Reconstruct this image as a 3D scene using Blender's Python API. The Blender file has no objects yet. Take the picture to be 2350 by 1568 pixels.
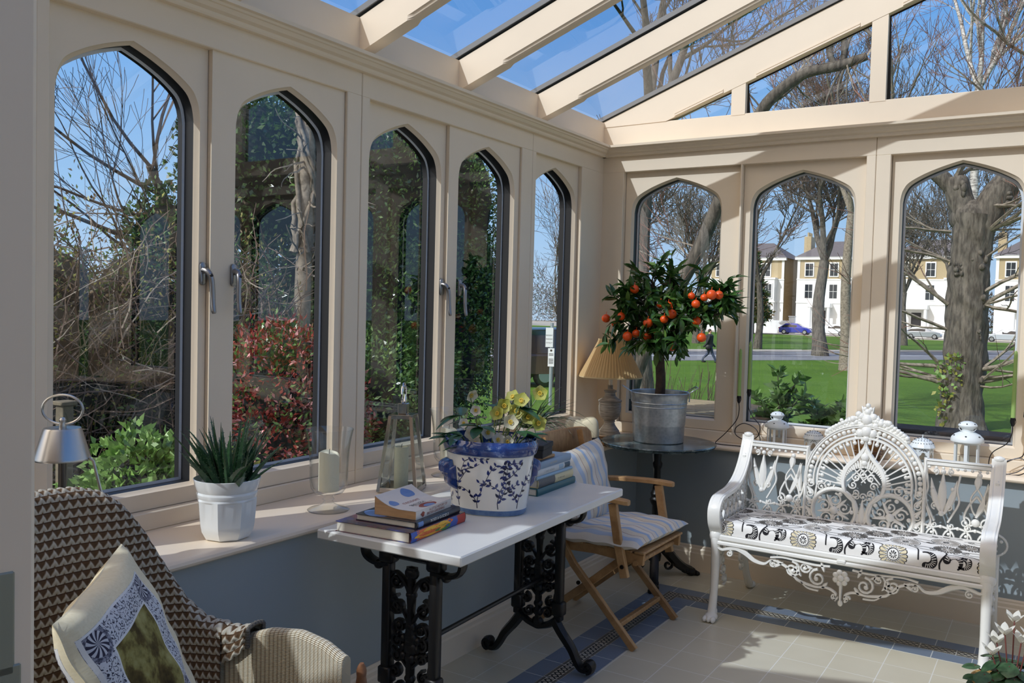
SKY_STRENGTH = 1.0; AUREOLE = (3.0, 2.2, 1.2, 1); SUN_STRENGTH = 3.15; SUN_COL = (.90, .96, 1.04); EXPOSURE = 0.07
import bpy, bmesh, math, random
import numpy as np
from mathutils import Vector, Matrix
random.seed(11)
SC = bpy.context.scene
COL = SC.collection
PI = math.pi
sin, cos = math.sin, math.cos

# ------------------------------------------------------------------ colour / material helpers
def lin(c):
    out = []
    for v in c[:3]:
        v = v / 255.0
        out.append(v / 12.92 if v <= 0.04045 else ((v + 0.055) / 1.055) ** 2.4)
    return (out[0], out[1], out[2], 1.0)

class X:
    """tiny expression wrapper over math nodes"""
    def __init__(s, nt, sock): s.nt = nt; s.s = sock
    def _op(s, op, o=None, o2=None, clamp=False):
        n = s.nt.nodes.new('ShaderNodeMath'); n.operation = op; n.use_clamp = clamp
        s.nt.links.new(s.s, n.inputs[0])
        for i, q in ((1, o), (2, o2)):
            if q is None: continue
            if isinstance(q, X): s.nt.links.new(q.s, n.inputs[i])
            else: n.inputs[i].default_value = q
        return X(s.nt, n.outputs[0])
    def __add__(s, o): return s._op('ADD', o)
    def __sub__(s, o): return s._op('SUBTRACT', o)
    def __mul__(s, o): return s._op('MULTIPLY', o)
    def __truediv__(s, o): return s._op('DIVIDE', o)
    def __lt__(s, o): return s._op('LESS_THAN', o)
    def __gt__(s, o): return s._op('GREATER_THAN', o)
    def sin(s): return s._op('SINE')
    def abs(s): return s._op('ABSOLUTE')
    def frac(s): return s._op('FRACT')
    def floor(s): return s._op('FLOOR')
    def mod(s, o): return s._op('MODULO', o)
    def mn(s, o): return s._op('MINIMUM', o)
    def mx(s, o): return s._op('MAXIMUM', o)
    def pw(s, o): return s._op('POWER', o)
    def clamp(s): return s._op('ADD', 0.0, clamp=True)

class Mat:
    def __init__(s, name):
        s.m = bpy.data.materials.new(name); s.m.use_nodes = True
        s.nt = s.m.node_tree; s.nt.nodes.clear()
        s.out = s.nt.nodes.new('ShaderNodeOutputMaterial')
    def node(s, t, **kw):
        n = s.nt.nodes.new(t)
        for k, v in kw.items(): setattr(n, k, v)
        return n
    def link(s, a, b): s.nt.links.new(a.s if isinstance(a, X) else a, b)
    def coord(s, kind='Object'):
        tc = s.node('ShaderNodeTexCoord'); sp = s.node('ShaderNodeSeparateXYZ')
        s.link(tc.outputs[kind], sp.inputs[0])
        return X(s.nt, sp.outputs[0]), X(s.nt, sp.outputs[1]), X(s.nt, sp.outputs[2]), tc.outputs[kind]
    def noise(s, vec, scale, detail=4, rough=.55, stretch=None):
        n = s.node('ShaderNodeTexNoise'); n.inputs['Scale'].default_value = scale
        n.inputs['Detail'].default_value = detail; n.inputs['Roughness'].default_value = rough
        if stretch:
            mp = s.node('ShaderNodeMapping'); mp.inputs['Scale'].default_value = stretch
            s.link(vec, mp.inputs[0]); vec = mp.outputs[0]
        s.link(vec, n.inputs['Vector'])
        return X(s.nt, n.outputs[0])
    def ramp(s, fac, stops, interp='LINEAR'):
        r = s.node('ShaderNodeValToRGB'); r.color_ramp.interpolation = interp
        el = r.color_ramp.elements
        while len(el) > 1: el.remove(el[-1])
        el[0].position = stops[0][0]; el[0].color = stops[0][1]
        for p, c in stops[1:]:
            e = el.new(p); e.color = c
        s.link(fac, r.inputs[0])
        return r.outputs[0]
    def mix(s, fac, a, b):
        n = s.node('ShaderNodeMix', data_type='RGBA')
        if isinstance(fac, (int, float)): n.inputs[0].default_value = fac
        else: s.link(fac, n.inputs[0])
        for q, i in ((a, 6), (b, 7)):
            if isinstance(q, tuple): n.inputs[i].default_value = q
            else: s.link(q, n.inputs[i])
        return n.outputs[2]
    def bsdf(s, col, rough=.5, metal=0., spec=.5, bump=None, bstr=.3, bdist=.002, coat=0., trans=0., rough_sock=None):
        b = s.node('ShaderNodeBsdfPrincipled')
        if isinstance(col, tuple): b.inputs['Base Color'].default_value = col
        else: s.link(col, b.inputs['Base Color'])
        b.inputs['Roughness'].default_value = rough; b.inputs['Metallic'].default_value = metal
        b.inputs['Specular IOR Level'].default_value = spec
        if coat: b.inputs['Coat Weight'].default_value = coat; b.inputs['Coat Roughness'].default_value = .08
        if rough_sock is not None: s.link(rough_sock, b.inputs['Roughness'])
        if bump is not None:
            bn = s.node('ShaderNodeBump'); bn.inputs['Strength'].default_value = bstr; bn.inputs['Distance'].default_value = bdist
            s.link(bump, bn.inputs['Height']); s.link(bn.outputs[0], b.inputs['Normal'])
        if trans:
            t = s.node('ShaderNodeBsdfTranslucent')
            if isinstance(col, tuple): t.inputs[0].default_value = col
            else: s.link(col, t.inputs[0])
            mx = s.node('ShaderNodeMixShader'); mx.inputs[0].default_value = trans
            s.link(b.outputs[0], mx.inputs[1]); s.link(t.outputs[0], mx.inputs[2]); s.link(mx.outputs[0], s.out.inputs[0])
        else:
            s.link(b.outputs[0], s.out.inputs[0])
        return b

MATS = {}
def M(name, c, rough=.5, metal=0., spec=.5, var=0., vscale=8., bump=0., bscale=60., coat=0., trans=0., stretch=None, c2=None, bdist=.002):
    if name in MATS: return MATS[name]
    k = Mat(name); col = lin(c)
    bsock = None
    if var or bump or c2:
        _, _, _, vec = k.coord('Object')
    if c2 is not None:
        n = k.noise(vec, vscale, 5, .6, stretch)
        col = k.ramp(n, [(.36, lin(c)), (.64, lin(c2))])
    elif var:
        n = k.noise(vec, vscale, 5, .6, stretch)
        lo = tuple(v * (1 - var) for v in col[:3]) + (1.,); hi = tuple(min(1, v * (1 + var)) for v in col[:3]) + (1.,)
        col = k.ramp(n, [(.33, lo), (.67, hi)])
    if bump:
        bsock = k.noise(vec, bscale, 4, .6, stretch)
    k.bsdf(col, rough, metal, spec, bsock, bump, bdist, coat, trans)
    MATS[name] = k.m
    return k.m

def thin_glass(name, tint=(1, 1, 1), f0=.07, rough=0., edge=0.):
    k = Mat(name)
    tr = k.node('ShaderNodeBsdfTransparent'); tr.inputs[0].default_value = (*tint, 1)
    if edge:
        l2 = k.node('ShaderNodeLayerWeight'); l2.inputs[0].default_value = .5
        k.link(k.mix(X(k.nt, l2.outputs['Facing']).pw(3.0) * edge, (*tint, 1), (.25, .30, .30, 1)), tr.inputs[0])
    gl = k.node('ShaderNodeBsdfGlossy'); gl.inputs['Roughness'].default_value = rough
    lw = k.node('ShaderNodeLayerWeight'); lw.inputs[0].default_value = .5
    f = X(k.nt, lw.outputs['Facing']).pw(5.0) * (1 - f0) + f0
    mx = k.node('ShaderNodeMixShader'); k.link(f, mx.inputs[0])
    k.link(tr.outputs[0], mx.inputs[1]); k.link(gl.outputs[0], mx.inputs[2]); k.link(mx.outputs[0], k.out.inputs[0])
    MATS[name] = k.m
    return k.m

# ------------------------------------------------------------------ mesh builder
class MB:
    def __init__(s): s.v = []; s.f = []; s.m = []; s.uv = {}
    def add(s, vs, fs, mi=0):
        n = len(s.v)
        s.v.extend([(float(p[0]), float(p[1]), float(p[2])) for p in vs])
        for f in fs:
            s.f.append(tuple(i + n for i in f)); s.m.append(mi)
        return n
    def box(s, x0, x1, y0, y1, z0, z1, b=0., mi=0, mat=None):
        if x0 > x1: x0, x1 = x1, x0
        if y0 > y1: y0, y1 = y1, y0
        if z0 > z1: z0, z1 = z1, z0
        b = min(b, (x1 - x0) * .45, (y1 - y0) * .45, (z1 - z0) * .45)
        if b <= 0:
            vs = [(x, y, z) for z in (z0, z1) for y in (y0, y1) for x in (x0, x1)]
            fs = [(0, 2, 3, 1), (4, 5, 7, 6), (0, 1, 5, 4), (2, 6, 7, 3), (0, 4, 6, 2), (1, 3, 7, 5)]
        else:
            X_ = (x0, x1); Y_ = (y0, y1); Z_ = (z0, z1); vs = []; idx = {}
            for i in (0, 1):
                for j in (0, 1):
                    for k in (0, 1):
                        sx, sy, sz = (1 if i == 0 else -1), (1 if j == 0 else -1), (1 if k == 0 else -1)
                        for a in range(3):
                            p = [X_[i] + sx * b, Y_[j] + sy * b, Z_[k] + sz * b]
                            p[a] = (X_, Y_, Z_)[a][(i, j, k)[a]]
                            idx[(i, j, k, a)] = len(vs); vs.append(tuple(p))
            fs = []
            def q(l, out):
                c = [sum(vs[i][a] for i in l) / len(l) for a in range(3)]
                n = np.cross(np.subtract(vs[l[1]], vs[l[0]]), np.subtract(vs[l[2]], vs[l[0]]))
                ctr = ((x0 + x1) / 2, (y0 + y1) / 2, (z0 + z1) / 2)
                if np.dot(n, np.subtract(c, ctr)) < 0: l = l[::-1]
                fs.append(tuple(l))
            for a in range(3):
                o = [t for t in range(3) if t != a]
                for sd in (0, 1):
                    l = []
                    for (p, r) in ((0, 0), (1, 0), (1, 1), (0, 1)):
                        key = [0, 0, 0]; key[a] = sd; key[o[0]] = p; key[o[1]] = r
                        l.append(idx[(*key, a)])
                    q(l, 1)
            for a in range(3):           # edges parallel to axis a
                o = [t for t in range(3) if t != a]
                for p in (0, 1):
                    for r in (0, 1):
                        k0 = [0, 0, 0]; k0[o[0]] = p; k0[o[1]] = r; k0[a] = 0; k1 = list(k0); k1[a] = 1
                        q([idx[(*k0, o[0])], idx[(*k1, o[0])], idx[(*k1, o[1])], idx[(*k0, o[1])]], 1)
            for i in (0, 1):
                for j in (0, 1):
                    for k in (0, 1):
                        q([idx[(i, j, k, 0)], idx[(i, j, k, 1)], idx[(i, j, k, 2)]], 1)
        if mat is not None: vs = [mat @ Vector(p) for p in vs]
        return s.add(vs, fs, mi)
    def rings(s, rings, closed=True, cap0=False, cap1=False, mi=0, loop=False):
        n = len(rings[0]); vs = [p for r in rings for p in r]; fs = []
        R = len(rings); last = R if loop else R - 1
        for i in range(last):
            a = i * n; b = ((i + 1) % R) * n
            for j in range(n if closed else n - 1):
                k = (j + 1) % n
                fs.append((a + j, a + k, b + k, b + j))
        if cap0: fs.append(tuple(range(n - 1, -1, -1)))
        if cap1: fs.append(tuple((R - 1) * n + j for j in range(n)))
        return s.add(vs, fs, mi)
    def tube(s, pts, r, n=8, closed=False, cap=True, mi=0, sq=None):
        P = [Vector(p) for p in pts]; L = len(P)
        if L < 2: return
        rr = r if isinstance(r, (list, tuple)) else [r] * L
        T = []
        for i in range(L):
            if closed: t = P[(i + 1) % L] - P[i - 1]
            else: t = P[min(i + 1, L - 1)] - P[max(i - 1, 0)]
            if t.length < 1e-9: t = Vector((0, 0, 1))
            T.append(t.normalized())
        up = Vector((0, 0, 1)) if abs(T[0].z) < .9 else Vector((1, 0, 0))
        N = (up - T[0] * up.dot(T[0])).normalized()
        rings = []
        for i in range(L):
            N = (N - T[i] * N.dot(T[i]))
            if N.length < 1e-6: N = T[i].orthogonal()
            N.normalize(); B = T[i].cross(N)
            rings.append([P[i] + (N * cos(2 * PI * j / n) + B * sin(2 * PI * j / n)) * rr[i] for j in range(n)])
        s.rings(rings, True, cap and not closed, cap and not closed, mi, loop=closed)
    def ribbon(s, pts, w, d, plane, mi=0, cap=True):
        """flat bar along a 2-D path; plane(u,v,n) maps to 3-D, hex section of width w and depth d"""
        L = len(pts); ww = w if isinstance(w, (list, tuple)) else [w] * L
        rings = []
        for i in range(L):
            a = pts[max(i - 1, 0)]; b = pts[min(i + 1, L - 1)]
            tx, ty = b[0] - a[0], b[1] - a[1]; l = math.hypot(tx, ty) or 1e-9
            nx, ny = -ty / l, tx / l; h = ww[i] / 2; x, y = pts[i]
            dd = d if ww[i] > .002 else d * .4
            rings.append([plane(x - nx * h, y - ny * h, 0), plane(x - nx * h * .55, y - ny * h * .55, dd / 2), plane(x + nx * h * .55, y + ny * h * .55, dd / 2),
                          plane(x + nx * h, y + ny * h, 0), plane(x + nx * h * .55, y + ny * h * .55, -dd / 2), plane(x - nx * h * .55, y - ny * h * .55, -dd / 2)])
        s.rings(rings, True, cap, cap, mi)
    def lathe(s, prof, n=32, c=(0, 0, 0), mi=0, fn=None, cap0=True, cap1=True):
        rings = []
        for (r, z) in prof:
            ring = []
            for j in range(n):
                a = 2 * PI * j / n
                rr = r * (fn(a, z) if fn else 1.)
                ring.append((c[0] + rr * cos(a), c[1] + rr * sin(a), c[2] + z))
            rings.append(ring)
        s.rings(rings, True, cap0 and prof[0][0] > 1e-5, cap1 and prof[-1][0] > 1e-5, mi)
    def ball(s, c, rx, ry=None, rz=None, n=10, m=7, mi=0, mat=None):
        ry = ry or rx; rz = rz or rx
        rings = []
        for i in range(m + 1):
            t = PI * i / m; sr = max(sin(t), 1e-4); z = -cos(t)
            ring = [Vector((rx * sr * cos(2 * PI * j / n), ry * sr * sin(2 * PI * j / n), rz * z)) for j in range(n)]
            if mat is not None: ring = [mat @ p for p in ring]
            rings.append([(p[0] + c[0], p[1] + c[1], p[2] + c[2]) for p in ring])
        s.rings(rings, True, True, True, mi)
    def poly(s, pts, mi=0): s.add(pts, [tuple(range(len(pts)))], mi)
    def prism(s, outline, e0, e1, place, mi=0):
        """outline 2-D list extruded between e0 and e1; place(u,v,e) -> 3-D"""
        n = len(outline)
        vs = [place(u, v, e0) for u, v in outline] + [place(u, v, e1) for u, v in outline]
        fs = [tuple(range(n)), tuple(range(2 * n - 1, n - 1, -1))] + [(i, (i + 1) % n, n + (i + 1) % n, n + i) for i in range(n)]
        s.add(vs, fs, mi)
    def grid(s, fn, nu, nv, mi=0, uvfn=None, flip=False, closed_u=False):
        cu = nu if closed_u else nu + 1
        n0 = len(s.v); vs = []
        for j in range(nv + 1):
            for i in range(cu):
                vs.append(fn(i / nu, j / nv))
        fs = []
        for j in range(nv):
            for i in range(nu):
                k = (i + 1) % cu
                q = (j * cu + i, j * cu + k, (j + 1) * cu + k, (j + 1) * cu + i)
                fs.append(q[::-1] if flip else q)
        s.add(vs, fs, mi)
        if uvfn:
            for j in range(nv + 1):
                for i in range(cu): s.uv[n0 + j * cu + i] = uvfn(i / nu, j / nv)
    def move(s, M4, n0=0):
        for i in range(n0, len(s.v)):
            p = M4 @ Vector(s.v[i]); s.v[i] = (p.x, p.y, p.z)

def wloc(o):
    v = Vector((0, 0, 0))
    while o is not None:
        v = v + o.location; o = o.parent
    return v

def obj(name, mb, mats, parent=None, smooth=True, ang=38, world=True, loc=None, fix=False):
    """one mesh object; vertices given in world space unless world=False (then in the parent's space)"""
    me = bpy.data.meshes.new(name)
    off = Vector((0, 0, 0))
    if parent is not None and world: off = wloc(parent)
    if loc is not None: off = Vector(loc)
    vs = mb.v if off.length == 0 else [(x - off.x, y - off.y, z - off.z) for x, y, z in mb.v]
    me.from_pydata(vs, [], mb.f)
    if not isinstance(mats, (list, tuple)): mats = [mats]
    for m in mats: me.materials.append(m)
    if len(mats) > 1: me.polygons.foreach_set('material_index', mb.m)
    if mb.uv:
        uvl = me.uv_layers.new(name='UVMap'); li = np.zeros(len(me.loops), dtype=np.int32)
        me.loops.foreach_get('vertex_index', li)
        arr = np.zeros((len(mb.v), 2), dtype=np.float32)
        for k, q in mb.uv.items(): arr[k] = q
        uvl.data.foreach_set('uv', arr[li].ravel())
    if fix:
        bm = bmesh.new(); bm.from_mesh(me); bmesh.ops.recalc_face_normals(bm, faces=bm.faces); bm.to_mesh(me); bm.free()
    if smooth:
        me.polygons.foreach_set('use_smooth', [True] * len(me.polygons))
        me.set_sharp_from_angle(angle=math.radians(ang))
    me.update()
    o = bpy.data.objects.new(name, me); COL.objects.link(o)
    if parent is not None: o.parent = parent
    if loc is not None: o.location = loc
    return o

def tag(o, label, cat, group=None):
    o['label'] = label; o['category'] = cat
    if group: o['group'] = group
    return o
def thing(name, label, cat, loc=(0, 0, 0), rotz=0., group=None):
    o = bpy.data.objects.new(name, None); COL.objects.link(o)
    o.empty_display_size = .05
    o.location = loc; o.rotation_euler = (0, 0, rotz)
    return tag(o, label, cat, group)
def struct(o): o['kind'] = 'structure'; return o
def dup(root, loc, rotz=0., label=None, group=None):
    r = root.copy(); COL.objects.link(r); r.location = loc; r.rotation_euler = (0, 0, rotz)
    if label: r['label'] = label
    if group: r['group'] = group
    for ch in list(root.children):
        c = ch.copy(); COL.objects.link(c); c.parent = r
        for g in list(ch.children):
            d = g.copy(); COL.objects.link(d); d.parent = c
    return r

def bez(p0, p1, p2, p3, n=12):
    out = []
    for i in range(n + 1):
        t = i / n; a = (1 - t) ** 3; b = 3 * (1 - t) ** 2 * t; c = 3 * (1 - t) * t * t; d = t ** 3
        out.append(tuple(a * p0[k] + b * p1[k] + c * p2[k] + d * p3[k] for k in range(len(p0))))
    return out
def crom(P, n=6, closed=False):
    out = []; L = len(P); rng = range(L if closed else L - 1)
    for i in rng:
        if closed: a, b, c, d = P[i - 1], P[i], P[(i + 1) % L], P[(i + 2) % L]
        else: a, b, c, d = P[max(i - 1, 0)], P[i], P[i + 1], P[min(i + 2, L - 1)]
        for k in range(n):
            t = k / n
            out.append(tuple(.5 * (2 * b[m] + (c[m] - a[m]) * t + (2 * a[m] - 5 * b[m] + 4 * c[m] - d[m]) * t * t + (3 * b[m] - a[m] - 3 * c[m] + d[m]) * t ** 3) for m in range(len(b))))
    if not closed: out.append(tuple(P[-1]))
    return out
def spiral(cx, cy, r0, r1, a0, turns, n=18):
    return [(cx + (r0 + (r1 - r0) * i / n) * cos(a0 + turns * 2 * PI * i / n), cy + (r0 + (r1 - r0) * i / n) * sin(a0 + turns * 2 * PI * i / n)) for i in range(n + 1)]

_txt = {}
def text_geo(txt, size=1., font=None):
    """flat mesh outline of a piece of lettering: (verts2d, faces), left aligned on the baseline"""
    key = (txt, size)
    if key in _txt: return _txt[key]
    cu = bpy.data.curves.new('lettering_tmp', 'FONT'); cu.body = txt; cu.size = size; cu.resolution_u = 2
    o = bpy.data.objects.new('lettering_tmp', cu); COL.objects.link(o)
    bpy.context.view_layer.update()
    dg = bpy.context.evaluated_depsgraph_get()
    me = o.evaluated_get(dg).to_mesh()
    vs = [(v.co.x, v.co.y) for v in me.vertices]; fs = [tuple(p.vertices) for p in me.polygons]
    o.evaluated_get(dg).to_mesh_clear()
    COL.objects.unlink(o); bpy.data.objects.remove(o); bpy.data.curves.remove(cu)
    _txt[key] = (vs, fs)
    return vs, fs
def put_text(mb, txt, size, place, mi, width=None):
    vs, fs = text_geo(txt, size)
    if not vs: return
    mn = min(v[0] for v in vs); mxx = max(v[0] for v in vs)
    k = 1. if width is None else width / (mxx - mn)
    mb.add([place((v[0] - mn) * k, v[1]) for v in vs], fs, mi)
# ------------------------------------------------------------------ materials
cream = M('cream_paint', (234, 217, 192), .42, var=.02, vscale=3, bump=.04, bscale=40)
cream_in = cream
black_gasket = M('black_gasket', (22, 23, 26), .45)
spacer_white = M('spacer_bar', (235, 238, 240), .35)
blue_wall = M('blue_dado_paint', (152, 161, 163), .55, var=.02, vscale=2)
sill_paint = M('sill_gloss_paint', (240, 220, 194), .34, bump=.03, bscale=12)
glass = thin_glass('window_glass', (.95, .97, .96), .075)
roof_glass = thin_glass('roof_glass', (.80, .85, .90), .10)
clear_glass = thin_glass('clear_glass', (.99, .995, .99), .045, 0., .38)
steel = M('brushed_steel', (190, 190, 188), .28, 1.0)
chrome = M('polished_steel', (205, 203, 200), .12, 1.0)
handle_m = M('satin_handle', (150, 150, 152), .32, 1.0)
grey_cap = M('grey_capping', (96, 99, 102), .5)

def floor_tile_mat():
    k = Mat('floor_tile'); x, y, z, vec = k.coord('Object')
    S = .2
    fx = ((x + .003) / S).frac(); fy = ((y + .05) / S).frac()
    ex = fx.mn(fx * -1.0 + 1.0); ey = fy.mn(fy * -1.0 + 1.0)
    g = ex.mn(ey) < .009
    n = k.noise(vec, 2.2, 3)
    base = k.ramp(n, [(.3, lin((203, 193, 168))), (.7, lin((213, 204, 180)))])
    col = k.mix(g, base, lin((232, 228, 218)))
    k.bsdf(col, .3, spec=.45)
    return k.m
floor_m = floor_tile_mat()
def border_mat(axis):
    """blue-grey border tiles, joints across the strip"""
    k = Mat('border_tile_' + axis); x, y, z, vec = k.coord('Object')
    a = x if axis == 'x' else y
    f = (a / .165 + .3).frac(); e = f.mn(f * -1.0 + 1.0) < .012
    col = k.mix(e, lin((120, 131, 146)), lin((205, 205, 200)))
    k.bsdf(col, .35)
    return k.m
def key_mat(axis, c0):
    """cream strip with a dark twisted-rope guilloche between two lines of dots"""
    k = Mat('key_border_' + axis); x, y, z, vec = k.coord('Object')
    a, b = (x, y) if axis == 'x' else (y, x)
    v = (b - c0) / .035                       # -1..1 across
    ph = a * (2 * PI / .055)
    s1 = (v - ph.sin() * .42).abs(); s2 = (v + ph.sin() * .42).abs()
    rope = s1.mn(s2) < .16
    edge = ((v.abs() - .72).abs()) < .07
    edge2 = ((v.abs() - .93).abs()) < .05
    dots = (((v.abs() - .83).abs()) < .04)._op('MULTIPLY', (a / .008).frac() < .5)
    d = rope.mx(edge).mx(edge2).mx(dots)
    j = (a / .155).frac(); e = j.mn(j * -1.0 + 1.0) < .01
    col = k.mix(d, lin((188, 178, 158)), lin((38, 38, 42)))
    col = k.mix(e, col, lin((215, 212, 204)))
    k.bsdf(col, .35)
    return k.m

# ------------------------------------------------------------------ room shell
XA, YB = -.36, .115          # frame planes of the two glazed walls
SILL = .775; HEAD = 2.43; CORN0 = 2.53; CORN1 = 2.592
YEND = -6.6; XEND = 4.8

mb = MB(); mb.box(-.5, XEND + .3, YEND - .3, .3, -.12, 0); struct(obj('floor', mb, floor_m, smooth=False))
# border strips lie on the tiles
def strip(name, x0, x1, y0, y1, m, z=.0012):
    mb = MB(); mb.box(x0, x1, y0, y1, -.002, z); struct(obj(name, mb, m, smooth=False))
bx0, bx1, bx2, bx3 = .333, .425, .498, .59
by0, by1, by2, by3 = -.385, -.478, -.551, -.645
bmx, bmy = border_mat('x'), border_mat('y')
strip('trim_1', bx0, bx1, YEND, by0, bmy); strip('trim_2', bx1, bx2, YEND, by1, key_mat('y', (bx1 + bx2) / 2), .0016); strip('trim_3', bx2, bx3, YEND, by3, bmy)
strip('trim_4', bx1, XEND - .33, by1, by0, bmx, .0011); strip('trim_5', bx2, XEND - .33, by2, by1, key_mat('x', (by1 + by2) / 2), .0015); strip('trim_6', bx2, XEND - .33, by3, by2, bmx, .0011)

# dado walls
mb = MB(); mb.box(-.46, 0, YEND, .25, 0, .742); struct(obj('wall_left', mb, blue_wall, smooth=False))
mb = MB(); mb.box(0, XEND, 0, .25, 0, .742); struct(obj('wall_back', mb, blue_wall, smooth=False))
mb = MB(); mb.box(XEND, XEND + .46, YEND, .25, 0, .742); struct(obj('wall_right', mb, blue_wall, smooth=False))
house = M('house_warm_bounce', (232, 198, 162), .7)  # wall behind the camera; peach made up to bounce warm light
mb = MB(); mb.prism([(-.46, 0), (XEND + .46, 0), (XEND + .46, 2.75), (2.2, 3.75), (-.46, 2.75)], YEND - .25, YEND, lambda u, v, e: (u, e, v)); struct(obj('wall_front', mb, house, smooth=False))
# skirting with moulded top
def skirting(name, place, e0, e1):
    mb = MB()
    prof = [(0, 0), (.02, 0), (.02, .105), (.014, .112), (.014, .128), (.009, .136), (.009, .144), (.003, .152), (0, .152)]
    mb.prism(prof, e0, e1, place); struct(obj(name, mb, cream, smooth=False))
skirting('baseboard_left', lambda u, v, e: (u, e, v), YEND, -.0)
skirting('baseboard_back', lambda u, v, e: (e, -u, v), 0, XEND)
skirting('baseboard_right', lambda u, v, e: (XEND - u, e, v), YEND, 0)
# sills with a bull-nosed edge
def nose(e): return [(e - .02, .742), (e - .006, .744), (e + .002, .750), (e + .005, .758), (e + .002, .767), (e - .006, .773), (e - .02, SILL)]
mb = MB(); mb.prism([(-.45, .742)] + nose(.03) + [(-.45, SILL)], YEND, .19, lambda u, v, e: (u, e, v))
o = struct(obj('trim_7', mb, sill_paint, smooth=True, ang=30)); o['label'] = 'deep cream window sill along the left wall'
mb = MB(); mb.prism([(-.2, .742)] + nose(.045) + [(-.2, SILL)], .0, XEND, lambda u, v, e: (e, -u, v))
o = struct(obj('trim_8', mb, sill_paint, smooth=True, ang=30)); o['label'] = 'cream window sill along the back wall'
mb = MB(); mb.prism([(-.45, .742)] + nose(.03) + [(-.45, SILL)], YEND, 0, lambda u, v, e: (XEND - u, e, v)); struct(obj('trim_9', mb, sill_paint, smooth=True, ang=30))

# ------------------------------------------------------------------ arched window units
ARCH = [(0, 0), (.018, .16), (.05, .30), (.14, .48), (.375, .68), (.63, .835), (.85, .94), (1, 1)]
def arch_pts(hw, zb, zt, rise=.2):
    pr = [(hw, zb)]
    sm = crom([(hw * (1 - a), zt - rise + rise * h) for a, h in ARCH], 4)
    return pr + sm                       # right side bottom -> apex
def outline(hw, zb, zt):
    r = arch_pts(hw, zb, zt)
    return r + [(-w, z) for (w, z) in r[-2::-1]]
def window_unit(n, P, t0, t1, tc, hw, face, z0=.838, z1=HEAD, zb=.905, zt=2.372, handle=None, hname=None):
    """casement leaf with a four-centred arch; P(t, d, z) maps along-wall, outward depth, height"""
    mb = MB()
    def strips(dep, hw_, zb_, zt_, mi):
        r = arch_pts(hw_, zb_, zt_)
        for sgn, te in ((-1, t0), (1, t1)):
            for i in range(len(r) - 1):
                a, b = r[i], r[i + 1]
                mb.add([P(te, dep, a[1]), P(tc + sgn * a[0], dep, a[1]), P(tc + sgn * b[0], dep, b[1]), P(te, dep, b[1])], [(0, 1, 2, 3)], mi)
        mb.add([P(t0, dep, z0), P(t1, dep, z0), P(t1, dep, zb_), P(t0, dep, zb_)], [(0, 1, 2, 3)], mi)
        mb.add([P(t0, dep, zt_), P(tc, dep, zt_), P(t1, dep, zt_), P(t1, dep, z1), P(t0, dep, z1)], [(0, 1, 2, 3, 4)], mi)
    s = .012
    strips(face, hw + s, zb - s, zt + s, 0)
    strips(face + .105, hw, zb, zt, 0)
    for (a, b) in (((t0, z0), (t1, z0)), ((t1, z0), (t1, z1)), ((t1, z1), (t0, z1)), ((t0, z1), (t0, z0))):
        mb.add([P(a[0], face, a[1]), P(b[0], face, b[1]), P(b[0], face + .105, b[1]), P(a[0], face + .105, a[1])], [(0, 1, 2, 3)], 0)
    A = [P(tc + u, face, v) for u, v in outline(hw + s, zb - s, zt + s)]
    A2 = [P(tc + u, face + .008, v) for u, v in outline(hw + s * .75, zb - s * .75, zt + s * .75)]
    B = [P(tc + u, face + .014, v) for u, v in outline(hw + s * .3, zb - s * .3, zt + s * .3)]
    B2 = [P(tc + u, face + .02, v) for u, v in outline(hw, zb, zt)]
    C = [P(tc + u, face + .066, v) for u, v in outline(hw, zb, zt)]
    Cs = [P(tc + u, face + .066, v) for u, v in outline(hw - .011, zb + .011, zt - .011)]
    Dd = [P(tc + u, face + .105, v) for u, v in outline(hw, zb, zt)]
    mb.rings([A, A2, B, B2], True, mi=0); mb.rings([B2, C], True, mi=1); mb.rings([C, Cs], True, mi=2); mb.rings([C, Dd], True, mi=1)
    o = struct(obj('window_%d' % n, mb, [cream, black_gasket, spacer_white], smooth=True, ang=25))
    g = MB(); g.poly([P(tc + u, face + .0655, v) for u, v in outline(hw - .0105, zb + .0105, zt - .0105)]); obj('glass_pane', g, glass, o, smooth=False)
    if handle:
        ht, hz, sg = handle
        h = MB()
        for i in range(1):
            M4 = Matrix.Identity(4)
        def Q(a, b, c): return P(ht + a, face - b, hz + c)
        # base plate
        ring = []
        for d_, k in ((0, 1), (.008, 1), (.011, .8)):
            ring.append([Q(k * .0125 * cos(t) , d_, (.028 if sin(t) > 0 else -.028) * k + .0125 * k * sin(t)) for t in [2 * PI * i / 20 for i in range(20)]])
        h.rings(ring, True, True, True)
        pth = [Q(0, .008, .012), Q(0, .024, .01), Q(sg * .004, .038, -.004), Q(sg * .008, .044, -.03), Q(sg * .010, .046, -.075), Q(sg * .010, .05, -.115), Q(sg * .010, .056, -.14)]
        h.tube(crom(pth, 4), [.012, .012, .0118, .0115, .0113, .0112, .011, .0108, .0106, .0103, .0101, .0099, .0097, .0095, .0094, .0093, .0092, .0091, .009, .009, .009, .009, .0085, .008, .006], 10)
        hh = obj('handle', h, handle_m, o, smooth=True)
        kb = MB(); c = Q(sg * .004, .045, -.006); kb.ball(c, .0075, .0075, .0075); obj('key_barrel', kb, black_gasket, hh)
    return o
PA = lambda t, d, z: (XA - d, t, z)
PB = lambda t, d, z: (t, YB + d, z)
PR = lambda t, d, z: (XEND - XA + d, t, z)
hwA = .25
wn = 0
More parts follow.
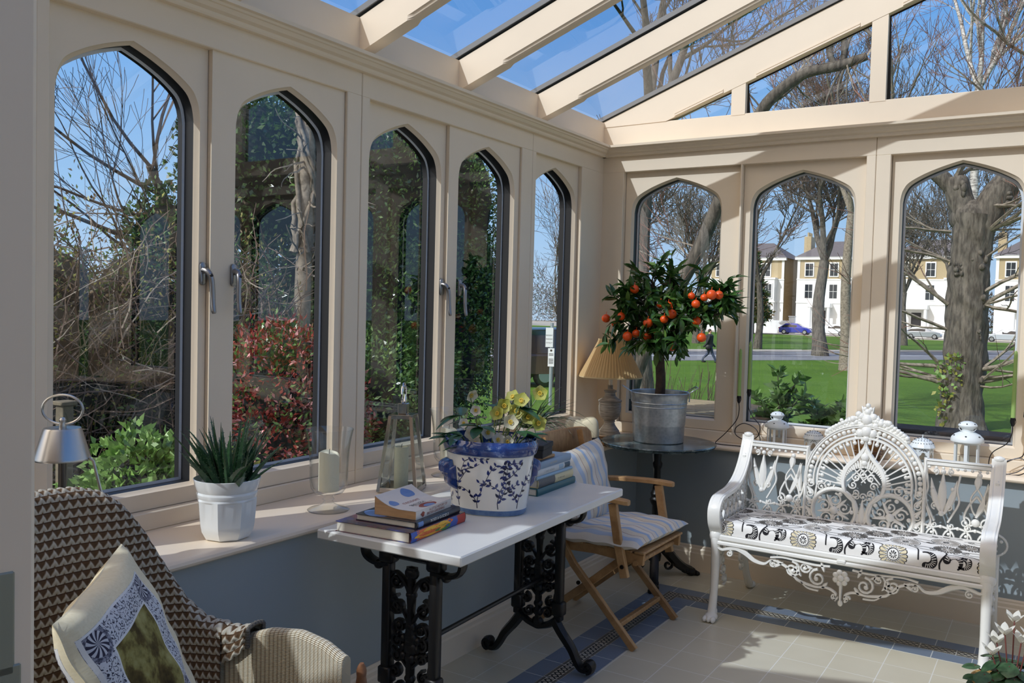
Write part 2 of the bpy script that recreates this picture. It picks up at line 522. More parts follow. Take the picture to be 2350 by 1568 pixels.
#            t0      t1      centre  face  handle
unitsA = [(-3.555, -2.969, -3.262, .012, (-2.985, 1.643, 1)), (-2.966, -2.297, -2.598, -.008, (-2.866, 1.643, -1)),
          (-2.150, -1.562, -1.855, .012, (-1.578, 1.643, 1)), (-1.559, -.909, -1.216, -.008, (-1.452, 1.643, -1)), (-.748, -.200, -.487, .004, None),
          (-4.36, -3.66, -4.01, -.008, None)]
for (a, b, c, f, h) in unitsA:
    wn += 1; window_unit(wn, PA, a, b, c, hwA, f, handle=h)
unitsB = [(-.190, .561, .148, .018), (.577, 1.262, .915, .018), (1.393, 2.09, 1.735, .018), (2.24, 2.92, 2.58, .018), (2.94, 3.62, 3.28, .018), (3.8, 4.6, 4.2, .018)]
for (a, b, c, f) in unitsB:
    wn += 1; window_unit(wn, PB, a, b, c, .285, f)
for (a, b, c) in [(-.9, -.2, -.55), (-1.62, -.92, -1.27), (-2.5, -1.8, -2.15), (-3.22, -2.52, -2.87), (-4.1, -3.4, -3.75), (-4.82, -4.12, -4.47), (-5.7, -5.0, -5.35), (-6.42, -5.72, -6.07)]:
    wn += 1; window_unit(wn, PR, a, b, c, .25, .01)
# posts, heads and bottom rails around the leaves (split at the joints)
tn = 10
def trim(mb, m=cream, smooth=False):
    global tn
    o = struct(obj('trim_%d' % tn, mb, m, smooth=smooth)); tn += 1; return o
def framing(P, spans, posts, z0=SILL, proud=-.022, depth=.11):
    for (a, b) in spans:          # one fixed frame per joint-to-joint bay: bottom rail + head
        mb = MB()
        def bx(t0, t1, za, zb, d0, d1, bev=.003):
            p0 = P(t0, d0, za); p1 = P(t1, d1, zb); mb.box(p0[0], p1[0], p0[1], p1[1], p0[2], p1[2], bev)
        bx(a + .001, b - .001, z0, .836, proud, depth); bx(a + .001, b - .001, HEAD, CORN0 + .03, proud, depth)
        for (u0, u1) in posts:
            if u0 >= a - .002 and u1 <= b + .002: bx(max(u0, a + .001), min(u1, b - .001), .833, HEAD + .003, proud, depth)
        trim(mb)
framing(PA, [(-3.6, -2.205), (-2.205, -.793), (-.793, .145)], [(-3.599, -3.558), (-2.294, -2.206), (-2.203, -2.153), (-.906, -.794), (-.791, -.751), (-.197, .145)])
framing(PA, [(-4.45, -3.6)], [(-3.655, -3.602), (-4.449, -4.365)])
mb = MB()
for (a, b, c, d) in ((YEND, -4.45, SILL, .82), (YEND, -4.45, 2.71, 2.76), (-6.6, -6.54, SILL, 2.76), (-5.56, -5.51, SILL, 2.76)): mb.box(-.47, -.42, a, b, c, d, .003)
o_ = struct(obj('window_30', mb, cream, smooth=False)); g_ = MB()  # unseen tall glazing, added so the sun reaches the woven armchair
g_.poly([(-.445, YEND + .05, .81), (-.445, -4.46, .81), (-.445, -4.46, 2.715), (-.445, YEND + .05, 2.715)]); obj('glass_pane', g_, glass, o_, smooth=False)
framing(PB, [(-.47, 1.3145), (1.3145, 2.165), (2.165, 3.7), (3.7, 5.1)], [(-.47, -.193), (.563, .575), (1.265, 1.3135), (1.3155, 1.39), (2.093, 2.164), (2.166, 2.237), (2.922, 2.938), (3.622, 3.699), (3.701, 3.798), (4.602, 5.09)])
framing(PR, [(-1.7, .03), (-3.3, -1.7), (-4.95, -3.3), (-6.55, -4.95)], [(-.198, .03), (-.918, -.902), (-1.698, -1.622), (-1.798, -1.702), (-2.518, -2.502), (-3.298, -3.222), (-3.398, -3.302), (-4.118, -4.102), (-4.948, -4.822), (-4.998, -4.952), (-5.718, -5.702), (-6.54, -6.422)])
# cornice along the wall heads
CP = [(.02, 2.528), (.045, 2.528), (.05, 2.535), (.052, 2.545), (.068, 2.552), (.078, 2.565), (.085, 2.567), (.088, 2.575), (.103, 2.578), (.104, 2.592), (-.1, 2.592), (-.1, 2.56)]
mb = MB(); mb.prism(CP, -4.45, YB - .02, lambda u, v, e: (XA + u, e, v)); trim(mb)
mb = MB(); mb.prism(CP, XA - .02, XEND - XA, lambda u, v, e: (e, YB - u, v)); trim(mb)
mb = MB(); mb.prism(CP, YEND, YB, lambda u, v, e: (XEND - XA - u, e, v)); trim(mb)

# ------------------------------------------------------------------ roof
XF, ZF, SL = -.47, 2.762, .3724
RX = 2.2                                    # ridge
def zg(x): return ZF + SL * (x - XF)
mb = MB(); mb.prism([(-.47, 2.56), (-.40, 2.56), (-.40, ZF + .02), (-.47, ZF - .012)], -4.45, .22, lambda u, v, e: (u, e, v)); trim(mb)
raf_y = [-.648, -1.428, -2.16, -2.90, -3.64, -4.38, -5.12, -5.86]
RW = .072
def rafter(y, n):
    d = .155
    for side in (0, 1):
        fx = (lambda x: x) if side == 0 else (lambda x: 2 * RX - x)
        def pl(x, off, yy): return (fx(x), yy, zg(x) - off)
        mb = MB()
        # body
        xs0, xs1 = XF + .01, RX
        sec = [(0, .004), (0, d - .02), (.006, d - .016), (.010, d - .006), (.018, d), (RW - .018, d), (RW - .010, d - .006), (RW - .006, d - .016), (RW, d - .02), (RW, .004)]
        sec0 = [(0, .004), (0, d - .02), (.0, d - .016), (.0, d - .006), (.0, d), (RW, d), (RW, d - .006), (RW, d - .016), (RW, d - .02), (RW, .004)]
        rings = []
        for xx, sc in ((xs0, sec0), (XF + .33, sec0), (XF + .36, sec), (xs1, sec)):
            rings.append([pl(xx, o, y + a) for a, o in sc])
        mb.rings(rings, True, True, True)
        o = struct(obj('beam_%d' % n if side == 0 else 'beam_%d' % (n + 20), mb, cream, smooth=False))
        cp = MB()
        rings = [[pl(xx, o2, y + a) for a, o2 in ((-.012, -.008), (RW + .012, -.008), (RW + .012, -.035), (-.012, -.035))] for xx in (XF - .02, RX)]
        cp.rings(rings, True, True, True)
        obj('glazing_cap', cp, grey_cap, o, smooth=False)
for i, y in enumerate(raf_y): rafter(y, i + 1)
# roof panes, one per bay and slope
ys = [.2] + raf_y + [YEND]
for i in range(len(ys) - 1):
    for side in (0, 1):
        fx = (lambda x: x) if side == 0 else (lambda x: 2 * RX - x)
        mb = MB(); mb.poly([(fx(XF - .03), ys[i + 1] , zg(XF - .03) + .004), (fx(RX), ys[i + 1], zg(RX) + .004), (fx(RX), ys[i], zg(RX) + .004), (fx(XF - .03), ys[i], zg(XF - .03) + .004)])
        struct(obj('window_%d' % (40 + i * 2 + side), mb, roof_glass, smooth=False))
# dark gasket along the foot of the glass
mb = MB(); mb.box(RX - .05, RX + .05, YEND, .22, zg(RX) - .2, zg(RX) + .03, .01); struct(obj('ridge_beam', mb, cream, smooth=False))
# gable truss over the back wall
YG = .215
mb = MB(); mb.box(XF, 2 * RX - XF, YG, YG + .07, 2.5, 2.757, .003); trim(mb)
def rake_lo(x): return 2.907 + .365 * (x - .448)
for side in (0, 1):
    fx = (lambda x: x) if side == 0 else (lambda x: 2 * RX - x)
    mb = MB(); mb.prism([(XF, zg(XF)), (RX, zg(RX)), (RX, rake_lo(RX)), (.035, rake_lo(.035)), (.035, 2.755), (XF, 2.75)], YG - .004, YG + .07, lambda u, v, e: (fx(u), e, v)); trim(mb)
    cp = MB(); cp.rings([[(fx(xx), yy, zg(xx) + o2) for yy, o2 in ((YG - .016, .008), (YG + .09, .008), (YG + .09, .035), (YG - .016, .035))] for xx in (XF - .02, RX)], True, True, True); trim(cp, grey_cap)
    # stopped mouldings cut along the rake and the rail
    for (x0, x1) in ((.09, .40), (.60, 1.18), (1.40, 2.1)):
        mb = MB()
        for (o_, w_, dp) in ((.004, .010, .006), (.018, .008, .005)):
            q = [(x0, rake_lo(x0) + o_), (x1, rake_lo(x1) + o_), (x1, rake_lo(x1) + o_ + w_), (x0, rake_lo(x0) + o_ + w_)]
            mb.prism(q, YG - .004 - dp, YG, lambda u, v, e: (fx(u), e, v))
        trim(mb)
    for (x0, x1) in ((.452, .538), (1.243, 1.328)):
        mb = MB(); mb.prism([(x0, 2.75), (x1, 2.75), (x1, rake_lo(x1) + .01), (x0, rake_lo(x0) + .01)], YG - .002, YG + .07, lambda u, v, e: (fx(u), e, v)); trim(mb)
mb = MB(); mb.box(RX - .06, RX + .06, YG - .002, YG + .07, 2.75, 3.6); trim(mb)
gb = [(.03, .452), (.538, 1.243), (1.328, 2.14)]
k = 60
for side in (0, 1):
    fx = (lambda x: x) if side == 0 else (lambda x: 2 * RX - x)
    for (x0, x1) in gb:
        q = [(x0, 2.757), (x1, 2.757), (x1, rake_lo(x1)), (x0, max(rake_lo(x0), 2.7575))]
        mb = MB(); n = len(q)
        ins = [(x0 + .02, 2.765), (x1 - .008, 2.765), (x1 - .008, rake_lo(x1) - .012), (x0 + (.04 if x0 < .1 else .008), max(rake_lo(x0 + .01) - .012, 2.767))]
        mb.rings([[(fx(u), YG + .04, v) for u, v in q], [(fx(u), YG + .04, v) for u, v in ins]], True)
        o = struct(obj('window_%d' % k, mb, black_gasket, smooth=False)); k += 1
        g = MB(); g.poly([(fx(u), YG + .045, v) for u, v in ins]); obj('glass_pane', g, glass, o, smooth=False)
# ------------------------------------------------------------------ outdoors
G = -1.05
def mesh_np(name, V, F4, mats, mi=None, parent=None, smooth=False):
    """mesh from numpy arrays, quads only"""
    me = bpy.data.meshes.new(name)
    me.vertices.add(len(V)); me.vertices.foreach_set('co', V.astype(np.float32).ravel())
    nf = len(F4); me.loops.add(nf * 4); me.loops.foreach_set('vertex_index', F4.astype(np.int32).ravel())
    me.polygons.add(nf); me.polygons.foreach_set('loop_start', (np.arange(nf) * 4).astype(np.int32))
    if not isinstance(mats, (list, tuple)): mats = [mats]
    for m in mats: me.materials.append(m)
    if mi is not None: me.polygons.foreach_set('material_index', mi.astype(np.int32))
    me.update(calc_edges=True)
    o = bpy.data.objects.new(name, me); COL.objects.link(o)
    if parent is not None: o.parent = parent
    return o
def leaf_quads(P, D, L, W, rng, fold=.25, droop=.25):
    n = len(P)
    D = D / (np.linalg.norm(D, axis=1, keepdims=True) + 1e-9)
    R = rng.normal(size=(n, 3)); S = np.cross(D, R); S /= (np.linalg.norm(S, axis=1, keepdims=True) + 1e-9)
    N = np.cross(D, S)
    l = (L * rng.uniform(.7, 1.25, n))[:, None]; w = (W * rng.uniform(.75, 1.2, n))[:, None] * .5
    mid = P + D * l * .45
    tip = P + D * l - N * l * droop * rng.uniform(0, 1, n)[:, None]
    V = np.stack([P, mid + S * w + N * w * fold, tip, mid - S * w + N * w * fold], 1).reshape(-1, 3)
    F = np.arange(n * 4).reshape(n, 4)
    return V, F
def foliage(name, parent, mats, blobs, n, L, W, seed, weights=None, shell=.55, up=.2, off=None):
    rng = np.random.default_rng(seed)
    if not isinstance(mats, (list, tuple)): mats = [mats]
    vol = np.array([b[1][0] * b[1][1] * b[1][2] for b in blobs]) ** (2 / 3)
    cnt = (n * vol / vol.sum()).astype(int)
    Ps, Ds = [], []
    for (c, r), k in zip(blobs, cnt):
        d = rng.normal(size=(k, 3)); d /= np.linalg.norm(d, axis=1, keepdims=True)
        # clumps: bumpy radius
        bump = 1 + .16 * np.sin(d[:, 0] * 5.1 + seed) * np.sin(d[:, 1] * 6.3 + 1.7 * seed) + .13 * np.sin(d[:, 2] * 9 + d[:, 0] * 7)
        rad = (shell + (1 - shell) * rng.random(k) ** .6) * bump
        Ps.append(np.array(c) + d * rad[:, None] * np.array(r))
        Ds.append(d + rng.normal(size=(k, 3)) * .8 + np.array([0, 0, up]))
    P = np.concatenate(Ps); D = np.concatenate(Ds)
    V, F = leaf_quads(P, D, L, W, rng)
    mi = rng.choice(len(mats), size=len(P), p=weights)
    if parent is not None: V = V - np.array(wloc(parent))
    return mesh_np(name, V, F, mats, mi, parent)
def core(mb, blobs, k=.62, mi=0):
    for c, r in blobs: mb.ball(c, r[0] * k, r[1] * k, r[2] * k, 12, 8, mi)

def leafm(name, c, rough=.4, var=.45, trans=.25, spec=.5):
    return M(name, c, rough, 0, spec, var=var, vscale=9, trans=trans)
lf_dark = leafm('leaf_dark_green', (72, 98, 58), .26, spec=.7); lf_mid = leafm('leaf_mid_green', (98, 132, 66), .34)
lf_bright = leafm('leaf_bright_green', (128, 164, 88), .4); lf_yel = leafm('leaf_yellow_green', (150, 150, 70), .45)
lf_red = leafm('leaf_red', (150, 62, 52), .4); lf_pink = leafm('leaf_pink', (205, 140, 140), .45); lf_brown = leafm('leaf_brown', (120, 100, 70), .6)
bark = M('bark_grey', (112, 105, 94), .85, c2=(62, 57, 50), vscale=14, bump=.9, bscale=28, stretch=(1, 1, .22), bdist=.02)
bark_twig = M('bark_twig', (98, 82, 70), .8); bark_pale = M('bark_pale', (150, 140, 124), .8, c2=(104, 96, 84), vscale=12, bump=.5, bscale=40)
twig_red = M('twig_reddish', (118, 84, 70), .75); birch_m = M('birch_bark', (215, 210, 202), .7, c2=(90, 84, 80), vscale=9, stretch=(1, 1, 3))
soil = M('soil', (58, 46, 36), .95, c2=(30, 24, 20), vscale=6, bump=.6, bscale=18, bdist=.02)
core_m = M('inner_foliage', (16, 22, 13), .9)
def grass_mat():
    k = Mat('lawn_grass'); _, _, _, vec = k.coord('Object')
    n1 = k.noise(vec, .35, 5, .6); n2 = k.noise(vec, 14, 3, .7)
    c1 = k.ramp(n1, [(.35, lin((66, 98, 22))), (.65, lin((92, 126, 34)))])
    c2 = k.ramp(n2, [(.3, lin((56, 86, 18))), (.7, lin((106, 138, 42)))])
    k.bsdf(k.mix(.5, c1, c2), .8, spec=.2, bump=n2, bstr=.8, bdist=.05)
    return k.m
grass_m = grass_mat()
asphalt = M('asphalt', (128, 128, 130), .85, var=.06, vscale=2); pave = M('pavement', (176, 168, 156), .85, var=.06, vscale=2)
mb = MB(); mb.box(-120, 90, .27, 160, G - .3, G); struct(obj('lawn', mb, grass_m, smooth=False))
mb = MB(); mb.box(-60, -.462, -30, 7.2, G - .2, -.42); mb.box(-60, -.462, -30, 7.2, G - .2, -.42); o = struct(obj('ground_bed', mb, soil, smooth=False))
rd = Vector((.55, .835, 0)).normalized(); rn = Vector((-rd.y, rd.x, 0))
def band(name, c, w0, w1, z, m, l0=-90, l1=90):
    mb = MB(); q = [Vector(c) + rd * a + rn * b for a, b in ((l0, w0), (l1, w0), (l1, w1), (l0, w1))]
    mb.prism([(p.x, p.y) for p in q], G - .1, z, lambda u, v, e: (u, v, e)); struct(obj(name, mb, m, smooth=False))
band('road', (-9.8, 47, 0), .3, 9.2, G + .02, asphalt)
band('road_marking', (-9.8, 47, 0), 4.3, 4.5, G + .024, spacer_white)
band('pavement', (-9.8, 47, 0), 9.2, 11.3, G + .06, pave); 
mb = MB(); mb.box(-120, 60, 110.5, 160, G - .1, G + .05); struct(obj('street', mb, pave, smooth=False))

# ---- trees
def rvec(rng): 
    v = Vector((rng.gauss(0, 1), rng.gauss(0, 1), rng.gauss(0, 1))); return v.normalized()
def grow(mb, p, d, L, r, lev, rng, spread=.75, up=.12, n=5, kids=(2, 4), ratio=.66, mtw=1, rt=.012, wob=.16, taper=.55, rmin=.003):
    p = Vector(p); d = Vector(d).normalized(); pts = [p.copy()]; rad = [r]
    for i in range(n):
        d = (d + rvec(rng) * wob + Vector((0, 0, up * .3))).normalized(); p = p + d * (L / n)
        pts.append(p.copy()); rad.append(max(rmin, r * (1 - (1 - taper) * (i + 1) / n)))
    sides = 9 if r > .12 else 6 if r > .05 else 4 if r > .018 else 3
    mb.tube(pts, rad, sides, cap=False, mi=mtw if r < rt else 0)
    if lev <= 0: return
    for k in range(rng.randint(*kids)):
        i = rng.randint(max(1, n // 3), n); ax = d.cross(rvec(rng))
        if ax.length < .01: continue
        cd = Matrix.Rotation(spread * rng.uniform(.6, 1.3), 3, ax.normalized()) @ d
        grow(mb, pts[i], cd + Vector((0, 0, up)), L * ratio * rng.uniform(.7, 1.2), rad[i] * .62, lev - 1, rng, spread, up, n, kids, ratio, mtw, rt, wob, taper, rmin)
    grow(mb, pts[-1], d, L * .72, rad[-1] * .95, lev - 1, rng, spread, up, n, kids, ratio, mtw, rt, wob, taper, rmin)
def bare_tree(label, base, H, r, lev, seed, group=None, lean=(0, 0, 1), mats=None, name='bare_tree', trunk_frac=.35, kids=(2, 4), spread=.75, ratio=.66, rmin=.006, wob=.16):
    rng = random.Random(seed); t = thing(name, label, 'tree', base, 0, group)
    tr = MB(); lean = Vector(lean).normalized(); b = Vector(base); n = 8; pts = []; rad = []
    for i in range(n + 1):
        f = i / n; pts.append(b + lean * H * trunk_frac * f + Vector((sin(f * 5 + seed) * r * .3, cos(f * 4 + seed) * r * .3, -.15 if i == 0 else 0))); rad.append(r * (1.35 if i == 0 else 1.1 if i == 1 else 1 - .3 * f))
    tr.tube(pts, rad, 14, cap=False); obj('trunk', tr, (mats or [bark])[0], t, ang=80)
    br = MB()
    for k in range(rng.randint(3, 4)):
        a = k * 2.1 + rng.random(); cd = Vector((cos(a) * .6, sin(a) * .6, .9)) + lean * .4
        grow(br, pts[-1], cd, H * .27, r * .5, lev, rng, spread=spread, kids=kids, ratio=ratio, rmin=rmin, wob=wob)
    obj('branches', br, (mats or [bark, bark_twig])[:2] if mats else [bark, bark_twig], t, ang=80)
    return t
# big gnarled tree seen in the right-hand back window
t = thing('old_lime_tree', 'big gnarled grey tree trunk close behind the rightmost window', 'tree', (.2, 18.2, G))
tr = MB(); 
P0 = [(.28, 18.2, G - .2), (.24, 18.2, G + .25), (.22, 18.2, -.2), (.26, 18.2, .6), (.27, 18.2, 1.4), (.27, 18.2, 2.4), (.3, 18.2, 3.3), (.36, 18.2, 4.0)]
R0 = [.62, .50, .44, .46, .45, .43, .42, .47]
tr.tube(crom(P0, 12), [R0[min(int(i / 12), 7)] + (R0[min(int(i / 12) + 1, 7)] - R0[min(int(i / 12), 7)]) * (i % 12) / 12 for i in range(85)], 48, cap=False)
tr.tube(crom([(.4, 18.2, 3.6), (.75, 18.2, 4.4), (1.15, 18.25, 5.0), (1.38, 18.3, 6.0), (1.45, 18.3, 7.5), (1.6, 18.4, 9.5)], 4), [.36, .36, .35, .34, .33, .32, .31, .30, .3, .29, .29, .28, .28, .27, .27, .26, .25, .24, .22, .2, .18], 14, cap=False)
tr.tube(crom([(.25, 18.2, 3.7), (0, 18.2, 4.4), (-.1, 18.2, 4.9)], 4), [.33, .32, .31, .30, .29, .29, .28, .27, .22], 12)
tr.tube(crom([(-.05, 18.2, 4.5), (-.5, 18.1, 5.0), (-1.15, 18, 5.35), (-1.9, 17.8, 6.0)], 4), [.2, .2, .19, .19, .18, .17, .17, .16, .15, .14, .13, .12, .1], 10)
rng = random.Random(5)
for (c, s) in (((-.15, 18.0, .15), .26), ((-.05, 17.9, -.1), .22), ((.1, 17.85, .05), .25), ((.55, 17.9, 1.9), .2), ((.1, 17.8, 2.7), .16), ((.5, 17.85, 2.9), .22), ((.0, 17.95, 4.6), .25), ((.9, 18.0, 4.4), .22), ((-1.0, 17.9, 5.3), .16), ((.5, 17.85, 1.2), .15), ((.55, 17.9, .1), .16)):
    for q in range(9): tr.ball((c[0] + rng.uniform(-.7, .7) * s, c[1] + rng.uniform(-.1, .5) * s, c[2] + rng.uniform(-.9, .9) * s), s * rng.uniform(.22, .45), s * .35, s * rng.uniform(.22, .5), 9, 6)
tr.ball((.3, 18.2, 3.95), .5, .42, .42, 14, 10)
for i_ in range(len(tr.v)):
    x_, y_, z_ = tr.v[i_]; a_ = math.atan2(y_ - 18.2, x_ - .27)
    k_ = 1 + .035 * sin(9 * a_ + 1.3 * z_) + .03 * sin(17 * a_ - 2.1 * z_) + .05 * sin(3 * a_ + 2.6 * z_) * sin(4.3 * z_) + .03 * sin(11 * z_ + 5 * a_)
    if z_ < 4.2: tr.v[i_] = (.27 + (x_ - .27) * k_, 18.2 + (y_ - 18.2) * k_, z_)
obj('trunk', tr, bark, t, ang=80)
br = MB()
for k in range(34):
    z = rng.choice([.1, .0, .2, 1.3, 2.2, 2.9, 3.0, 4.2, 4.6, 1.9, .4, 3.6]); sd = rng.choice([-1, 1, 1])
    grow(br, (.25 + sd * .38, 18.0, z), Vector((sd * rng.uniform(.7, 1.1), rng.uniform(-.7, .3), rng.uniform(-.2, .7))), rng.uniform(1.0, 1.9), rng.uniform(.025, .055), 2, rng, spread=.5, kids=(1, 3), up=.05, rmin=.004)
for k in range(16):
    c = rng.choice([(1.3, 18.3, 6), (1.45, 18.3, 7.5), (-1.5, 17.9, 5.7), (-.1, 18.2, 4.9), (1.1, 18.2, 5.0)])
    grow(br, c, Vector((rng.uniform(-1, 1), rng.uniform(-.7, .4), rng.uniform(.1, 1))), rng.uniform(1.3, 2.4), .05, 4, rng, spread=.6, kids=(2, 3), rmin=.005)
obj('branches', br, [bark_pale, twig_red], t, ang=80)
iv = foliage('ivy', t, [lf_bright, lf_yel], [((-.0, 17.75, .15), (.25, .12, .5)), ((-.1, 17.75, -.5), (.15, .1, .4)), ((.1, 17.7, .55), (.15, .1, .2))], 160, .12, .1, 3)
bare_tree('slender bare tree on the lawn in the middle back window', (-11.1, 53.4, G), 17, .44, 5, 21, trunk_frac=.36, rmin=.016, kids=(3, 4))
bare_tree('thin pale tree trunk at the right edge of the middle back window', (-6.65, 39.2, G), 15, .27, 5, 8, mats=[bark_pale, bark_twig], trunk_frac=.5, rmin=.012)
bare_tree('dark tall trunk at the left edge of the first back window', (-6.15, 14, G), 11, .25, 5, 33, trunk_frac=.62, rmin=.007)
bare_tree('white barked birch behind the gable glass', (-.15, 24, G), 15, .15, 5, 13, mats=[birch_m, twig_red], trunk_frac=.62, spread=.55, rmin=.006)
# leaning tree crossing the first back window and the gable
t = thing('leaning_tree', 'leaning grey tree whose limb bends across the first back window', 'tree', (-4.7, 10, G))
tr = MB(); LP = [(-4.9, 10.1, G - .2), (-4.5, 10, .4), (-4.0, 10, 1.5), (-3.45, 10, 2.46), (-3.0, 9.9, 3.4), (-2.5, 9.5, 4.2), (-2.03, 9.1, 4.82), (-1.7, 9, 5.1), (-1.33, 9, 5.31), (-.85, 9, 5.36), (-.45, 9, 5.45)]
LR = [.2, .16, .14, .13, .125, .11, .1, .09, .085, .08, .06]
sm = crom(LP, 4); tr.tube(sm, [LR[min(i // 4, 10)] + (LR[min(i // 4 + 1, 10)] - LR[min(i // 4, 10)]) * (i % 4) / 4 for i in range(len(sm))], 10, cap=False)
tr.tube(crom([(-.9, 9, 5.36), (-1.0, 9, 5.6), (-.92, 9, 5.82), (-.8, 9, 5.78), (-.78, 9, 5.5), (-.85, 9, 5.3)], 5), .05, 7)
tr.tube(crom([(-.75, 9, 5.4), (-.7, 9, 5.75), (-.5, 9, 5.85), (-.2, 9, 5.5)], 5), .02, 6); tr.tube(crom([(-.75, 9, 5.36), (-.85, 9, 5.0), (-.8, 9, 4.6)], 4), .02, 5); tr.tube(crom([(-.78, 9, 5.36), (-1.0, 9, 4.9), (-1.05, 9, 4.5)], 4), .018, 5); tr.tube(crom([(-.7, 9, 5.4), (-.72, 9, 4.9), (-.6, 9, 4.5)], 4), .016, 5)
obj('trunk', tr, bark, t, ang=80)
br = MB(); rng = random.Random(77)
for k in range(26):
    i = rng.randint(8, len(sm) - 1)
    grow(br, sm[i], Vector((rng.uniform(-1, 1), rng.uniform(-.6, .5), rng.uniform(-.3, 1))), rng.uniform(.7, 1.3), .018, 3, rng, spread=.6, kids=(1, 3), rmin=.003)
obj('branches', br, [bark_pale, twig_red], t, ang=80)
far = 'bare winter trees beyond the road'
def far_label(s): return s
for i, (x, y, h, s, lb) in enumerate([(-24, 66, 15, 41, 'bare tree left of the blue car beyond the road'), (-30, 84, 16, 42, 'tall bare tree before the leftmost white house'), (-17, 60, 15, 43, 'bare tree behind the orange tree across the road'), (-5, 70, 16, 44, 'bare tree beyond the road right of the gnarled trunk'), (-10.5, 84, 15, 45, 'bare tree in front of the red car house'), (-20, 42, 13, 47, 'bare tree beside the road seen past the narrow left window')]):
    bare_tree(lb, (x, y, G), h, .28, 4, s, 'bare winter trees across the road', trunk_frac=.33, rmin=.02, kids=(3, 4))
t = thing('conifer', 'dark conical conifer beside the leftmost white house', 'tree', (-32, 108, G))
mb = MB(); mb.tube([(-32, 108, G), (-32, 108, 9)], [.25, .05], 7); obj('trunk', mb, bark, t)
foliage('foliage', t, [lf_brown, lf_dark], [((-32, 108, 1.5 + k * 1.25), (2.3 - k * .3, 2.3 - k * .3, 1.1)) for k in range(7)], 5000, .5, .22, 9)

wood_m = M('winter_wood', (112, 98, 84), .95, c2=(78, 72, 58), vscale=.25)
rng_ = random.Random(51); wb = []
for k in range(46): wb.append(((-118 + k * 3.6 + rng_.uniform(-1, 1), 148 + rng_.uniform(-4, 4), G + 3.0 + rng_.uniform(-1, 1.5)), (3.6, 3.0, 5.2 + rng_.uniform(-1.2, 2))))
for k in range(26): wb.append(((-118 + k * 1.9 + rng_.uniform(-1, 1), 118 - k * .3 + rng_.uniform(-3, 3), G + 2.2 + rng_.uniform(-1, 1.5)), (2.6, 2.2, 3.4 + rng_.uniform(-1.2, 1.5))))
fw = foliage('distant_woodland', None, [wood_m, bark_twig, lf_dark], wb, 42000, .9, .16, 91, [.45, .35, .2], shell=.2)
fw['kind'] = 'stuff'; fw['label'] = 'distant brown winter woodland behind the villas'; fw['category'] = 'woodland'
bare_tree('young thin twiggy tree beside the parking sign', (-8.3, 14.2, G), 6.5, .06, 4, 58, trunk_frac=.3, kids=(3, 4), rmin=.004)

# ---- left-hand garden
t = thing('garden_shrub', 'bright green leafy shrub low outside the leftmost window', 'shrub', (-1.78, -2.25, -.42))
bl = [((-1.75, -2.28, .18), (.42, .36, .52)), ((-1.72, -2.05, .30), (.36, .32, .46)), ((-1.8, -2.46, .0), (.34, .3, .36)), ((-1.85, -2.2, .52), (.3, .26, .34))]
mb = MB(); core(mb, bl, .6); mb.tube([(-1.78, -2.25, -.42), (-1.78, -2.25, .2)], .05, 7); obj('stems', mb, core_m, t)
foliage('foliage', t, [lf_bright, lf_mid], bl, 8500, .058, .034, 1, [.6, .4], shell=.72)
t = thing('garden_shrub', 'yellowish small shrub behind the aloe pot outside the window', 'shrub', (-1.55, -1.86, -.42))
bl = [((-1.55, -1.86, .42), (.24, .2, .34)), ((-1.5, -1.7, .2), (.25, .22, .35))]
mb = MB(); core(mb, bl, .5); mb.tube([(-1.55, -1.86, -.42), (-1.55, -1.86, .3)], .03, 6); obj('stems', mb, core_m, t)
foliage('foliage', t, [lf_yel, lf_mid], bl, 1900, .06, .03, 2, shell=.6)
t = thing('red_shrub', 'red leaved photinia shrub outside the second window', 'shrub', (-2.9, -.4, -.42))
bl = [((-2.85, -.42, .85), (.5, .46, .5)), ((-2.8, -.2, 1.05), (.42, .4, .36)), ((-2.75, -.6, .5), (.45, .4, .4)), ((-2.7, .05, .6), (.4, .36, .5))]
mb = MB(); core(mb, bl, .62); mb.tube([(-2.9, -.4, -.42), (-2.9, -.4, .6)], .06, 7); obj('stems', mb, core_m, t)
foliage('foliage', t, [lf_red, lf_pink, lf_mid, lf_brown], bl, 10500, .052, .024, 4, [.52, .1, .23, .15], shell=.66)
# iris clump
t = thing('iris_clump', 'clump of strap-leaved iris below the red shrub outside', 'plant', (-1.5, -1.5, -.42))
mb = MB(); rng = random.Random(3)
def blade(mb, p, az, H, out, w, mi=0, n=7, fold=.25, tipx=1.):
    p = Vector(p); d = Vector((cos(az), sin(az), 0)); s = Vector((-sin(az), cos(az), 0)); rows = []
    for i in range(n + 1):
        t_ = i / n; c = p + d * out * t_ ** 1.7 + Vector((0, 0, H * (t_ - .28 * tipx * t_ ** 3)))
        ww = w * (1 - t_ ** 2.2) * .5 + .0006
        rows.append([c - s * ww + Vector((0, 0, ww * fold)), c, c + s * ww + Vector((0, 0, ww * fold))])
    mb.rings(rows, False, mi=mi)
for k in range(60): blade(mb, (-1.5 + rng.uniform(-.2, .2), -1.5 + rng.uniform(-.32, .3), -.42), rng.uniform(0, 6.3), rng.uniform(.8, 1.25), rng.uniform(.1, .5), rng.uniform(.03, .055), rng.choice([0, 0, 1]))
obj('leaves', mb, [lf_mid, lf_yel], t, ang=80)
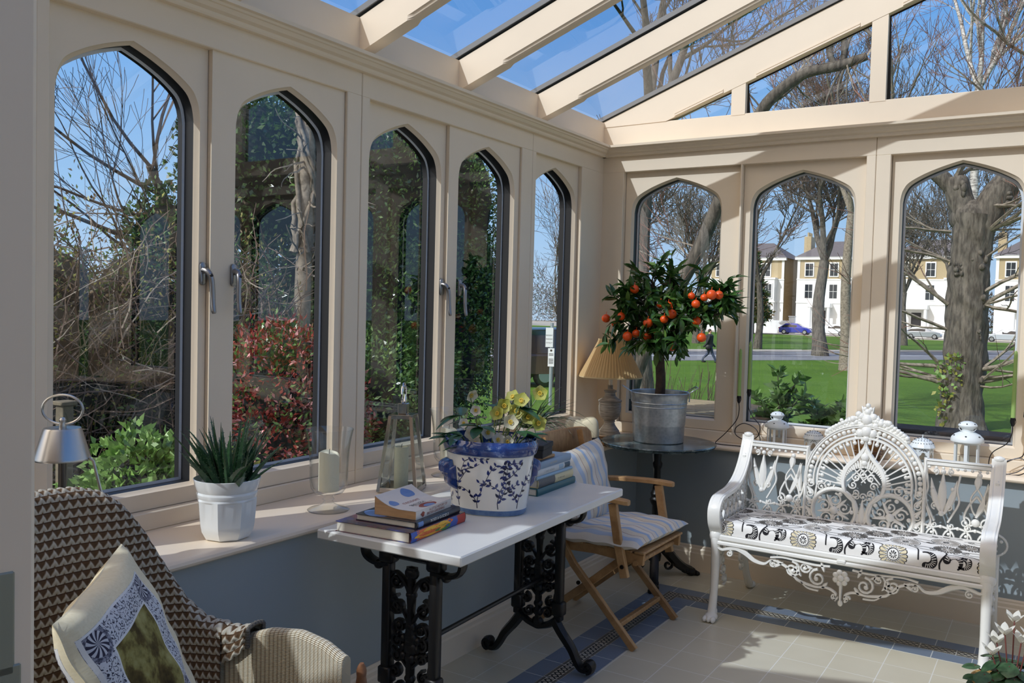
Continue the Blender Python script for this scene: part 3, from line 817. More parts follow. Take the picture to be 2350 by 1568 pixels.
# brown tangled hedge
t = thing('tangled_hedge', 'brown twiggy tangled hedge outside the leftmost window', 'hedge', (-4.2, -.6, -.42))
mb = MB(); rng = random.Random(12)
for k in range(1700):
    p = Vector((-4.1 + rng.gauss(0, .38), rng.uniform(-2.3, .85), rng.uniform(-.3, 1.0) + rng.uniform(0, 1.05))); d = rvec(rng); d.z = abs(d.z) * 1.2; d.x *= .6
    pts = [p]; L = rng.uniform(.3, .9)
    for i in range(5): d = (d + rvec(rng) * .35).normalized(); pts.append(pts[-1] + d * L / 5)
    r = rng.uniform(.003, .008); mb.tube(pts, [r, r, r * .9, r * .8, r * .6, r * .4], 3, cap=False, mi=0 if rng.random() < .75 else 1)
obj('twigs', mb, [bark_twig, bark_pale], t, ang=80)
bl = [((-4.5, -1.9 + .75 * k, .8), (.55, .62, 1.35)) for k in range(4)]
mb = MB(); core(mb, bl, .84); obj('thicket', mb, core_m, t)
foliage('foliage', t, [lf_brown, lf_yel, lf_mid], [((-4.15, -1.9 + .75 * k, .85), (.5, .6, 1.4)) for k in range(4)], 19000, .045, .02, 6, [.5, .2, .3], shell=.6)
# bare tree whose limbs cross the sky
t = thing('bare_tree', 'bare branched tree against blue sky in the leftmost window', 'tree', (-6.4, 2.1, -.42))
mb = MB(); rng = random.Random(19)
mb.tube(crom([(-6.4, 2.1, -.5), (-6.3, 1.9, 1.0), (-6.4, 1.5, 2.2), (-6.3, 1.0, 3.0)], 4), [.09, .085, .08, .08, .075, .07, .07, .065, .06, .055, .05, .045, .04], 9); obj('trunk', mb, bark, t, ang=80)
mb = MB()
for (p, d, L, r) in (((-6.35, 1.2, 2.7), (0, -1, .42), 1.5, .024), ((-6.3, 1.6, 1.9), (.1, -1, .30), 1.6, .034), ((-6.3, 1.0, 3.0), (0, -.8, .7), 1.5, .022), ((-6.3, 1.05, 3.0), (0, .1, 1), 1.4, .024), ((-6.4, 1.35, 2.4), (-.1, -1, .15), 1.6, .02), ((-6.3, 1.1, 2.9), (.2, -.45, 1), 1.5, .02), ((-6.3, 1.7, 1.6), (.1, -1, .55), 1.7, .024)):
    grow(mb, p, d, L, r, 4, rng, spread=.5, kids=(2, 3), up=.06, ratio=.7, rmin=.003, wob=.13)
obj('branches', mb, [bark_twig, bark_twig], t, ang=80)
# holly with an ivy-strangled trunk
t = thing('holly_tree', 'dark holly tree with ivy-wrapped pale trunk in the second window', 'tree', (-5.7, 2.3, -.42))
bl = [((-5.9, 1.75, 1.0), (1.0, .85, 1.5)), ((-6.0, 2.2, 3.0), (.9, .95, 1.3)), ((-6.2, 1.15, 2.2), (.5, .5, .6)), ((-5.7, 3.0, 1.6), (.8, .7, 1.6)), ((-5.9, 3.0, 3.4), (.7, .7, 1.0)), ((-5.4, 2.2, .6), (.8, .8, 1.1))]
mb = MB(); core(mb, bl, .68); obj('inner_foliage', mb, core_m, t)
foliage('foliage', t, [lf_dark, lf_mid], bl, 26000, .075, .045, 7, [.75, .25], shell=.62)
mb = MB(); rng = random.Random(8); tx, ty = -4.86, 1.95
def tw(z, a, r): return (tx - .05 + r * cos(a), ty + (z - 1.8) * .03 + r * sin(a), z)
mb.tube([tw(z, 0, 0) for z in (-.42, .6, 1.4, 2.0, 2.6, 3.2, 3.9, 4.6)], [.12, .1, .095, .09, .085, .085, .08, .07], 10)
for k in range(9):
    a0 = rng.uniform(0, 6.3); s = rng.choice([-1, 1]) * rng.uniform(.7, 1.6)
    mb.tube([tw(2.1 + i * .09, a0 + s * i * .09 * 2, .1 + rng.uniform(-.01, .045)) for i in range(26)], [.03 - .0006 * i for i in range(26)], 6)
for k in range(44):
    z = rng.uniform(1.85, 4.2); a = rng.uniform(-1.6, 1.6)
    grow(mb, tw(z, a, .09), Vector((cos(a), sin(a), rng.uniform(-.3, .5))), rng.uniform(.18, .42), .014, 1, rng, spread=.8, kids=(1, 2), n=4, wob=.35, mtw=0, rmin=.004)
obj('ivy_trunk', mb, bark_pale, t, ang=80)
# tall evergreen hedge opposite the middle windows
def evergreen(label, base, bl, n, seed, mats, w, L=.068, W=.032):
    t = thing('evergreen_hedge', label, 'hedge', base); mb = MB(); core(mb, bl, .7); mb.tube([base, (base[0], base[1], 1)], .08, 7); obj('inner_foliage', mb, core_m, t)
    foliage('foliage', t, mats, bl, n, L, W, seed, w, shell=.64); return t
evergreen('tall dark evergreen hedge seen through the third window', (-5.1, 3.3, -.42), [((-5.0, 3.1, 1.3), (.9, .8, 1.5)), ((-5.1, 3.5, 2.9), (.9, .8, 1.3)), ((-4.7, 2.8, .7), (.7, .6, 1.1)), ((-4.5, 3.4, .6), (.6, .6, .9))], 26000, 21, [lf_dark, lf_mid, lf_bright], [.55, .33, .12])
evergreen('tall evergreen hedge seen through the fourth window', (-5.2, 4.9, -.42), [((-5.1, 4.5, 1.4), (.8, .8, 1.6)), ((-5.1, 4.9, 3.0), (.85, .8, 1.3)), ((-5.2, 5.5, 1.6), (.7, .6, 1.6)), ((-4.7, 4.4, .8), (.5, .6, .9))], 22000, 22, [lf_dark, lf_mid, lf_bright], [.5, .36, .14])
evergreen('low leafy green bush at the foot of the evergreen hedge', (-3.6, 1.6, -.42), [((-3.6, 1.5, .45), (.55, .6, .8)), ((-3.5, 1.0, .1), (.5, .5, .5))], 4500, 23, [lf_mid, lf_bright, lf_dark], [.45, .3, .25], .07, .03)
# post by the left-hand bush
mb = MB(); mb.box(-2.62, -2.55, -2.2, -2.13, -.42, .93, .006); mb.box(-2.635, -2.535, -2.215, -2.115, .93, .955, .005)
tag(obj('fence_post', mb, M('old_wood', (104, 96, 78), .85, var=.2, vscale=20), loc=(-2.58, -2.16, -.42)), 'weathered wooden fence post behind the low green shrub', 'post')

# ---- low wall, planter and slatted table behind the back windows
brick = M('brick_shadow_tone', (60, 44, 36), .9, c2=(30, 26, 25), vscale=8, bump=.5, bscale=30)  # low wall's shadow painted into the brick colour; the trough shares it
mb = MB(); mb.box(.5, 3.6, .55, .78, G, .845, .01); mb.box(.48, .6, .53, .8, G, .862, .008, 1); mb.box(1.25, 3.6, .53, .8, .845, .9, .01)
o = tag(obj('low_brick_wall', mb, [brick, M('brick_warm', (150, 110, 70), .9, c2=(112, 84, 50), vscale=20)], loc=(1.8, .66, G)), 'low dark brick wall right outside the back windows', 'wall')
def laurel(label, x, y, z0, H, R, seed):
    t = thing('laurel_bush', label, 'shrub', (x, y, z0)); mb = MB(); rng = random.Random(seed); tips = []
    for k in range(11):
        a = rng.uniform(0, 6.3); q = R * rng.uniform(.2, 1); e = (x + cos(a) * q, y + sin(a) * q * .7, z0 + H * rng.uniform(.5, 1))
        pts = bez((x, y, z0), (x, y, z0 + H * .4), ((x + e[0]) / 2, (y + e[1]) / 2, e[2] - .05), e, 7); mb.tube(pts, [.006] * 3 + [.004] * 3 + [.003] * 2, 5); tips.append(pts)
    obj('stems', mb, bark_twig, t); rg = np.random.default_rng(seed); P = []; D = []
    for pts in tips:
        for i in range(2, 8):
            for j in range(7): P.append(pts[i]); v = rg.normal(size=3); v[2] = abs(v[2]) * .6; D.append(v)
    V, F = leaf_quads(np.array(P), np.array(D), .085, .045, rg); V = V - np.array((x, y, z0))
    mesh_np('foliage', V, F, [leafm('laurel_leaf', (116, 150, 70), .3), leafm('laurel_leaf_pale', (166, 190, 120), .35)], rg.choice(2, size=len(P)), t)
laurel('taller laurel bush behind the left half of the middle window', .62, .92, .55, .64, .17, 1)
laurel('lower laurel bush behind the right half of the middle window', .9, .94, .5, .55, .17, 2)
laurel('squat laurel bush behind the two tall ones near the post', 1.08, 1.05, .5, .46, .12, 4)
t = thing('laurel_trough', 'dark wooden trough holding the laurel bushes', 'planter', (.85, .98, G))
mb = MB(); mb.box(.5, 1.2, .84, 1.12, G, .55, .01); obj('trough', mb, brick, t)
t = thing('slatted_table', 'weathered wooden slatted table outside the first back window', 'table', (.05, 1.0, G))
dw = M('weathered_deck', (168, 150, 116), .8, c2=(128, 112, 84), vscale=14, stretch=(.3, 6, 1))
for k in range(9): mb = MB(); mb.box(-.45, .38, .62 + k * .105, .70 + k * .105, .845, .87, .004); obj('slat', mb, dw, t, smooth=False)
for (x, y) in ((-.4, .68), (.3, .68), (-.4, 1.45), (.3, 1.45)): mb = MB(); mb.box(x, x + .06, y, y + .06, G, .845, .004); obj('leg', mb, dw, t, smooth=False)
t = thing('dry_shrub', 'dry twiggy shrub behind the galvanised bucket outside', 'shrub', (-.75, 2.3, G))
mb = MB(); rng = random.Random(31)
for k in range(150):
    p = Vector((-.75 + rng.gauss(0, .17), 2.3 + rng.uniform(-.2, .2), G))
    grow(mb, p, Vector((rng.uniform(-.16, .16), rng.uniform(-.12, .12), 1)), rng.uniform(.75, 1.3), rng.uniform(.006, .011), 1, rng, spread=.4, kids=(1, 3), n=7, rmin=.002)
obj('twigs', mb, [M('dry_stem', (150, 124, 92), .8), bark_twig], t, ang=80)

# ---- parking sign in the narrow window
t = thing('parking_sign', 'white resident parking sign on grey post in the narrow window', 'sign', (-9.4, 15.5, G))
sx, sy = -9.42, 15.5
mb = MB(); mb.tube([(sx, sy, G), (sx, sy, 1.17)], .045, 12); obj('post', mb, M('galv_post', (170, 180, 188), .4, .6), t)
ink = M('sign_ink', (30, 30, 34), .6)
sr = Vector((.92, .39, 0)).normalized(); sn = Vector((sr.y, -sr.x, 0))
def plate(name, x, z0, z1, wdt, lines, dev=None, small=()):
    c = Vector((sx, sy, 0)) + sr * x + sn * .05
    def PL(u, v, e): q = c + sr * u + sn * e; return (q.x, q.y, v)
    mb = MB(); mb.prism([(-wdt / 2, z0), (wdt / 2, z0), (wdt / 2, z1), (-wdt / 2, z1)], 0, .008, PL)
    for (txt, zz, sz) in lines: put_text(mb, txt, sz, lambda u, v, zz=zz: PL(u - wdt * .44, zz + v, .0095), 1, wdt * .88)
    for zz in small: mb.prism([(-wdt * .36, zz), (wdt * .36, zz), (wdt * .36, zz + .012), (-wdt * .36, zz + .012)], .008, .0093, PL, 1)
    if dev: mb.prism([(dev[0] + dev[2] * cos(a), dev[1] + dev[2] * sin(a)) for a in [2 * PI * i / 16 for i in range(16)]], .008, .0095, PL, 1)
    obj(name, mb, [spacer_white, ink], t, smooth=False)
plate('sign_plate', -.06, .52, 1.04, .2, [('RESIDENT', .82, .05), ('PARKING', .72, .05), ('ONLY', .62, .05)])
plate('sign_plate', .0, .0, .49, .17, [], (0, .43, .03), [.34, .315, .29, .20, .175, .15, .125, .1, .075])

# ---- parked cars
tyre = M('tyre', (26, 26, 28), .8); alloy = M('alloy', (190, 190, 195), .3, .9); carglass = M('car_glass', (28, 34, 42), .08, spec=.8); lamp_red = M('tail_lamp', (170, 24, 20), .3); lamp_wh = M('head_lamp', (225, 230, 235), .15)
def make_car(label, loc, rz, paint, kind='hatch', group='parked cars beyond the lawn'):
    t = thing('car', label, 'car', loc, rz, group)
    if kind == 'hatch':
        st = [(-2.1, .72, .35, .62, .62, .6), (-2.0, .84, .22, .78, .84, .66), (-1.7, .88, .2, .88, 1.12, .66), (-1.25, .89, .2, .92, 1.43, .62), (-.5, .9, .2, .92, 1.49, .62), (.25, .9, .2, .92, 1.44, .6), (.95, .9, .2, .93, 1.02, .66), (1.55, .88, .2, .86, .88, .66), (1.95, .82, .22, .7, .72, .6), (2.1, .7, .35, .55, .56, .5)]
    else:
        st = [(-2.3, .86, .45, .9, .92, .8), (-2.25, .92, .35, 1.05, 1.75, .78), (-2.0, .93, .32, 1.08, 1.92, .78), (0, .94, .32, 1.08, 1.95, .78), (.7, .94, .32, 1.08, 1.88, .76), (1.25, .94, .32, 1.06, 1.18, .8), (2.1, .92, .34, .98, 1.02, .76), (2.3, .84, .45, .8, .82, .7)]
    def ring(s, g=0.):
        x, w_, zb, zl, zt, rw = s
        return [(x, -w_ * .85, zb), (x, -w_, zb + .12), (x, -w_, zl - .06), (x, -w_ * .96 + 0 if zt - zl > .05 else -w_ * .94, zl), (x, -rw, zt - .04 if zt - zl > .1 else zt), (x, -rw * .8, zt), (x, rw * .8, zt), (x, rw, zt - .04 if zt - zl > .1 else zt), (x, w_ * .96, zl), (x, w_, zl - .06), (x, w_, zb + .12), (x, w_ * .85, zb)]
    mb = MB(); mb.rings([ring(s) for s in st], True, True, True); b = obj('body', mb, paint, t, world=False, ang=30)
    gl = MB()
    cab = [s for s in st if s[4] - s[3] > .2]
    for sg in (-1, 1):
        lo = [(s[0], sg * (s[1] * .97 + .004), s[3] + .03) for s in cab]; hi = [(s[0], sg * (s[5] + .012), s[4] - .09) for s in cab]
        for i in range(len(cab) - 1):
            a = .06 if i else 0.; gl.add([lo[i], lo[i + 1], hi[i + 1], hi[i]], [(0, 1, 2, 3)])
    s0, s1 = cab[-1], st[st.index(cab[-1]) + 1]
    gl.add([(s0[0] + .03, -s0[5] * .9, s0[4] - .0), (s0[0] + .03, s0[5] * .9, s0[4]), (s1[0] - .03, s1[1] * .8, s1[3] + .09), (s1[0] - .03, -s1[1] * .8, s1[3] + .09)], [(0, 1, 2, 3)])
    s0, s1 = cab[0], st[max(st.index(cab[0]) - 1, 0)]
    gl.add([(s0[0] - .01, -s0[5] * .85, s0[4] - .05), (s0[0] - .01, s0[5] * .85, s0[4] - .05), (s1[0] - .01, s1[1] * .7, s1[3] + .16), (s1[0] - .01, -s1[1] * .7, s1[3] + .16)], [(0, 1, 2, 3)])
    obj('windows', gl, carglass, t, world=False, smooth=False)
    for x in (-1.35, 1.3):
        for sg in (-1, 1):
            wr = .32 if kind == 'hatch' else .37
            M4 = Matrix.Translation((x, sg * .8, wr)) @ Matrix.Rotation(PI / 2, 4, 'X')
            mb = MB(); mb.lathe([(.0, -.11), (wr * .8, -.11), (wr, -.08), (wr, .08), (wr * .8, .11), (.0, .11)], 20); mb.move(M4); w = obj('wheel', mb, tyre, t, world=False)
            mb = MB(); mb.lathe([(.0, -.118), (wr * .62, -.118), (wr * .66, -.1), (wr * .66, .1), (wr * .62, .118), (0, .118)], 20); mb.move(M4); obj('hub_cap', mb, alloy, w, world=False)
    for sg in (-1, 1):
        mb = MB(); mb.box(-2.08 if kind == 'hatch' else -2.3, -1.9, sg * .55, sg * .82, .72, .9, .03); obj('tail_lamp', mb, lamp_red, t, world=False)
        mb = MB(); mb.box(1.85, 2.06, sg * .5, sg * .78, .6, .72, .03); obj('head_lamp', mb, lamp_wh, t, world=False)
    return t
cz = G + .05
make_car('blue hatchback parked beside the low white wall', (-27.6, 112.6, cz), 0.0, M('car_blue', (30, 44, 160), .2, coat=.6))
make_car('white car half hidden by the tree in the middle window', (-23.3, 113.4, cz), PI - .02, M('car_white', (226, 230, 234), .22, coat=.5))
make_car('red car parked end on in front of the brick house', (-16.4, 116.2, cz), PI / 2 + .1, M('car_red', (176, 28, 26), .2, coat=.6))
make_car('silver car left of the gnarled trunk in the right window', (-12.4, 113.6, cz), 0., M('car_silver', (176, 182, 188), .25, .6, coat=.4))
make_car('pale silver car right of the gnarled trunk', (-3.6, 112.6, cz), PI, M('car_pale', (200, 206, 214), .25, .3, coat=.4))
make_car('black van parked on the side road behind the parking sign', (-12.2, 21.6, G + .02), 1.0, M('car_black', (38, 38, 42), .3, coat=.4), 'van', None)
if True:
    for o_ in COL.objects:
        if o_.get('label') == 'black van parked on the side road behind the parking sign' and 'group' in o_: del o_['group']

# ---- terrace of villas
stucco = M('white_stucco', (236, 236, 232), .7); ybrick = M('yellow_brick', (178, 160, 126), .85, var=.12, vscale=12); slate = M('slate_roof', (104, 98, 98), .8, var=.1, vscale=3); pane_m = M('dark_pane', (46, 52, 58), .12, spec=.8); door_m = M('dark_door', (44, 40, 42), .4)
def make_house(label, x, y, seed):
    t = thing('villa', label, 'house', (x, y, G), 0, 'white villas across the green')
    W_, D_ = 5.55, 9.5; E = 10.7
    mb = MB(); mb.box(-W_, W_, 0, D_, 0, E, 0, 0); obj('wall', mb, ybrick, t, world=False, smooth=False)
    mb = MB(); mb.box(-W_ - .02, W_ + .02, -.06, .1, 0, 7.6); mb.box(-W_ - .05, W_ + .05, -.14, .05, 4.3, 4.55); mb.box(-W_ - .05, W_ + .05, -.12, .05, 7.55, 7.7); mb.box(-W_ - .3, W_ + .3, -.35, .2, E - .35, E + .05)
    for xx in (-W_, W_ - .35): mb.box(xx, xx + .35, -.05, .05, 4.4, E - .3)
    obj('stucco_trim', mb, stucco, t, world=False, smooth=False)
    mb = MB(); mb.box(1.2, 4.6, -1.3, .0, 0, 7.7, .05); mb.box(1.1, 4.7, -1.4, 0, 7.6, 7.85); mb.box(1.1, 4.7, -1.4, 0, 4.3, 4.5); mb.box(1.1, 4.7, -1.4, 0, .9, 1.1); obj('bay', mb, stucco, t, world=False, smooth=False)
    mb = MB(); a, b, c, d = (-W_ - .4, -.4, E), (W_ + .4, -.4, E), (W_ + .4, D_ + .3, E), (-W_ - .4, D_ + .3, E); r1, r2 = (-2.6, D_ / 2, E + 2.5), (2.6, D_ / 2, E + 2.5)
    mb.add([a, b, c, d, r1, r2], [(0, 1, 5, 4), (1, 2, 5), (2, 3, 4, 5), (3, 0, 4), (0, 3, 2, 1)]); ro = obj('roof', mb, slate, t, world=False, smooth=False)
    mb = MB(); mb.box(-W_ - .1, -W_ + .9, D_ / 2 - 1.2, D_ / 2 + 1.2, E - .5, E + 3.2, .05)
    for q in range(4): mb.tube([(-W_ + .4, D_ / 2 - .9 + q * .6, E + 3.2), (-W_ + .4, D_ / 2 - .9 + q * .6, E + 3.8)], .14, 8)
    obj('chimney', mb, ybrick, ro, world=False, smooth=False)
    def win(cx, yy, z0, z1, w):
        mb = MB(); mb.box(cx - w / 2 - .14, cx + w / 2 + .14, yy - .1, yy, z0 - .14, z1 + .18); f = obj('window', mb, stucco, t, world=False, smooth=False)
        mb = MB(); zc = (z0 + z1) / 2
        for (u0, u1) in ((cx - w / 2, cx - .025), (cx + .025, cx + w / 2)):
            mb.box(u0, u1, yy - .115, yy - .09, z0, zc - .03); mb.box(u0, u1, yy - .115, yy - .09, zc + .03, z1)
        obj('pane', mb, pane_m, f, world=False, smooth=False)
    for z0, z1 in ((1.9, 3.9), (5.0, 6.9)):
        for cx in (2.05, 3.75): win(cx, -1.3, z0, z1, .85)
    win(2.9, 0, 8.1, 9.8, 1.3); win(-.6, 0, 5.0, 6.9, 1.0); win(-3.9, 0, 5.0, 6.9, 1.0); win(-3.9, 0, 8.1, 9.8, 1.0); win(-.6, 0, 8.1, 9.8, 1.0)
    mb = MB(); mb.box(-3.6, -.6, -1.6, 0, 3.7, 4.3, .04)
    for xx in (-3.35, -.85): mb.tube([(xx, -1.35, .9), (xx, -1.35, 3.7)], .22, 12); mb.box(xx - .3, xx + .3, -1.65, -1.05, .0, .9)
    mb.box(-3.6, -.6, -1.7, 0, 0, .8); obj('porch', mb, stucco, t, world=False, smooth=True)
    mb = MB(); mb.box(-2.7, -1.5, -.09, -.02, .8, 3.3); obj('door', mb, door_m, t, world=False, smooth=False)
    return t
make_house('white stuccoed villa behind the blue car', -24.3, 121, 1)
make_house('brick and white villa behind the red car', -12.2, 121, 2)
make_house('villa mostly hidden behind the gnarled tree trunk on the right', .2, 121, 3)
make_house('leftmost villa seen at the left edge of the middle window', -37.5, 122, 4)
t = thing('garden_wall', 'low white garden wall left of the blue car', 'wall', (-32.5, 115.2, G))
mb = MB(); mb.box(-35.6, -29.0, 115.1, 115.35, G, .75, .02); obj('wall', mb, stucco, t, smooth=False)
for xx in (-35.7, -29.2): mb = MB(); mb.box(xx, xx + .75, 114.9, 115.5, G, 1.25, .03); mb.box(xx - .08, xx + .83, 114.82, 115.58, 1.25, 1.4, .05); obj('pier', mb, stucco, t, smooth=False)

# ---- pedestrian
def person():
    px, py, pz = -13.4, 39.2, G
    t = thing('person', 'person in dark jacket and jeans walking past on the pavement', 'person', (px, py, pz))
    def skin_mesh(name, V, E_, R, m, sub=2):
        me = bpy.data.meshes.new(name); me.from_pydata(V, E_, []); o = bpy.data.objects.new(name, me); COL.objects.link(o); o.parent = t
        sk = o.modifiers.new('skin', 'SKIN'); sv = me.skin_vertices
        if not sv:
            me.attributes.new('dummy', 'FLOAT', 'POINT')
        return o, me
    # limbs as tapered tubes blended into one watertight figure
    jeans = M('jeans', (58, 68, 92), .8); jacket = M('dark_jacket', (40, 40, 46), .7); skin = M('skin', (206, 160, 132), .5); hair = M('hair', (60, 44, 34), .6); shoe = M('shoe', (24, 24, 26), .5)
    mb = MB()
    def lathe_path(pts, rr, n=12): mb.tube(crom(pts, 3), [rr[min(i // 3, len(rr) - 1)] + (rr[min(i // 3 + 1, len(rr) - 1)] - rr[min(i // 3, len(rr) - 1)]) * (i % 3) / 3 for i in range((len(pts) - 1) * 3 + 1)], n)
    lathe_path([(0, 0, .86), (0, 0, 1.05), (0, 0, 1.25), (0, 0, 1.42), (0, 0, 1.49), (.0, 0, 1.55)], [.15, .14, .17, .17, .07, .055])
    mb.ball((.02, 0, 1.63), .085, .075, .115, 14, 10); mb.ball((.105, 0, 1.62), .016, .014, .02, 8, 6)
    obj('body', mb, skin, t, world=False)
    mb = MB()
    for sg, kx, fx in ((-1, .16, .33), (1, -.06, -.33)):
        lathe_path([(0, sg * .08, .92), (kx * .6, sg * .09, .7), (kx, sg * .09, .48), (fx * .85, sg * .09, .25), (fx, sg * .09, .09)], [.1, .09, .068, .06, .05])
    mb.ball((0, 0, .9), .13, .16, .12, 12, 8); obj('trousers', mb, jeans, t, world=False)
    mb = MB(); lathe_path([(0, 0, .82), (0, 0, 1.0), (0, 0, 1.2), (0, 0, 1.4), (0, 0, 1.5)], [.19, .18, .19, .2, .09], 14)
    for sg, e in ((-1, -.16), (1, .16)): lathe_path([(0, sg * .19, 1.42), (e * .4, sg * .25, 1.2), (e, sg * .24, .98), (e * 1.9, sg * .2, .82)], [.07, .058, .05, .042], 10)
    obj('jacket', mb, jacket, t, world=False)
    mb = MB()
    for sg, fx in ((-1, .33), (1, -.33)): mb.ball((fx + .06, sg * .09, .045), .13, .045, .045, 10, 6)
    obj('shoes', mb, shoe, t, world=False)
    mb = MB(); mb.ball((-.01, 0, 1.67), .095, .085, .1, 12, 8); obj('hair', mb, hair, t, world=False)
    mb = MB(); mb.ball((-.05, -.28, .8), .16, .06, .15, 10, 8); mb.tube(crom([(-.1, -.24, .9), (0, -.1, 1.2), (.05, .1, 1.47)], 5), .012, 6); obj('shoulder_bag', mb, shoe, t, world=False)
    t.rotation_euler = (0, 0, .35)
person()
# ------------------------------------------------------------------ white cast-iron bench
iron_white = M('white_enamel_iron', (236, 233, 224), .22, spec=.5, bump=.12, bscale=70, coat=.2)
BX0, BX1 = .775, 1.985
bench = thing('cast_iron_bench', 'ornate white cast iron bench against the back wall', 'bench', (1.38, -.45, 0))
def yb(z): return -.27 - (.87 - z) * .13          # reclined back plane
def BK(u, v, e): return (u, yb(v) + e * -1, v)     # e>0 towards the sitter
CXB = 1.385
orn = MB(); pans = [MB(), MB()]; pan = pans[0]
def rb(pts, w, d=.016, mb=None): (mb or orn).ribbon(pts, w, d, BK)
def mir(pts, c): return [(2 * c - u, v) for u, v in pts]
def knob(u, v, r, mb=None, e=.006): p = BK(u, v, e); (mb or orn).ball(p, r, r * .8, r, 8, 6)
def lance(p0, p1, w, bend=0., mb=None):
    (x0, y0), (x1, y1) = p0, p1; n = 9; nx, ny = -(y1 - y0), x1 - x0; pts = []; ws = []
    for i in range(n + 1):
        t = i / n; pts.append((x0 + (x1 - x0) * t + nx * bend * sin(PI * t), y0 + (y1 - y0) * t + ny * bend * sin(PI * t))); ws.append(.007 + w * max(0, sin(PI * min(1, .12 + t * .9))) ** 1.3 if t < .999 else .002)
    rb(pts, ws, .018, mb)
def curl(cx, cy, r, a0, turns, w=.011, mb=None, wf=.6):
    p = spiral(cx, cy, r, r * .18, a0, turns, 16); rb(p, [w * (1 - (1 - wf) * i / 16) for i in range(17)], .016, mb); knob(p[-1][0], p[-1][1], w * .75, mb)
# frame rails and posts of the back
for pi_, (u0, u1) in enumerate(((BX0 + .03, 1.10), (1.67, BX1 - .03))):
    pan = pans[pi_]
    rb([(u0, .838), (u1, .838)], .026, .024, pan); rb([(u0, .853), (u1, .853)], .012, .034, pan)
    for k in range(9): knob(u0 + (u1 - u0) * (k + .5) / 9, .818, .0075, pan)
for pi_, u in enumerate((1.10, 1.67)):
    pan = pans[pi_]
    rb([(u, .425), (u, .86)], .022, .026, pan); rb([(u, .425), (u, .855)], .009, .036, pan)
# side panels: palmette leaves over interlaced scrolls
for pi_, c in enumerate((.945, 1.825)):
    pan = pans[pi_]
    for s in (-1, 1):
        lance((c - s * .075, .60), (c - s * .128, .765), .024, .05 * s, pan)
    L = c - .075; Rr = c + .075
    lance((L, .60), (L + .0, .80), .032, 0, pan); lance((Rr, .735), (Rr + .006, .81), .026, 0, pan)
    lance((L + .012, .60), (L + .062, .765), .024, -.05, pan); lance((Rr + .055, .62), (Rr + .045, .765), .022, .05, pan)
    knob(L, .80, .012, pan); knob(Rr + .008, .80, .012, pan); knob(Rr, .575, .02, pan); knob(L, .60, .014, pan)
    for s in (-1, 1):
        rb(crom([(Rr, .70), (Rr + s * .03, .655), (Rr + s * .05, .60), (Rr + s * .035, .56), (Rr + s * .008, .565)], 5), .012, .016, pan)
        rb(crom([(Rr + s * .0, .735), (Rr + s * .025, .69), (Rr + s * .02, .64), (Rr + s * .004, .61)], 5), .009, .016, pan)
        curl(Rr + s * .045, .57, .026, PI / 2, s * 1.3, .010, pan); curl(L + s * .03, .635, .018, -PI / 2, s * 1.2, .009, pan)
        rb(crom([(L + s * .075, .79), (L + s * .065, .72), (L + s * .075, .66), (L + s * .05, .60), (L + s * .03, .56)], 5), .011, .016, pan)
        knob(L + s * .045, .72, .010, pan); curl(L + s * .035, .80, .016, -PI / 2, -s * 1.2, .009, pan)
    # interlaced ring band above the seat
    for k in range(5):
        q = c - .15 + k * .075
        rb([(q + .062 * cos(a), .485 + .052 * sin(a)) for a in [2 * PI * i / 22 for i in range(23)]], .011, .015, pan)
        knob(q, .537, .009, pan); knob(q + .037, .505, .008, pan)
    for k in range(4):
        q = c - .115 + k * .075; rb(crom([(q - .03, .43), (q, .47), (q + .01, .51), (q - .005, .55)], 4), .010, .014, pan); curl(q + .01, .545, .016, PI, 1.1, .008, pan)
    for s in (-1, 1):
        rb(crom([(c + s * .155, .81), (c + s * .15, .7), (c + s * .14, .62), (c + s * .12, .56), (c + s * .135, .52)], 5), .012, .016, pan)
# peacock arch
AC = (CXB, .70)
def arc(r, a0=-.05 * PI, a1=1.05 * PI, n=44): return [(AC[0] + r * cos(a0 + (a1 - a0) * i / n), AC[1] + r * sin(a0 + (a1 - a0) * i / n)) for i in range(n + 1)]
rb(arc(.285), .018, .03); rb(arc(.292), .007, .038); rb(arc(.247), .012, .022); rb(arc(.228), .016, .026)
for u in (-1, 1):
    rb([(CXB + u * .285, .66), (CXB + u * .285, .43)], .016, .024); rb([(CXB + u * .228, .665), (CXB + u * .235, .60)], .012, .02)
NS = 19
for i in range(NS):
    a = PI * (i + .5) / NS * 1.06 - .03 * PI
    ca, sa = cos(a), sin(a)
    rb([(AC[0] + .105 * ca, AC[1] + .105 * sa - .02), (AC[0] + .225 * ca, AC[1] + .225 * sa)], [.007, .0085], .014)
for i in range(NS + 1):
    a = PI * i / NS * 1.06 - .03 * PI
    knob(AC[0] + .205 * cos(a), AC[1] + .205 * sin(a), .0105); knob(AC[0] + .218 * cos(a), AC[1] + .218 * sin(a), .008)
for i in range(36):
    a = PI * (i + .5) / 36 * 1.08 - .04 * PI
    knob(AC[0] + .2665 * cos(a), AC[1] + .2665 * sin(a), .0105 if i % 2 else .0125)
for i in range(30):                                  # leafy fringe round the ogee
    a = PI * (i + .5) / 30
    lance((AC[0] + .095 * cos(a), AC[1] + .095 * sin(a) - .02), (AC[0] + .135 * cos(a), AC[1] + .135 * sin(a) - .02), .009)
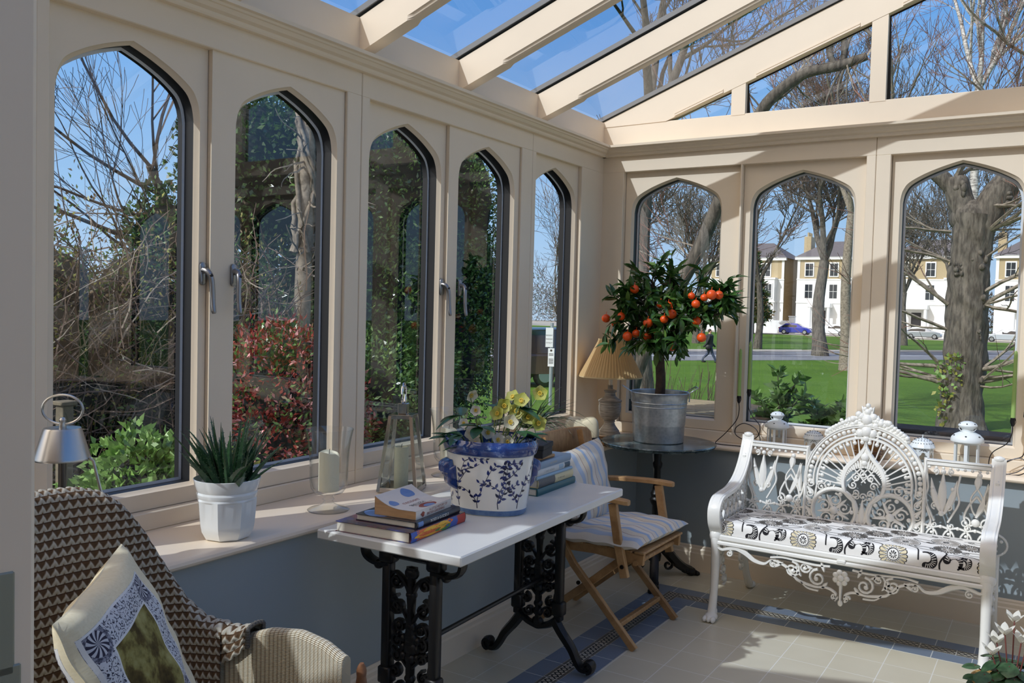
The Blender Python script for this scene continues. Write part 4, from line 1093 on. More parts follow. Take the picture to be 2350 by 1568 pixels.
# ogee and the two lower rings
half = crom([(CXB, .905), (CXB + .008, .87), (CXB + .04, .82), (CXB + .085, .765), (CXB + .10, .70), (CXB + .085, .64), (CXB + .05, .605)], 6)
rb(half, [.012 + .016 * sin(PI * i / (len(half) - 1)) for i in range(len(half))], .026); rb(mir(half, CXB), [.012 + .016 * sin(PI * i / (len(half) - 1)) for i in range(len(half))], .026)
for s in (-1, 1):
    c = (CXB + s * .135, .545)
    rb([(c[0] + .108 * cos(a), c[1] + .108 * sin(a)) for a in [2 * PI * i / 36 for i in range(37)]], .024, .022)
    rb([(c[0] + .108 * cos(a), c[1] + .108 * sin(a)) for a in [2 * PI * i / 36 for i in range(37)]], .008, .03)
    for k in range(5):
        a = 2 * PI * k / 5 + .3; curl(c[0] + .052 * cos(a), c[1] + .052 * sin(a), .034, a, s * 1.35, .011)
        lance((c[0], c[1]), (c[0] + .085 * cos(a + .5), c[1] + .085 * sin(a + .5)), .014); knob(c[0] + .088 * cos(a - .3), c[1] + .088 * sin(a - .3), .011)
    knob(c[0], c[1], .022)
    for k in range(5):                                # trailing leaf scrolls beside the rings
        z = .46 + k * .052; curl(CXB + s * .262, z, .022, PI / 2, s * 1.2, .009); lance((CXB + s * .25, z), (CXB + s * .28, z + .04), .014)
    curl(CXB + s * .17, .675, .03, 0, s * 1.2, .011); curl(CXB + s * .205, .655, .024, 0, -s * 1.2, .010)
    for k in range(3): curl(CXB + s * (.10 - k * .035), .445, .024, PI / 2, s * 1.2, .011)
for k in range(5):                                    # lattice inside the ogee
    d = -.07 + k * .035
    rb([(CXB + d - .045, .70), (CXB + d + .035, .79)], .008, .014) if abs(d) < .05 else None
    rb([(CXB + d + .045, .70), (CXB + d - .035, .79)], .008, .014) if abs(d) < .05 else None
for k in range(8):
    a = 2 * PI * k / 8; curl(CXB + .05 * cos(a), .685 + .055 * sin(a), .022, a, 1.2, .009)
knob(CXB, .83, .022); knob(CXB, .80, .016); lance((CXB, .78), (CXB, .88), .03); lance((CXB, .43), (CXB, .62), .03)
for s in (-1, 1): lance((CXB, .46), (CXB + s * .05, .60), .02); curl(CXB + s * .03, .625, .026, -PI / 2, s * 1.2, .01)
# foliate crest
crest = MB(); rng = random.Random(4)
for i in range(25):
    f = i / 24 * 2 - 1; a = PI / 2 - f * .66; hgt = .018 + .055 * (1 - abs(f)) ** 1.2
    bx, bz = AC[0] + .295 * cos(a), AC[1] + .295 * sin(a)
    curl(bx, bz + hgt * .4, .019 + .007 * (1 - abs(f)), a + i, 1.25 * (1 if f > 0 else -1), .013, crest)
    lance((bx, bz - .012), (bx + .016 * cos(a) + f * .012, bz + hgt * .75 + .006), .034, 0, crest); knob(bx + .012 * f, bz + hgt * .6, .012, crest, .008)
for k in range(26): knob(CXB + rng.gauss(0, .062), .985 + abs(rng.gauss(0, .03)), rng.uniform(.010, .018), crest, .008)
for (dx, z, r) in ((0, 1.02, .03), (-.03, 1.035, .02), (.03, 1.035, .02), (0, 1.06, .018), (-.014, 1.075, .012), (.014, 1.075, .012), (0, 1.093, .013), (0, .96, .03), (-.03, .95, .022), (.03, .95, .022), (0, .925, .018)): knob(CXB + dx, z, r, crest, .006)
for s in (-1, 1): curl(CXB + s * .055, 1.01, .03, PI / 2, s * 1.3, .016, crest); curl(CXB + s * .1, .985, .026, PI / 2, s * 1.3, .014, crest); lance((CXB, 1.0), (CXB + s * .03, 1.09), .02, 0, crest); curl(CXB + s * .035, .945, .026, -PI / 2, s * 1.2, .013, crest)
bk = obj('backrest', orn, iron_white, bench, ang=50, fix=True); [obj('side_panel', p_, iron_white, bench, ang=50, fix=True) for p_ in pans]; obj('crest', crest, iron_white, bench, ang=50, fix=True)
# ends: arm sweep, lattice, legs
def end_frame(x, s):
    def PL(u, v, e): return (x + e, u, v)
    arm = MB(); A_ = crom([(-.262, .885), (-.275, .84), (-.335, .745), (-.42, .672), (-.53, .632), (-.66, .622), (-.745, .61), (-.79, .565), (-.785, .50), (-.755, .455), (-.735, .42)], 6)
    arm.ribbon(A_, [.02 + .012 * min(1, i / 20) for i in range(len(A_))], .062, PL); arm.ball((x, -.262, .885), .026, .016, .016, 10, 7)
    for s_ in (-1, 1): arm.tube([(x + s_ * .018, u, v + .01) for u, v in A_], .006, 6)
    obj('armrest', arm, iron_white, bench, ang=60, fix=True)
    lat = MB()
    rows = []
    for k in range(7):
        u0 = -.70 + k * .068
        top = lambda u: .60 - .0 if u < -.5 else .60 + max(0, (u + .5)) * .95
        for sg in (-1, 1):
            pts = []
            for i in range(8):
                u = u0 + sg * (i / 7 - .5) * .16; v = .42 + i / 7 * .24
                if -.74 < u < -.285 and v < top(u): pts.append((u, v))
            if len(pts) > 2: lat.ribbon(pts, .010, .014, PL)
        for j in range(4):
            v = .45 + j * .055
            if v < top(u0) - .02: p = spiral(u0, v, .022, .005, j * 1.3, 1.3 * (1 if (j + k) % 2 else -1), 12); lat.ribbon(p, .009, .016, PL); lat.ball((x, u0, v), .012, .010, .010, 7, 5)
    for u in (-.34, -.31, -.285): lat.ribbon([(u, .43), (u + .012, .78)], .01, .016, PL)
    for j in range(7): lat.ball((x, -.31, .48 + j * .05), .013, .014, .014, 7, 5)
    obj('arm_lattice', lat, iron_white, bench, ang=60, fix=True)
    leg = MB(); L1 = crom([(-.735, .44), (-.752, .40), (-.745, .30), (-.748, .18), (-.765, .08), (-.778, .03)], 5)
    rr = [.028, .03, .03, .028, .026, .025, .024, .023, .0225, .022, .022, .0215, .021, .021, .0205, .02, .02, .02, .0205, .021, .0215, .022, .0225, .023, .024, .026]
    leg.tube([(x, u, v) for u, v in L1], rr[:len(L1)], 10); leg.ball((x, -.742, .425), .036, .034, .04, 12, 8); leg.ball((x, -.742, .462), .032, .03, .016, 12, 6)
    leg.ball((x, -.785, .022), .034, .045, .022, 12, 7)
    for k in (-1, 0, 1): leg.ball((x + k * .02, -.815, .016), .014, .026, .016, 8, 6)
    leg.ball((x, -.765, .045), .026, .026, .03, 10, 7); obj('leg', leg, iron_white, bench, ang=60, fix=True)
    leg = MB(); L2 = crom([(-.30, .43), (-.30, .36), (-.275, .25), (-.23, .13), (-.175, .05), (-.14, .02)], 5)
    leg.tube([(x, u, v) for u, v in L2], [.022] * 12 + [.02] * 8 + [.022] * (len(L2) - 20), 10); leg.ball((x, -.13, .02), .03, .04, .02, 10, 7); obj('leg', leg, iron_white, bench, ang=60, fix=True)
    br = MB()
    for k in range(5):
        z = .39 - k * .055; u = -.68 + k * .02
        p = spiral(u, z, .03, .006, k * 1.1, 1.3, 12); br.ribbon(p, .010, .014, PL); br.ball((x, u, z), .014, .012, .014, 7, 5)
        u = -.36 + k * .012; p = spiral(u, z, .03, .006, k * 1.7, -1.3, 12); br.ribbon(p, .010, .014, PL); br.ball((x, u, z), .014, .012, .014, 7, 5)
    for k in range(4): u = -.6 + k * .065; p = spiral(u, .385, .032, .006, k * 2.1, 1.3, 12); br.ribbon(p, .010, .014, PL)
    br.ribbon(crom([(-.73, .2), (-.66, .30), (-.55, .365), (-.45, .36), (-.36, .30), (-.28, .24)], 5), .014, .016, PL); obj('leg_bracket', br, iron_white, bench, ang=60, fix=True)
end_frame(BX0, -1); end_frame(BX1, 1)
# seat frame and apron
mb = MB()
mb.box(BX0 - .01, BX1 + .01, -.765, -.735, .408, .436, .006); mb.box(BX0, BX1, -.772, -.74, .385, .405, .005); mb.box(BX0, BX1, -.345, -.315, .40, .43, .005); mb.box(CXB - .02, CXB + .02, -.776, -.735, .395, .412, .003)
for k in range(14): x = BX0 + .04 + k * (BX1 - BX0 - .08) / 13; mb.box(x - .012, x + .012, -.74, -.34, .404, .420, .003)
obj('seat_frame', mb, iron_white, bench, smooth=False)
ap = MB()
def AP(u, v, e): return (u, -.757 - e, v)
def rba(pts, w, d=.02): ap.ribbon(pts, w, d, AP)
def curla(cx, cy, r, a0, turns, w=.014): p = spiral(cx, cy, r, r * .2, a0, turns, 16); rba(p, [w * (1 - .4 * i / 16) for i in range(17)]); ap.ball(AP(p[-1][0], p[-1][1], .003), w * .8, w * .7, w * .8, 8, 6)
for s in (-1, 1):
    m_ = lambda P: [(CXB + s * u, v) for u, v in P]
    P1 = crom([(.60, .375), (.575, .362), (.54, .372), (.50, .378), (.455, .362), (.41, .335), (.36, .328), (.33, .35), (.30, .352)], 5)
    rba(m_(P1), [.010 + .016 * sin(PI * min(1, i / (len(P1) - 1) * 1.1)) ** 2 for i in range(len(P1))])
    rba(m_(crom([(.30, .352), (.25, .33), (.215, .295), (.19, .275), (.12, .262), (.075, .268)], 5)), .014)
    rba(m_(crom([(.33, .365), (.27, .375), (.2, .37), (.12, .365), (.05, .37)], 5)), .010)
    curla(CXB + s * .535, .35, .018, PI / 2, s * 1.2, .010); curla(CXB + s * .315, .335, .018, PI / 2, -s * 1.2, .011)
    curla(CXB + s * .225, .325, .04, PI / 2, s * 1.4, .014); curla(CXB + s * .105, .305, .042, PI / 2, -s * 1.35, .014); curla(CXB + s * .165, .345, .026, 0, s * 1.3, .011)
    for (u, v, L, a) in ((.27, .35, .05, -.6), (.18, .30, .05, .8), (.13, .345, .045, .3), (.075, .34, .045, 1.2), (.06, .29, .04, -.9), (.2, .35, .04, -1.2)):
        pts = [(CXB + s * (u + L * cos(a) * t), v + L * sin(a) * t) for t in [i / 6 for i in range(7)]]; rba(pts, [.004 + .016 * sin(PI * t) for t in [i / 6 for i in range(7)]])
    rba(m_(crom([(.075, .268), (.045, .262), (.02, .245), (.03, .225), (.018, .215)], 5)), .013); curla(CXB + s * .028, .232, .016, 0, s * 1.2, .010)
    rba(m_(crom([(.18, .275), (.15, .25), (.1, .245)], 4)), .009)
for k in range(7): a = 2 * PI * k / 7; ap.ball(AP(CXB + .026 * cos(a), .325 + .026 * sin(a), .006), .014, .010, .014, 8, 6)
ap.ball(AP(CXB, .325, .010), .016, .012, .016); ap.ball(AP(CXB, .205, .0), .012, .010, .016); rba([(CXB, .30), (CXB, .20)], [.02, .008])
obj('apron', ap, iron_white, bench, ang=50, fix=True)

# seat cushion with a printed flower and scroll pattern
cq = thing('bench_cushion', 'black and white floral box cushion on the white iron bench', 'cushion', (1.38, -.54, .437))
X0, X1, Y0, Y1, Z0, Z1 = .805, 1.955, -.755, -.335, .437, .497
R_ = .022
def cush(u, s):
    """u along the bench, s from the rear top edge over the front roll and down the front face"""
    D = (Y1 - Y0) - R_; arc_ = R_ * PI / 2
    puff = .008 * (1 - (abs((u - 1.38) / .6)) ** 4)
    if s < D: return Vector((u, Y1 - s, Z1 + puff * min(1, s / .1)))
    if s < D + arc_: a = (s - D) / R_; return Vector((u, Y0 + R_ - R_ * sin(a), Z1 - R_ + (R_ + puff) * cos(a)))
    return Vector((u, Y0, Z1 - R_ - (s - D - arc_)))
SMAX = (Y1 - Y0) - R_ + R_ * PI / 2 + (Z1 - R_ - Z0)
mb = MB(); mb.grid(lambda a, b: cush(X0 + (X1 - X0) * a, SMAX * b), 40, 40)
for xx, fl in ((X0, 1), (X1, 0)):
    pr = [cush(xx, SMAX * i / 24) for i in range(25)] + [Vector((xx, Y1, Z0))]
    pr2 = [Vector((p.x + (-.012 if fl else .012), p.y * .98 - .54 * .02, p.z - .006)) for p in pr]
    mb.rings([pr, pr2], True, cap1=True)
mb.box(X0, X1, Y0 + .01, Y1, Z0, Z0 + .01)
cloth_w = M('cushion_white', (238, 234, 226), .85, bump=.15, bscale=400); c_blk = M('print_black', (30, 27, 30), .85); c_cream = M('print_cream', (222, 208, 172), .85); c_grey = M('print_grey', (150, 140, 128), .85)
cov = obj('cover', mb, cloth_w, cq, ang=40)
pat = MB()
def PP(u, s, lift=.0009):
    s = min(max(s, .004), SMAX - .002); u = min(max(u, X0 + .003), X1 - .003)
    p = cush(u, s); q = cush(u, s + .002); n = (q - p).cross(Vector((1, 0, 0))); n.normalize()
    if n.z < 0 and s < .3: n = -n
    if s > .38 and n.y > 0: n = -n
    return p + n * lift
def pf(pts, mi, lift=.0009):     # small filled convex patch, fan so that it follows the roll
    cx = sum(p[0] for p in pts) / len(pts); cy = sum(p[1] for p in pts) / len(pts); V = [PP(cx, cy, lift)] + [PP(p[0], p[1], lift) for p in pts]
    n = len(pts); pat.add(V, [(0, 1 + i, 1 + (i + 1) % n) for i in range(n)], mi)
def ln(pts, w, mi=0, lift=.0009):
    L = len(pts); vs = []
    for i in range(L):
        a = pts[max(0, i - 1)]; b = pts[min(L - 1, i + 1)]; tx, ty = b[0] - a[0], b[1] - a[1]; l = math.hypot(tx, ty) or 1; ww = (w[i] if isinstance(w, list) else w) / 2
        vs += [PP(pts[i][0] - ty / l * ww, pts[i][1] + tx / l * ww, lift), PP(pts[i][0] + ty / l * ww, pts[i][1] - tx / l * ww, lift)]
    pat.add(vs, [(2 * i, 2 * i + 1, 2 * i + 3, 2 * i + 2) for i in range(L - 1)], mi)
def petal(cx, cy, a, r0, r1, w, mi, lift):
    c, s = cos(a), sin(a); P = []
    for t, k in ((0, .25), (.5, .8), (.85, 1.), (1, .55)): P.append((r0 + (r1 - r0) * t, k))
    pts = [(cx + r * c - w * k * s, cy + r * s + w * k * c) for r, k in P] + [(cx + r * c + w * k * s, cy + r * s - w * k * c) for r, k in P[::-1]]
    pf(pts, mi, lift)
def rosette(cx, cy, R, kind):
    n = 26
    if kind == 0:      # dark, fine petals
        for k in range(n): petal(cx, cy, 2 * PI * k / n, R * .42, R, R * .075, 0, .0009)
        for k in range(n): petal(cx, cy, 2 * PI * k / n, R * .5, R * .93, R * .03, 3, .0013)
        for k in range(14): petal(cx, cy, 2 * PI * k / 14, R * .12, R * .38, R * .05, 3, .0011)
    elif kind == 1:    # outlined cream fan
        for k in range(20): petal(cx, cy, 2 * PI * k / 20, R * .45, R, R * .13, 0, .0007); petal(cx, cy, 2 * PI * k / 20, R * .5, R * .94, R * .095, 2, .0013)
        pf([(cx + R * .46 * cos(a), cy + R * .46 * sin(a)) for a in [2 * PI * i / 20 for i in range(20)]], 1, .0015); ln([(cx + R * .4 * cos(a), cy + R * .4 * sin(a)) for a in [2 * PI * i / 24 for i in range(25)]], R * .05, 0, .0018)
        for k in range(9): petal(cx, cy, 2 * PI * k / 9, R * .08, R * .26, R * .04, 0, .002)
    else:              # pale outlined rosette
        ln([(cx + R * cos(a), cy + R * sin(a)) for a in [2 * PI * i / 30 for i in range(31)]], R * .035, 0)
        for k in range(34): petal(cx, cy, 2 * PI * k / 34, R * .3, R * .94, R * .028, 3, .0011)
        for k in range(12): petal(cx, cy, 2 * PI * k / 12, R * .05, R * .24, R * .035, 0, .0012)
def comma(cx, cy, r, a0, sgn, w):
    n = 14; P = []; W = []
    for i in range(n + 1):
        t = i / n; a = a0 + sgn * t * 3.9; rr = r * (1 - .25 * t); P.append((cx + rr * cos(a), cy + rr * sin(a))); W.append(w * (.25 + 1.0 * min(1, t * 1.5)) if t < .93 else w * .9)
    ln(P, W, 0)
    for i in range(4, n + 1):
        t = i / n; a = a0 + sgn * t * 3.9; rr = r * (1 - .25 * t); c, s = cos(a), sin(a); q = w * .36
        ln([(cx + (rr - q) * c, cy + (rr - q) * s), (cx + (rr + q) * c, cy + (rr + q) * s)], w * .1, 1, .0014)
    pf([(P[-1][0] + w * .62 * cos(b), P[-1][1] + w * .62 * sin(b)) for b in [2 * PI * i / 12 for i in range(12)]], 0)
def paisley(cx, cy, L, a, sg=1):
    c, s = cos(a), sin(a); T = lambda x, y: (cx + x * c - y * s * sg, cy + x * s + y * c * sg)
    ln([T(*p) for p in crom([(-L, -.1 * L), (-.5 * L, .28 * L), (.1 * L, .38 * L), (.6 * L, .2 * L), (.75 * L, -.05 * L), (.4 * L, -.18 * L), (.1 * L, -.05 * L)], 4)], L * .09)
    for k in range(6): t = k / 5; pf([T(L * (-.35 + .85 * t) + L * .085 * cos(b), L * (.18 * sin(PI * t)) + L * .085 * sin(b)) for b in [2 * PI * i / 8 for i in range(8)]], 0)
    ln([T(*p) for p in crom([(-L, -.1 * L), (-.3 * L, -.3 * L), (.3 * L, -.38 * L), (.8 * L, -.2 * L)], 4)], L * .07)
def fat(cx, cy, L, a, sg=1):
    """tapering scroll with a dotted swelling at its end"""
    c, s = cos(a), sin(a); T = lambda x, y: (cx + x * c - y * s * sg, cy + x * s + y * c * sg)
    P = crom([(-1.0, -.05), (-.6, .30), (-.05, .42), (.45, .30), (.62, .02), (.42, -.2), (.12, -.16)], 5); n = len(P)
    ln([T(L * x, L * y) for x, y in P], [L * (.07 + .20 * max(0, min(1, (i / n - .35) * 2.2))) for i in range(n)], 0)
    for i in range(int(n * .45), n - 1, 2):
        x, y = P[i]; x2, y2 = P[i + 1]; tx, ty = x2 - x, y2 - y; l = math.hypot(tx, ty) or 1
        ln([T(L * (x - ty / l * .08), L * (y + tx / l * .08)), T(L * (x + ty / l * .08), L * (y - tx / l * .08))], L * .05, 1, .0014)
    ln([T(L * x, L * y) for x, y in crom([(-1.0, -.05), (-.5, -.32), (.1, -.42), (.7, -.35), (1.0, -.1)], 5)], [L * .10 * (1 - .6 * i / 20) for i in range(21)], 0)
for rep in range(4):
    o = X0 + rep * .40 - .16
    rosette(o + .16, .10, .062, 0); rosette(o + .35, .165, .062, 2); rosette(o + .19, .27, .064, 2); rosette(o + .37, .30, .060, 0)
    rosette(o + .06, .20, .058, 0); rosette(o + .16, .435, .062, 1)
    fat(o + .27, .075, .055, .2); fat(o + .07, .085, .05, 2.9, -1); fat(o + .27, .20, .058, .3, -1); fat(o + .13, .19, .046, 3.3); fat(o + .29, .335, .056, .15); fat(o + .07, .315, .058, 2.8, -1); fat(o + .43, .225, .05, 2.5); fat(o + .36, .045, .05, 3.0)
    comma(o + .30, .435, .034, -2.2, 1, .026); comma(o + .405, .43, .034, 1.0, -1, .026); comma(o + .045, .425, .026, 2.4, -1, .022)
    ln(crom([(o + .37, .36), (o + .375, .40), (o + .352, .44), (o + .355, .485)], 6), .007); ln(crom([(o + .21, .33), (o + .25, .36), (o + .262, .40), (o + .265, .44)], 6), .006)
    ln(crom([(o + .0, .36), (o + .06, .365), (o + .10, .38), (o + .115, .40)], 6), .006); ln(crom([(o + .02, .14), (o + .1, .15), (o + .13, .12)], 6), .005)
obj('printed_pattern', pat, [c_blk, cloth_w, c_cream, c_grey], cov, smooth=False)
# ------------------------------------------------------------------ white table on black iron legs
def paint_worn():
    k = Mat('worn_white_paint'); _, _, _, vec = k.coord('Object')
    n = k.noise(vec, 26, 6, .7, (1, .25, 1)); g = k.noise(vec, 3, 3)
    f = n > .735
    base = k.ramp(g, [(.3, lin((214, 212, 206))), (.7, lin((226, 223, 214)))])
    k.bsdf(k.mix(f, base, lin((84, 66, 48))), .35, bump=n, bstr=.1)
    return k.m
worn = paint_worn(); iron_black = M('black_cast_iron', (30, 28, 27), .38, .35, bump=.25, bscale=90)
TZ = .775; TC = (.352, -2.205); TR = math.radians(2.2)
tb = thing('side_table', 'long white painted table on black ornamental cast iron legs', 'table', (TC[0], TC[1], 0))
Rz = Matrix.Translation((TC[0], TC[1], 0)) @ Matrix.Rotation(TR, 4, 'Z')
def TL(x, y, z): p = Rz @ Vector((x, y, z)); return (p.x, p.y, p.z)
mb = MB(); mb.box(-.296, .296, -.642, .642, TZ - .034, TZ, .0045, mat=Rz); obj('table_top', mb, worn, tb, smooth=False)
def iron_leg(y):
    mb = MB()
    def PL(u, v, e): return TL(u, y + e, v)
    def rb(P, w, d=.022): mb.ribbon(P, w, d, PL)
    def cl(cx, cy, r, a0, tn, w=.014, d=.024): p = spiral(cx, cy, r, r * .2, a0, tn, 16); rb(p, [w * (1 - .3 * i / 16) for i in range(17)], d); mb.ball(PL(p[-1][0], p[-1][1], 0), w * .85, w * .85, w * .85, 8, 6)
    for s in (-1, 1):
        x0 = s * .10; pts = [TL(x0, y, .21), TL(x0, y, .72)]
        M4 = Rz @ Matrix.Translation((x0, y, .46)); mb.box(-.0165, .0165, -.019, .019, -.25, .25, .004, mat=M4)
        M4 = Rz @ Matrix.Translation((x0, y, .68)); mb.box(-.03, .03, -.026, .026, -.022, .022, .008, mat=M4)
        M4 = Rz @ Matrix.Translation((x0, y, .265)); mb.box(-.026, .026, -.024, .024, -.03, .03, .006, mat=M4)
        rb(crom([(s * .10, .735), (s * .16, .728), (s * .205, .705), (s * .215, .665), (s * .175, .655), (s * .165, .68)][::1], 5) if False else crom([(s * .09, .655), (s * .15, .650), (s * .195, .668), (s * .205, .705), (s * .185, .733), (s * .14, .738)], 5), .022, .04)
        mb.ball(PL(s * .142, .645, 0), .018, .022, .018, 10, 7)
        # foot sweeping out to a scroll toe
        F = crom([(s * .08, .215), (s * .115, .165), (s * .165, .105), (s * .19, .06), (s * .215, .03), (s * .245, .028)], 5)
        rb(F, [.05 - .022 * i / (len(F) - 1) for i in range(len(F))], .042); cl(s * .245, .047, .026, -PI / 2, s * 1.1, .026, .046)
        cl(s * .06, .60, .026, 0, s * 1.3); cl(s * .055, .515, .036, PI / 2, -s * 1.5); cl(s * .045, .445, .03, -PI / 2, s * 1.4); cl(s * .05, .395, .026, PI / 2, -s * 1.3); cl(s * .052, .345, .022, 0, s * 1.3); cl(s * .06, .285, .024, PI / 2, s * 1.3); cl(s * .045, .235, .026, PI, -s * 1.3)
        rb(crom([(0, .45), (s * .03, .50), (s * .075, .54), (s * .08, .575)], 5), .013); rb(crom([(0, .55), (s * .025, .60), (s * .065, .63), (s * .085, .615)], 5), [.018] * 8 + [.012] * 8); rb(crom([(0, .30), (s * .04, .34), (s * .075, .37)], 5), .012)
        rb(crom([(s * .0, .17), (s * .05, .185), (s * .085, .21)], 5), .03, .03); rb(crom([(s * .11, .35), (s * .085, .33), (s * .08, .30)], 4), .012)
    rb([(-.12, .70), (.12, .70)], .05, .034); rb([(-.16, .735), (.16, .735)], .014, .05)
    rb(crom([(0, .655), (0, .6), (0, .5), (0, .4), (0, .3), (0, .18)], 4), [.05, .045, .035, .03, .026, .03, .036, .03, .024, .03, .04, .05, .045, .03, .026, .03, .034, .03, .026, .03, .04][:21], .03)
    for z, r in ((.635, .03), (.56, .022), (.45, .026), (.41, .032), (.375, .034), (.34, .026), (.27, .022), (.235, .026), (.19, .03)): mb.ball(PL(0, z, 0), r, .018, r * .8, 10, 7)
    for s in (-1, 1):
        for z in (.405, .375, .345): mb.ball(PL(s * .03, z, 0), .016, .015, .016, 8, 6)
    return obj('leg', mb, iron_black, tb, ang=50, fix=True)
iron_leg(-.49); iron_leg(.44)
mb = MB(); mb.tube([TL(.02, -.49, .385), TL(.02, .44, .385)], .009, 8); obj('stretcher_rod', mb, iron_black, tb)

# ------------------------------------------------------------------ books
page_m = M('book_pages', (222, 214, 198), .8, var=.05, vscale=90, stretch=(.1, .1, 1)); page_tan = M('paperback_pages', (190, 150, 108), .8, var=.12, vscale=120, stretch=(.1, .1, 1)); gilt = M('gilt_print', (196, 170, 110), .5); txt_w = M('print_white', (226, 226, 220), .6); txt_red = M('print_russet', (150, 72, 56), .6); txt_k = M('print_dark', (36, 34, 40), .6)
def book(label, x, y, z, L, D, T, cover, rz=0., pages=None, hard=True, group=None, deco=None, extra=[], curlup=0., round_sp=True):
    """spine faces +X, length along +Y; x,y = middle of the spine"""
    t = thing('book', label, 'book', (x, y, z), rz, group)
    ct = .0028 if hard else .0009; ov = .004 if hard else 0.
    mb = MB(); n = 10
    def top(dx): return curlup * max(0, (dx / D - .35)) ** 2 if curlup else 0
    if curlup:
        for z0, z1 in ((0, ct), (T - ct, T)):
            k = (0 if z0 == 0 else 1)
            def f(u, v, z0=z0, k=k): return (-D * u, -L / 2 + L * v, z0 + k * top(D * u))
            mb.grid(f, 12, 10); mb.grid(lambda u, v: (-D * u, -L / 2 + L * v, z1 + k * top(D * u)), 12, 10, flip=True)
        mb.box(-.001, .0008, -L / 2, L / 2, 0, T)
    else:
        mb.box(-D, 0, -L / 2, L / 2, 0, ct, .0006); mb.box(-D, 0, -L / 2, L / 2, T - ct, T, .0006)
        if hard and round_sp:
            sp = [(.0 + .004 * sin(PI * i / 8), T * i / 8) for i in range(9)]
            mb.rings([[(u, yy, v) for u, v in sp] for yy in (-L / 2, L / 2)], False)
            mb.rings([[(-.006, yy, .0), (-.006, yy, T)] for yy in (-L / 2, L / 2)], False)
            for yy in (-L / 2, L / 2): mb.poly([(u, yy, v) for u, v in sp] + [(-.003, yy, T), (-.003, yy, 0)])
        else: mb.box(-.002, .0012, -L / 2, L / 2, 0, T, .0005)
    sx_ = (lambda v: .0 + .004 * sin(PI * v / T) + .0004) if (hard and round_sp and not curlup) else (lambda v: .0017)
    mats = [cover]
    c = obj('cover', mb, mats, t, world=False, smooth=False)
    if deco:
        dm = MB(); ms = []
        for d in deco:
            kind = d[0]
            if d[-1] not in ms: ms.append(d[-1])
            mi = ms.index(d[-1])
            if kind == 'spine':      # text on the spine: start fraction, size, text
                put_text(dm, d[3], d[2], lambda u, v, d=d: (sx_(T * .3 + v), -L / 2 + L * d[1] + u, T * d[4] + v), mi)
            elif kind == 'patch':    # colour patch on the spine y0,y1,z0,z1
                n = 6
                vs = []; 
                for i in range(n + 1):
                    v = T * (d[3] + (d[4] - d[3]) * i / n); vs += [(sx_(v) - .0002, -L / 2 + L * d[1], v), (sx_(v) - .0002, -L / 2 + L * d[2], v)]
                dm.add(vs, [(2 * i, 2 * i + 1, 2 * i + 3, 2 * i + 2) for i in range(n)], mi)
            elif kind == 'blob':     # irregular patch on the spine centre y,z frac, radius
                pts = [(L * (d[1] - .5) + d[3] * (1 + .25 * sin(3 * a + d[1] * 30)) * cos(a), T * d[2] + d[4] * (1 + .2 * cos(4 * a)) * sin(a)) for a in [2 * PI * i / 18 for i in range(18)]]
                dm.poly([(sx_(min(max(p[1], .001), T - .001)) + .0001 * mi, min(max(p[0], -L / 2 + .001), L / 2 - .001), min(max(p[1], .0008), T - .0008)) for p in pts], mi)
            elif kind == 'bars':     # lettering too small to read: a row of fine strokes
                n_ = max(3, int((d[2] - d[1]) * L / .0045)); rb_ = random.Random(int(d[1] * 100) + n_)
                for q in range(n_):
                    if rb_.random() < .12: continue
                    y0 = -L / 2 + L * (d[1] + (d[2] - d[1]) * q / n_); zz = T * d[3]; hh_ = d[4] * rb_.uniform(.75, 1)
                    dm.add([(sx_(zz), y0, zz), (sx_(zz), y0 + .0014, zz), (sx_(zz + hh_), y0 + .0014, zz + hh_), (sx_(zz + hh_), y0, zz + hh_)], [(0, 1, 2, 3)], mi)
            elif kind == 'top':      # text on the front cover, reads from the spine side
                def pl(u, v, d=d): xx = -D * d[2] + v; return (xx, -L / 2 + L * d[1] + u, T + .0004 + top(-xx))
                put_text(dm, d[4], d[3], pl, mi)
            elif kind == 'topblob':
                pts = [(-D * d[2] + d[4] * (1 + .12 * sin(3 * a)) * sin(a), L * (d[1] - .5) + d[3] * cos(a)) for a in [2 * PI * i / 24 for i in range(24)]]
                cx = -D * d[2]; cy = L * (d[1] - .5); V = [(cx, cy, T + .0004 + top(-cx) + .00005 * mi)] + [(p[0], p[1], T + .0004 + top(-p[0]) + .00005 * mi) for p in pts]
                dm.add(V, [(0, 1 + i, 1 + (i + 1) % 24) for i in range(24)], mi)
        obj('cover_print', dm, ms, c, world=False, smooth=False)
    mb = MB()
    if curlup:
        for yy, fl in ((-L / 2 + .0005, 0), (L / 2 - .0005, 1)):
            mb.grid(lambda u, v: (-D * u, yy, ct + (T - 2 * ct + top(D * u)) * v), 12, 3)
        mb.grid(lambda u, v: (-D + .0002, -L / 2 + L * u, ct + (T - 2 * ct + top(D)) * v), 3, 3)
    else: mb.box(-D + ov, -.003, -L / 2 + ov, L / 2 - ov, ct, T - ct)
    obj('pages', mb, pages or page_m, t, world=False, smooth=False)
    return t
def swirl_mat(name, stops, sc=9):
    k = Mat(name); _, _, _, vec = k.coord('Object'); n = k.noise(vec, sc, 3, .55); k.bsdf(k.ramp(n, stops), .25, coat=.4); return k.m
art = swirl_mat('bright_art_cover', [(.34, lin((40, 52, 120))), (.44, lin((44, 34, 52))), (.50, lin((96, 40, 62))), (.56, lin((38, 34, 42))), (.66, lin((70, 34, 74))), (.74, lin((20, 90, 96)))], 9)
bz = TZ
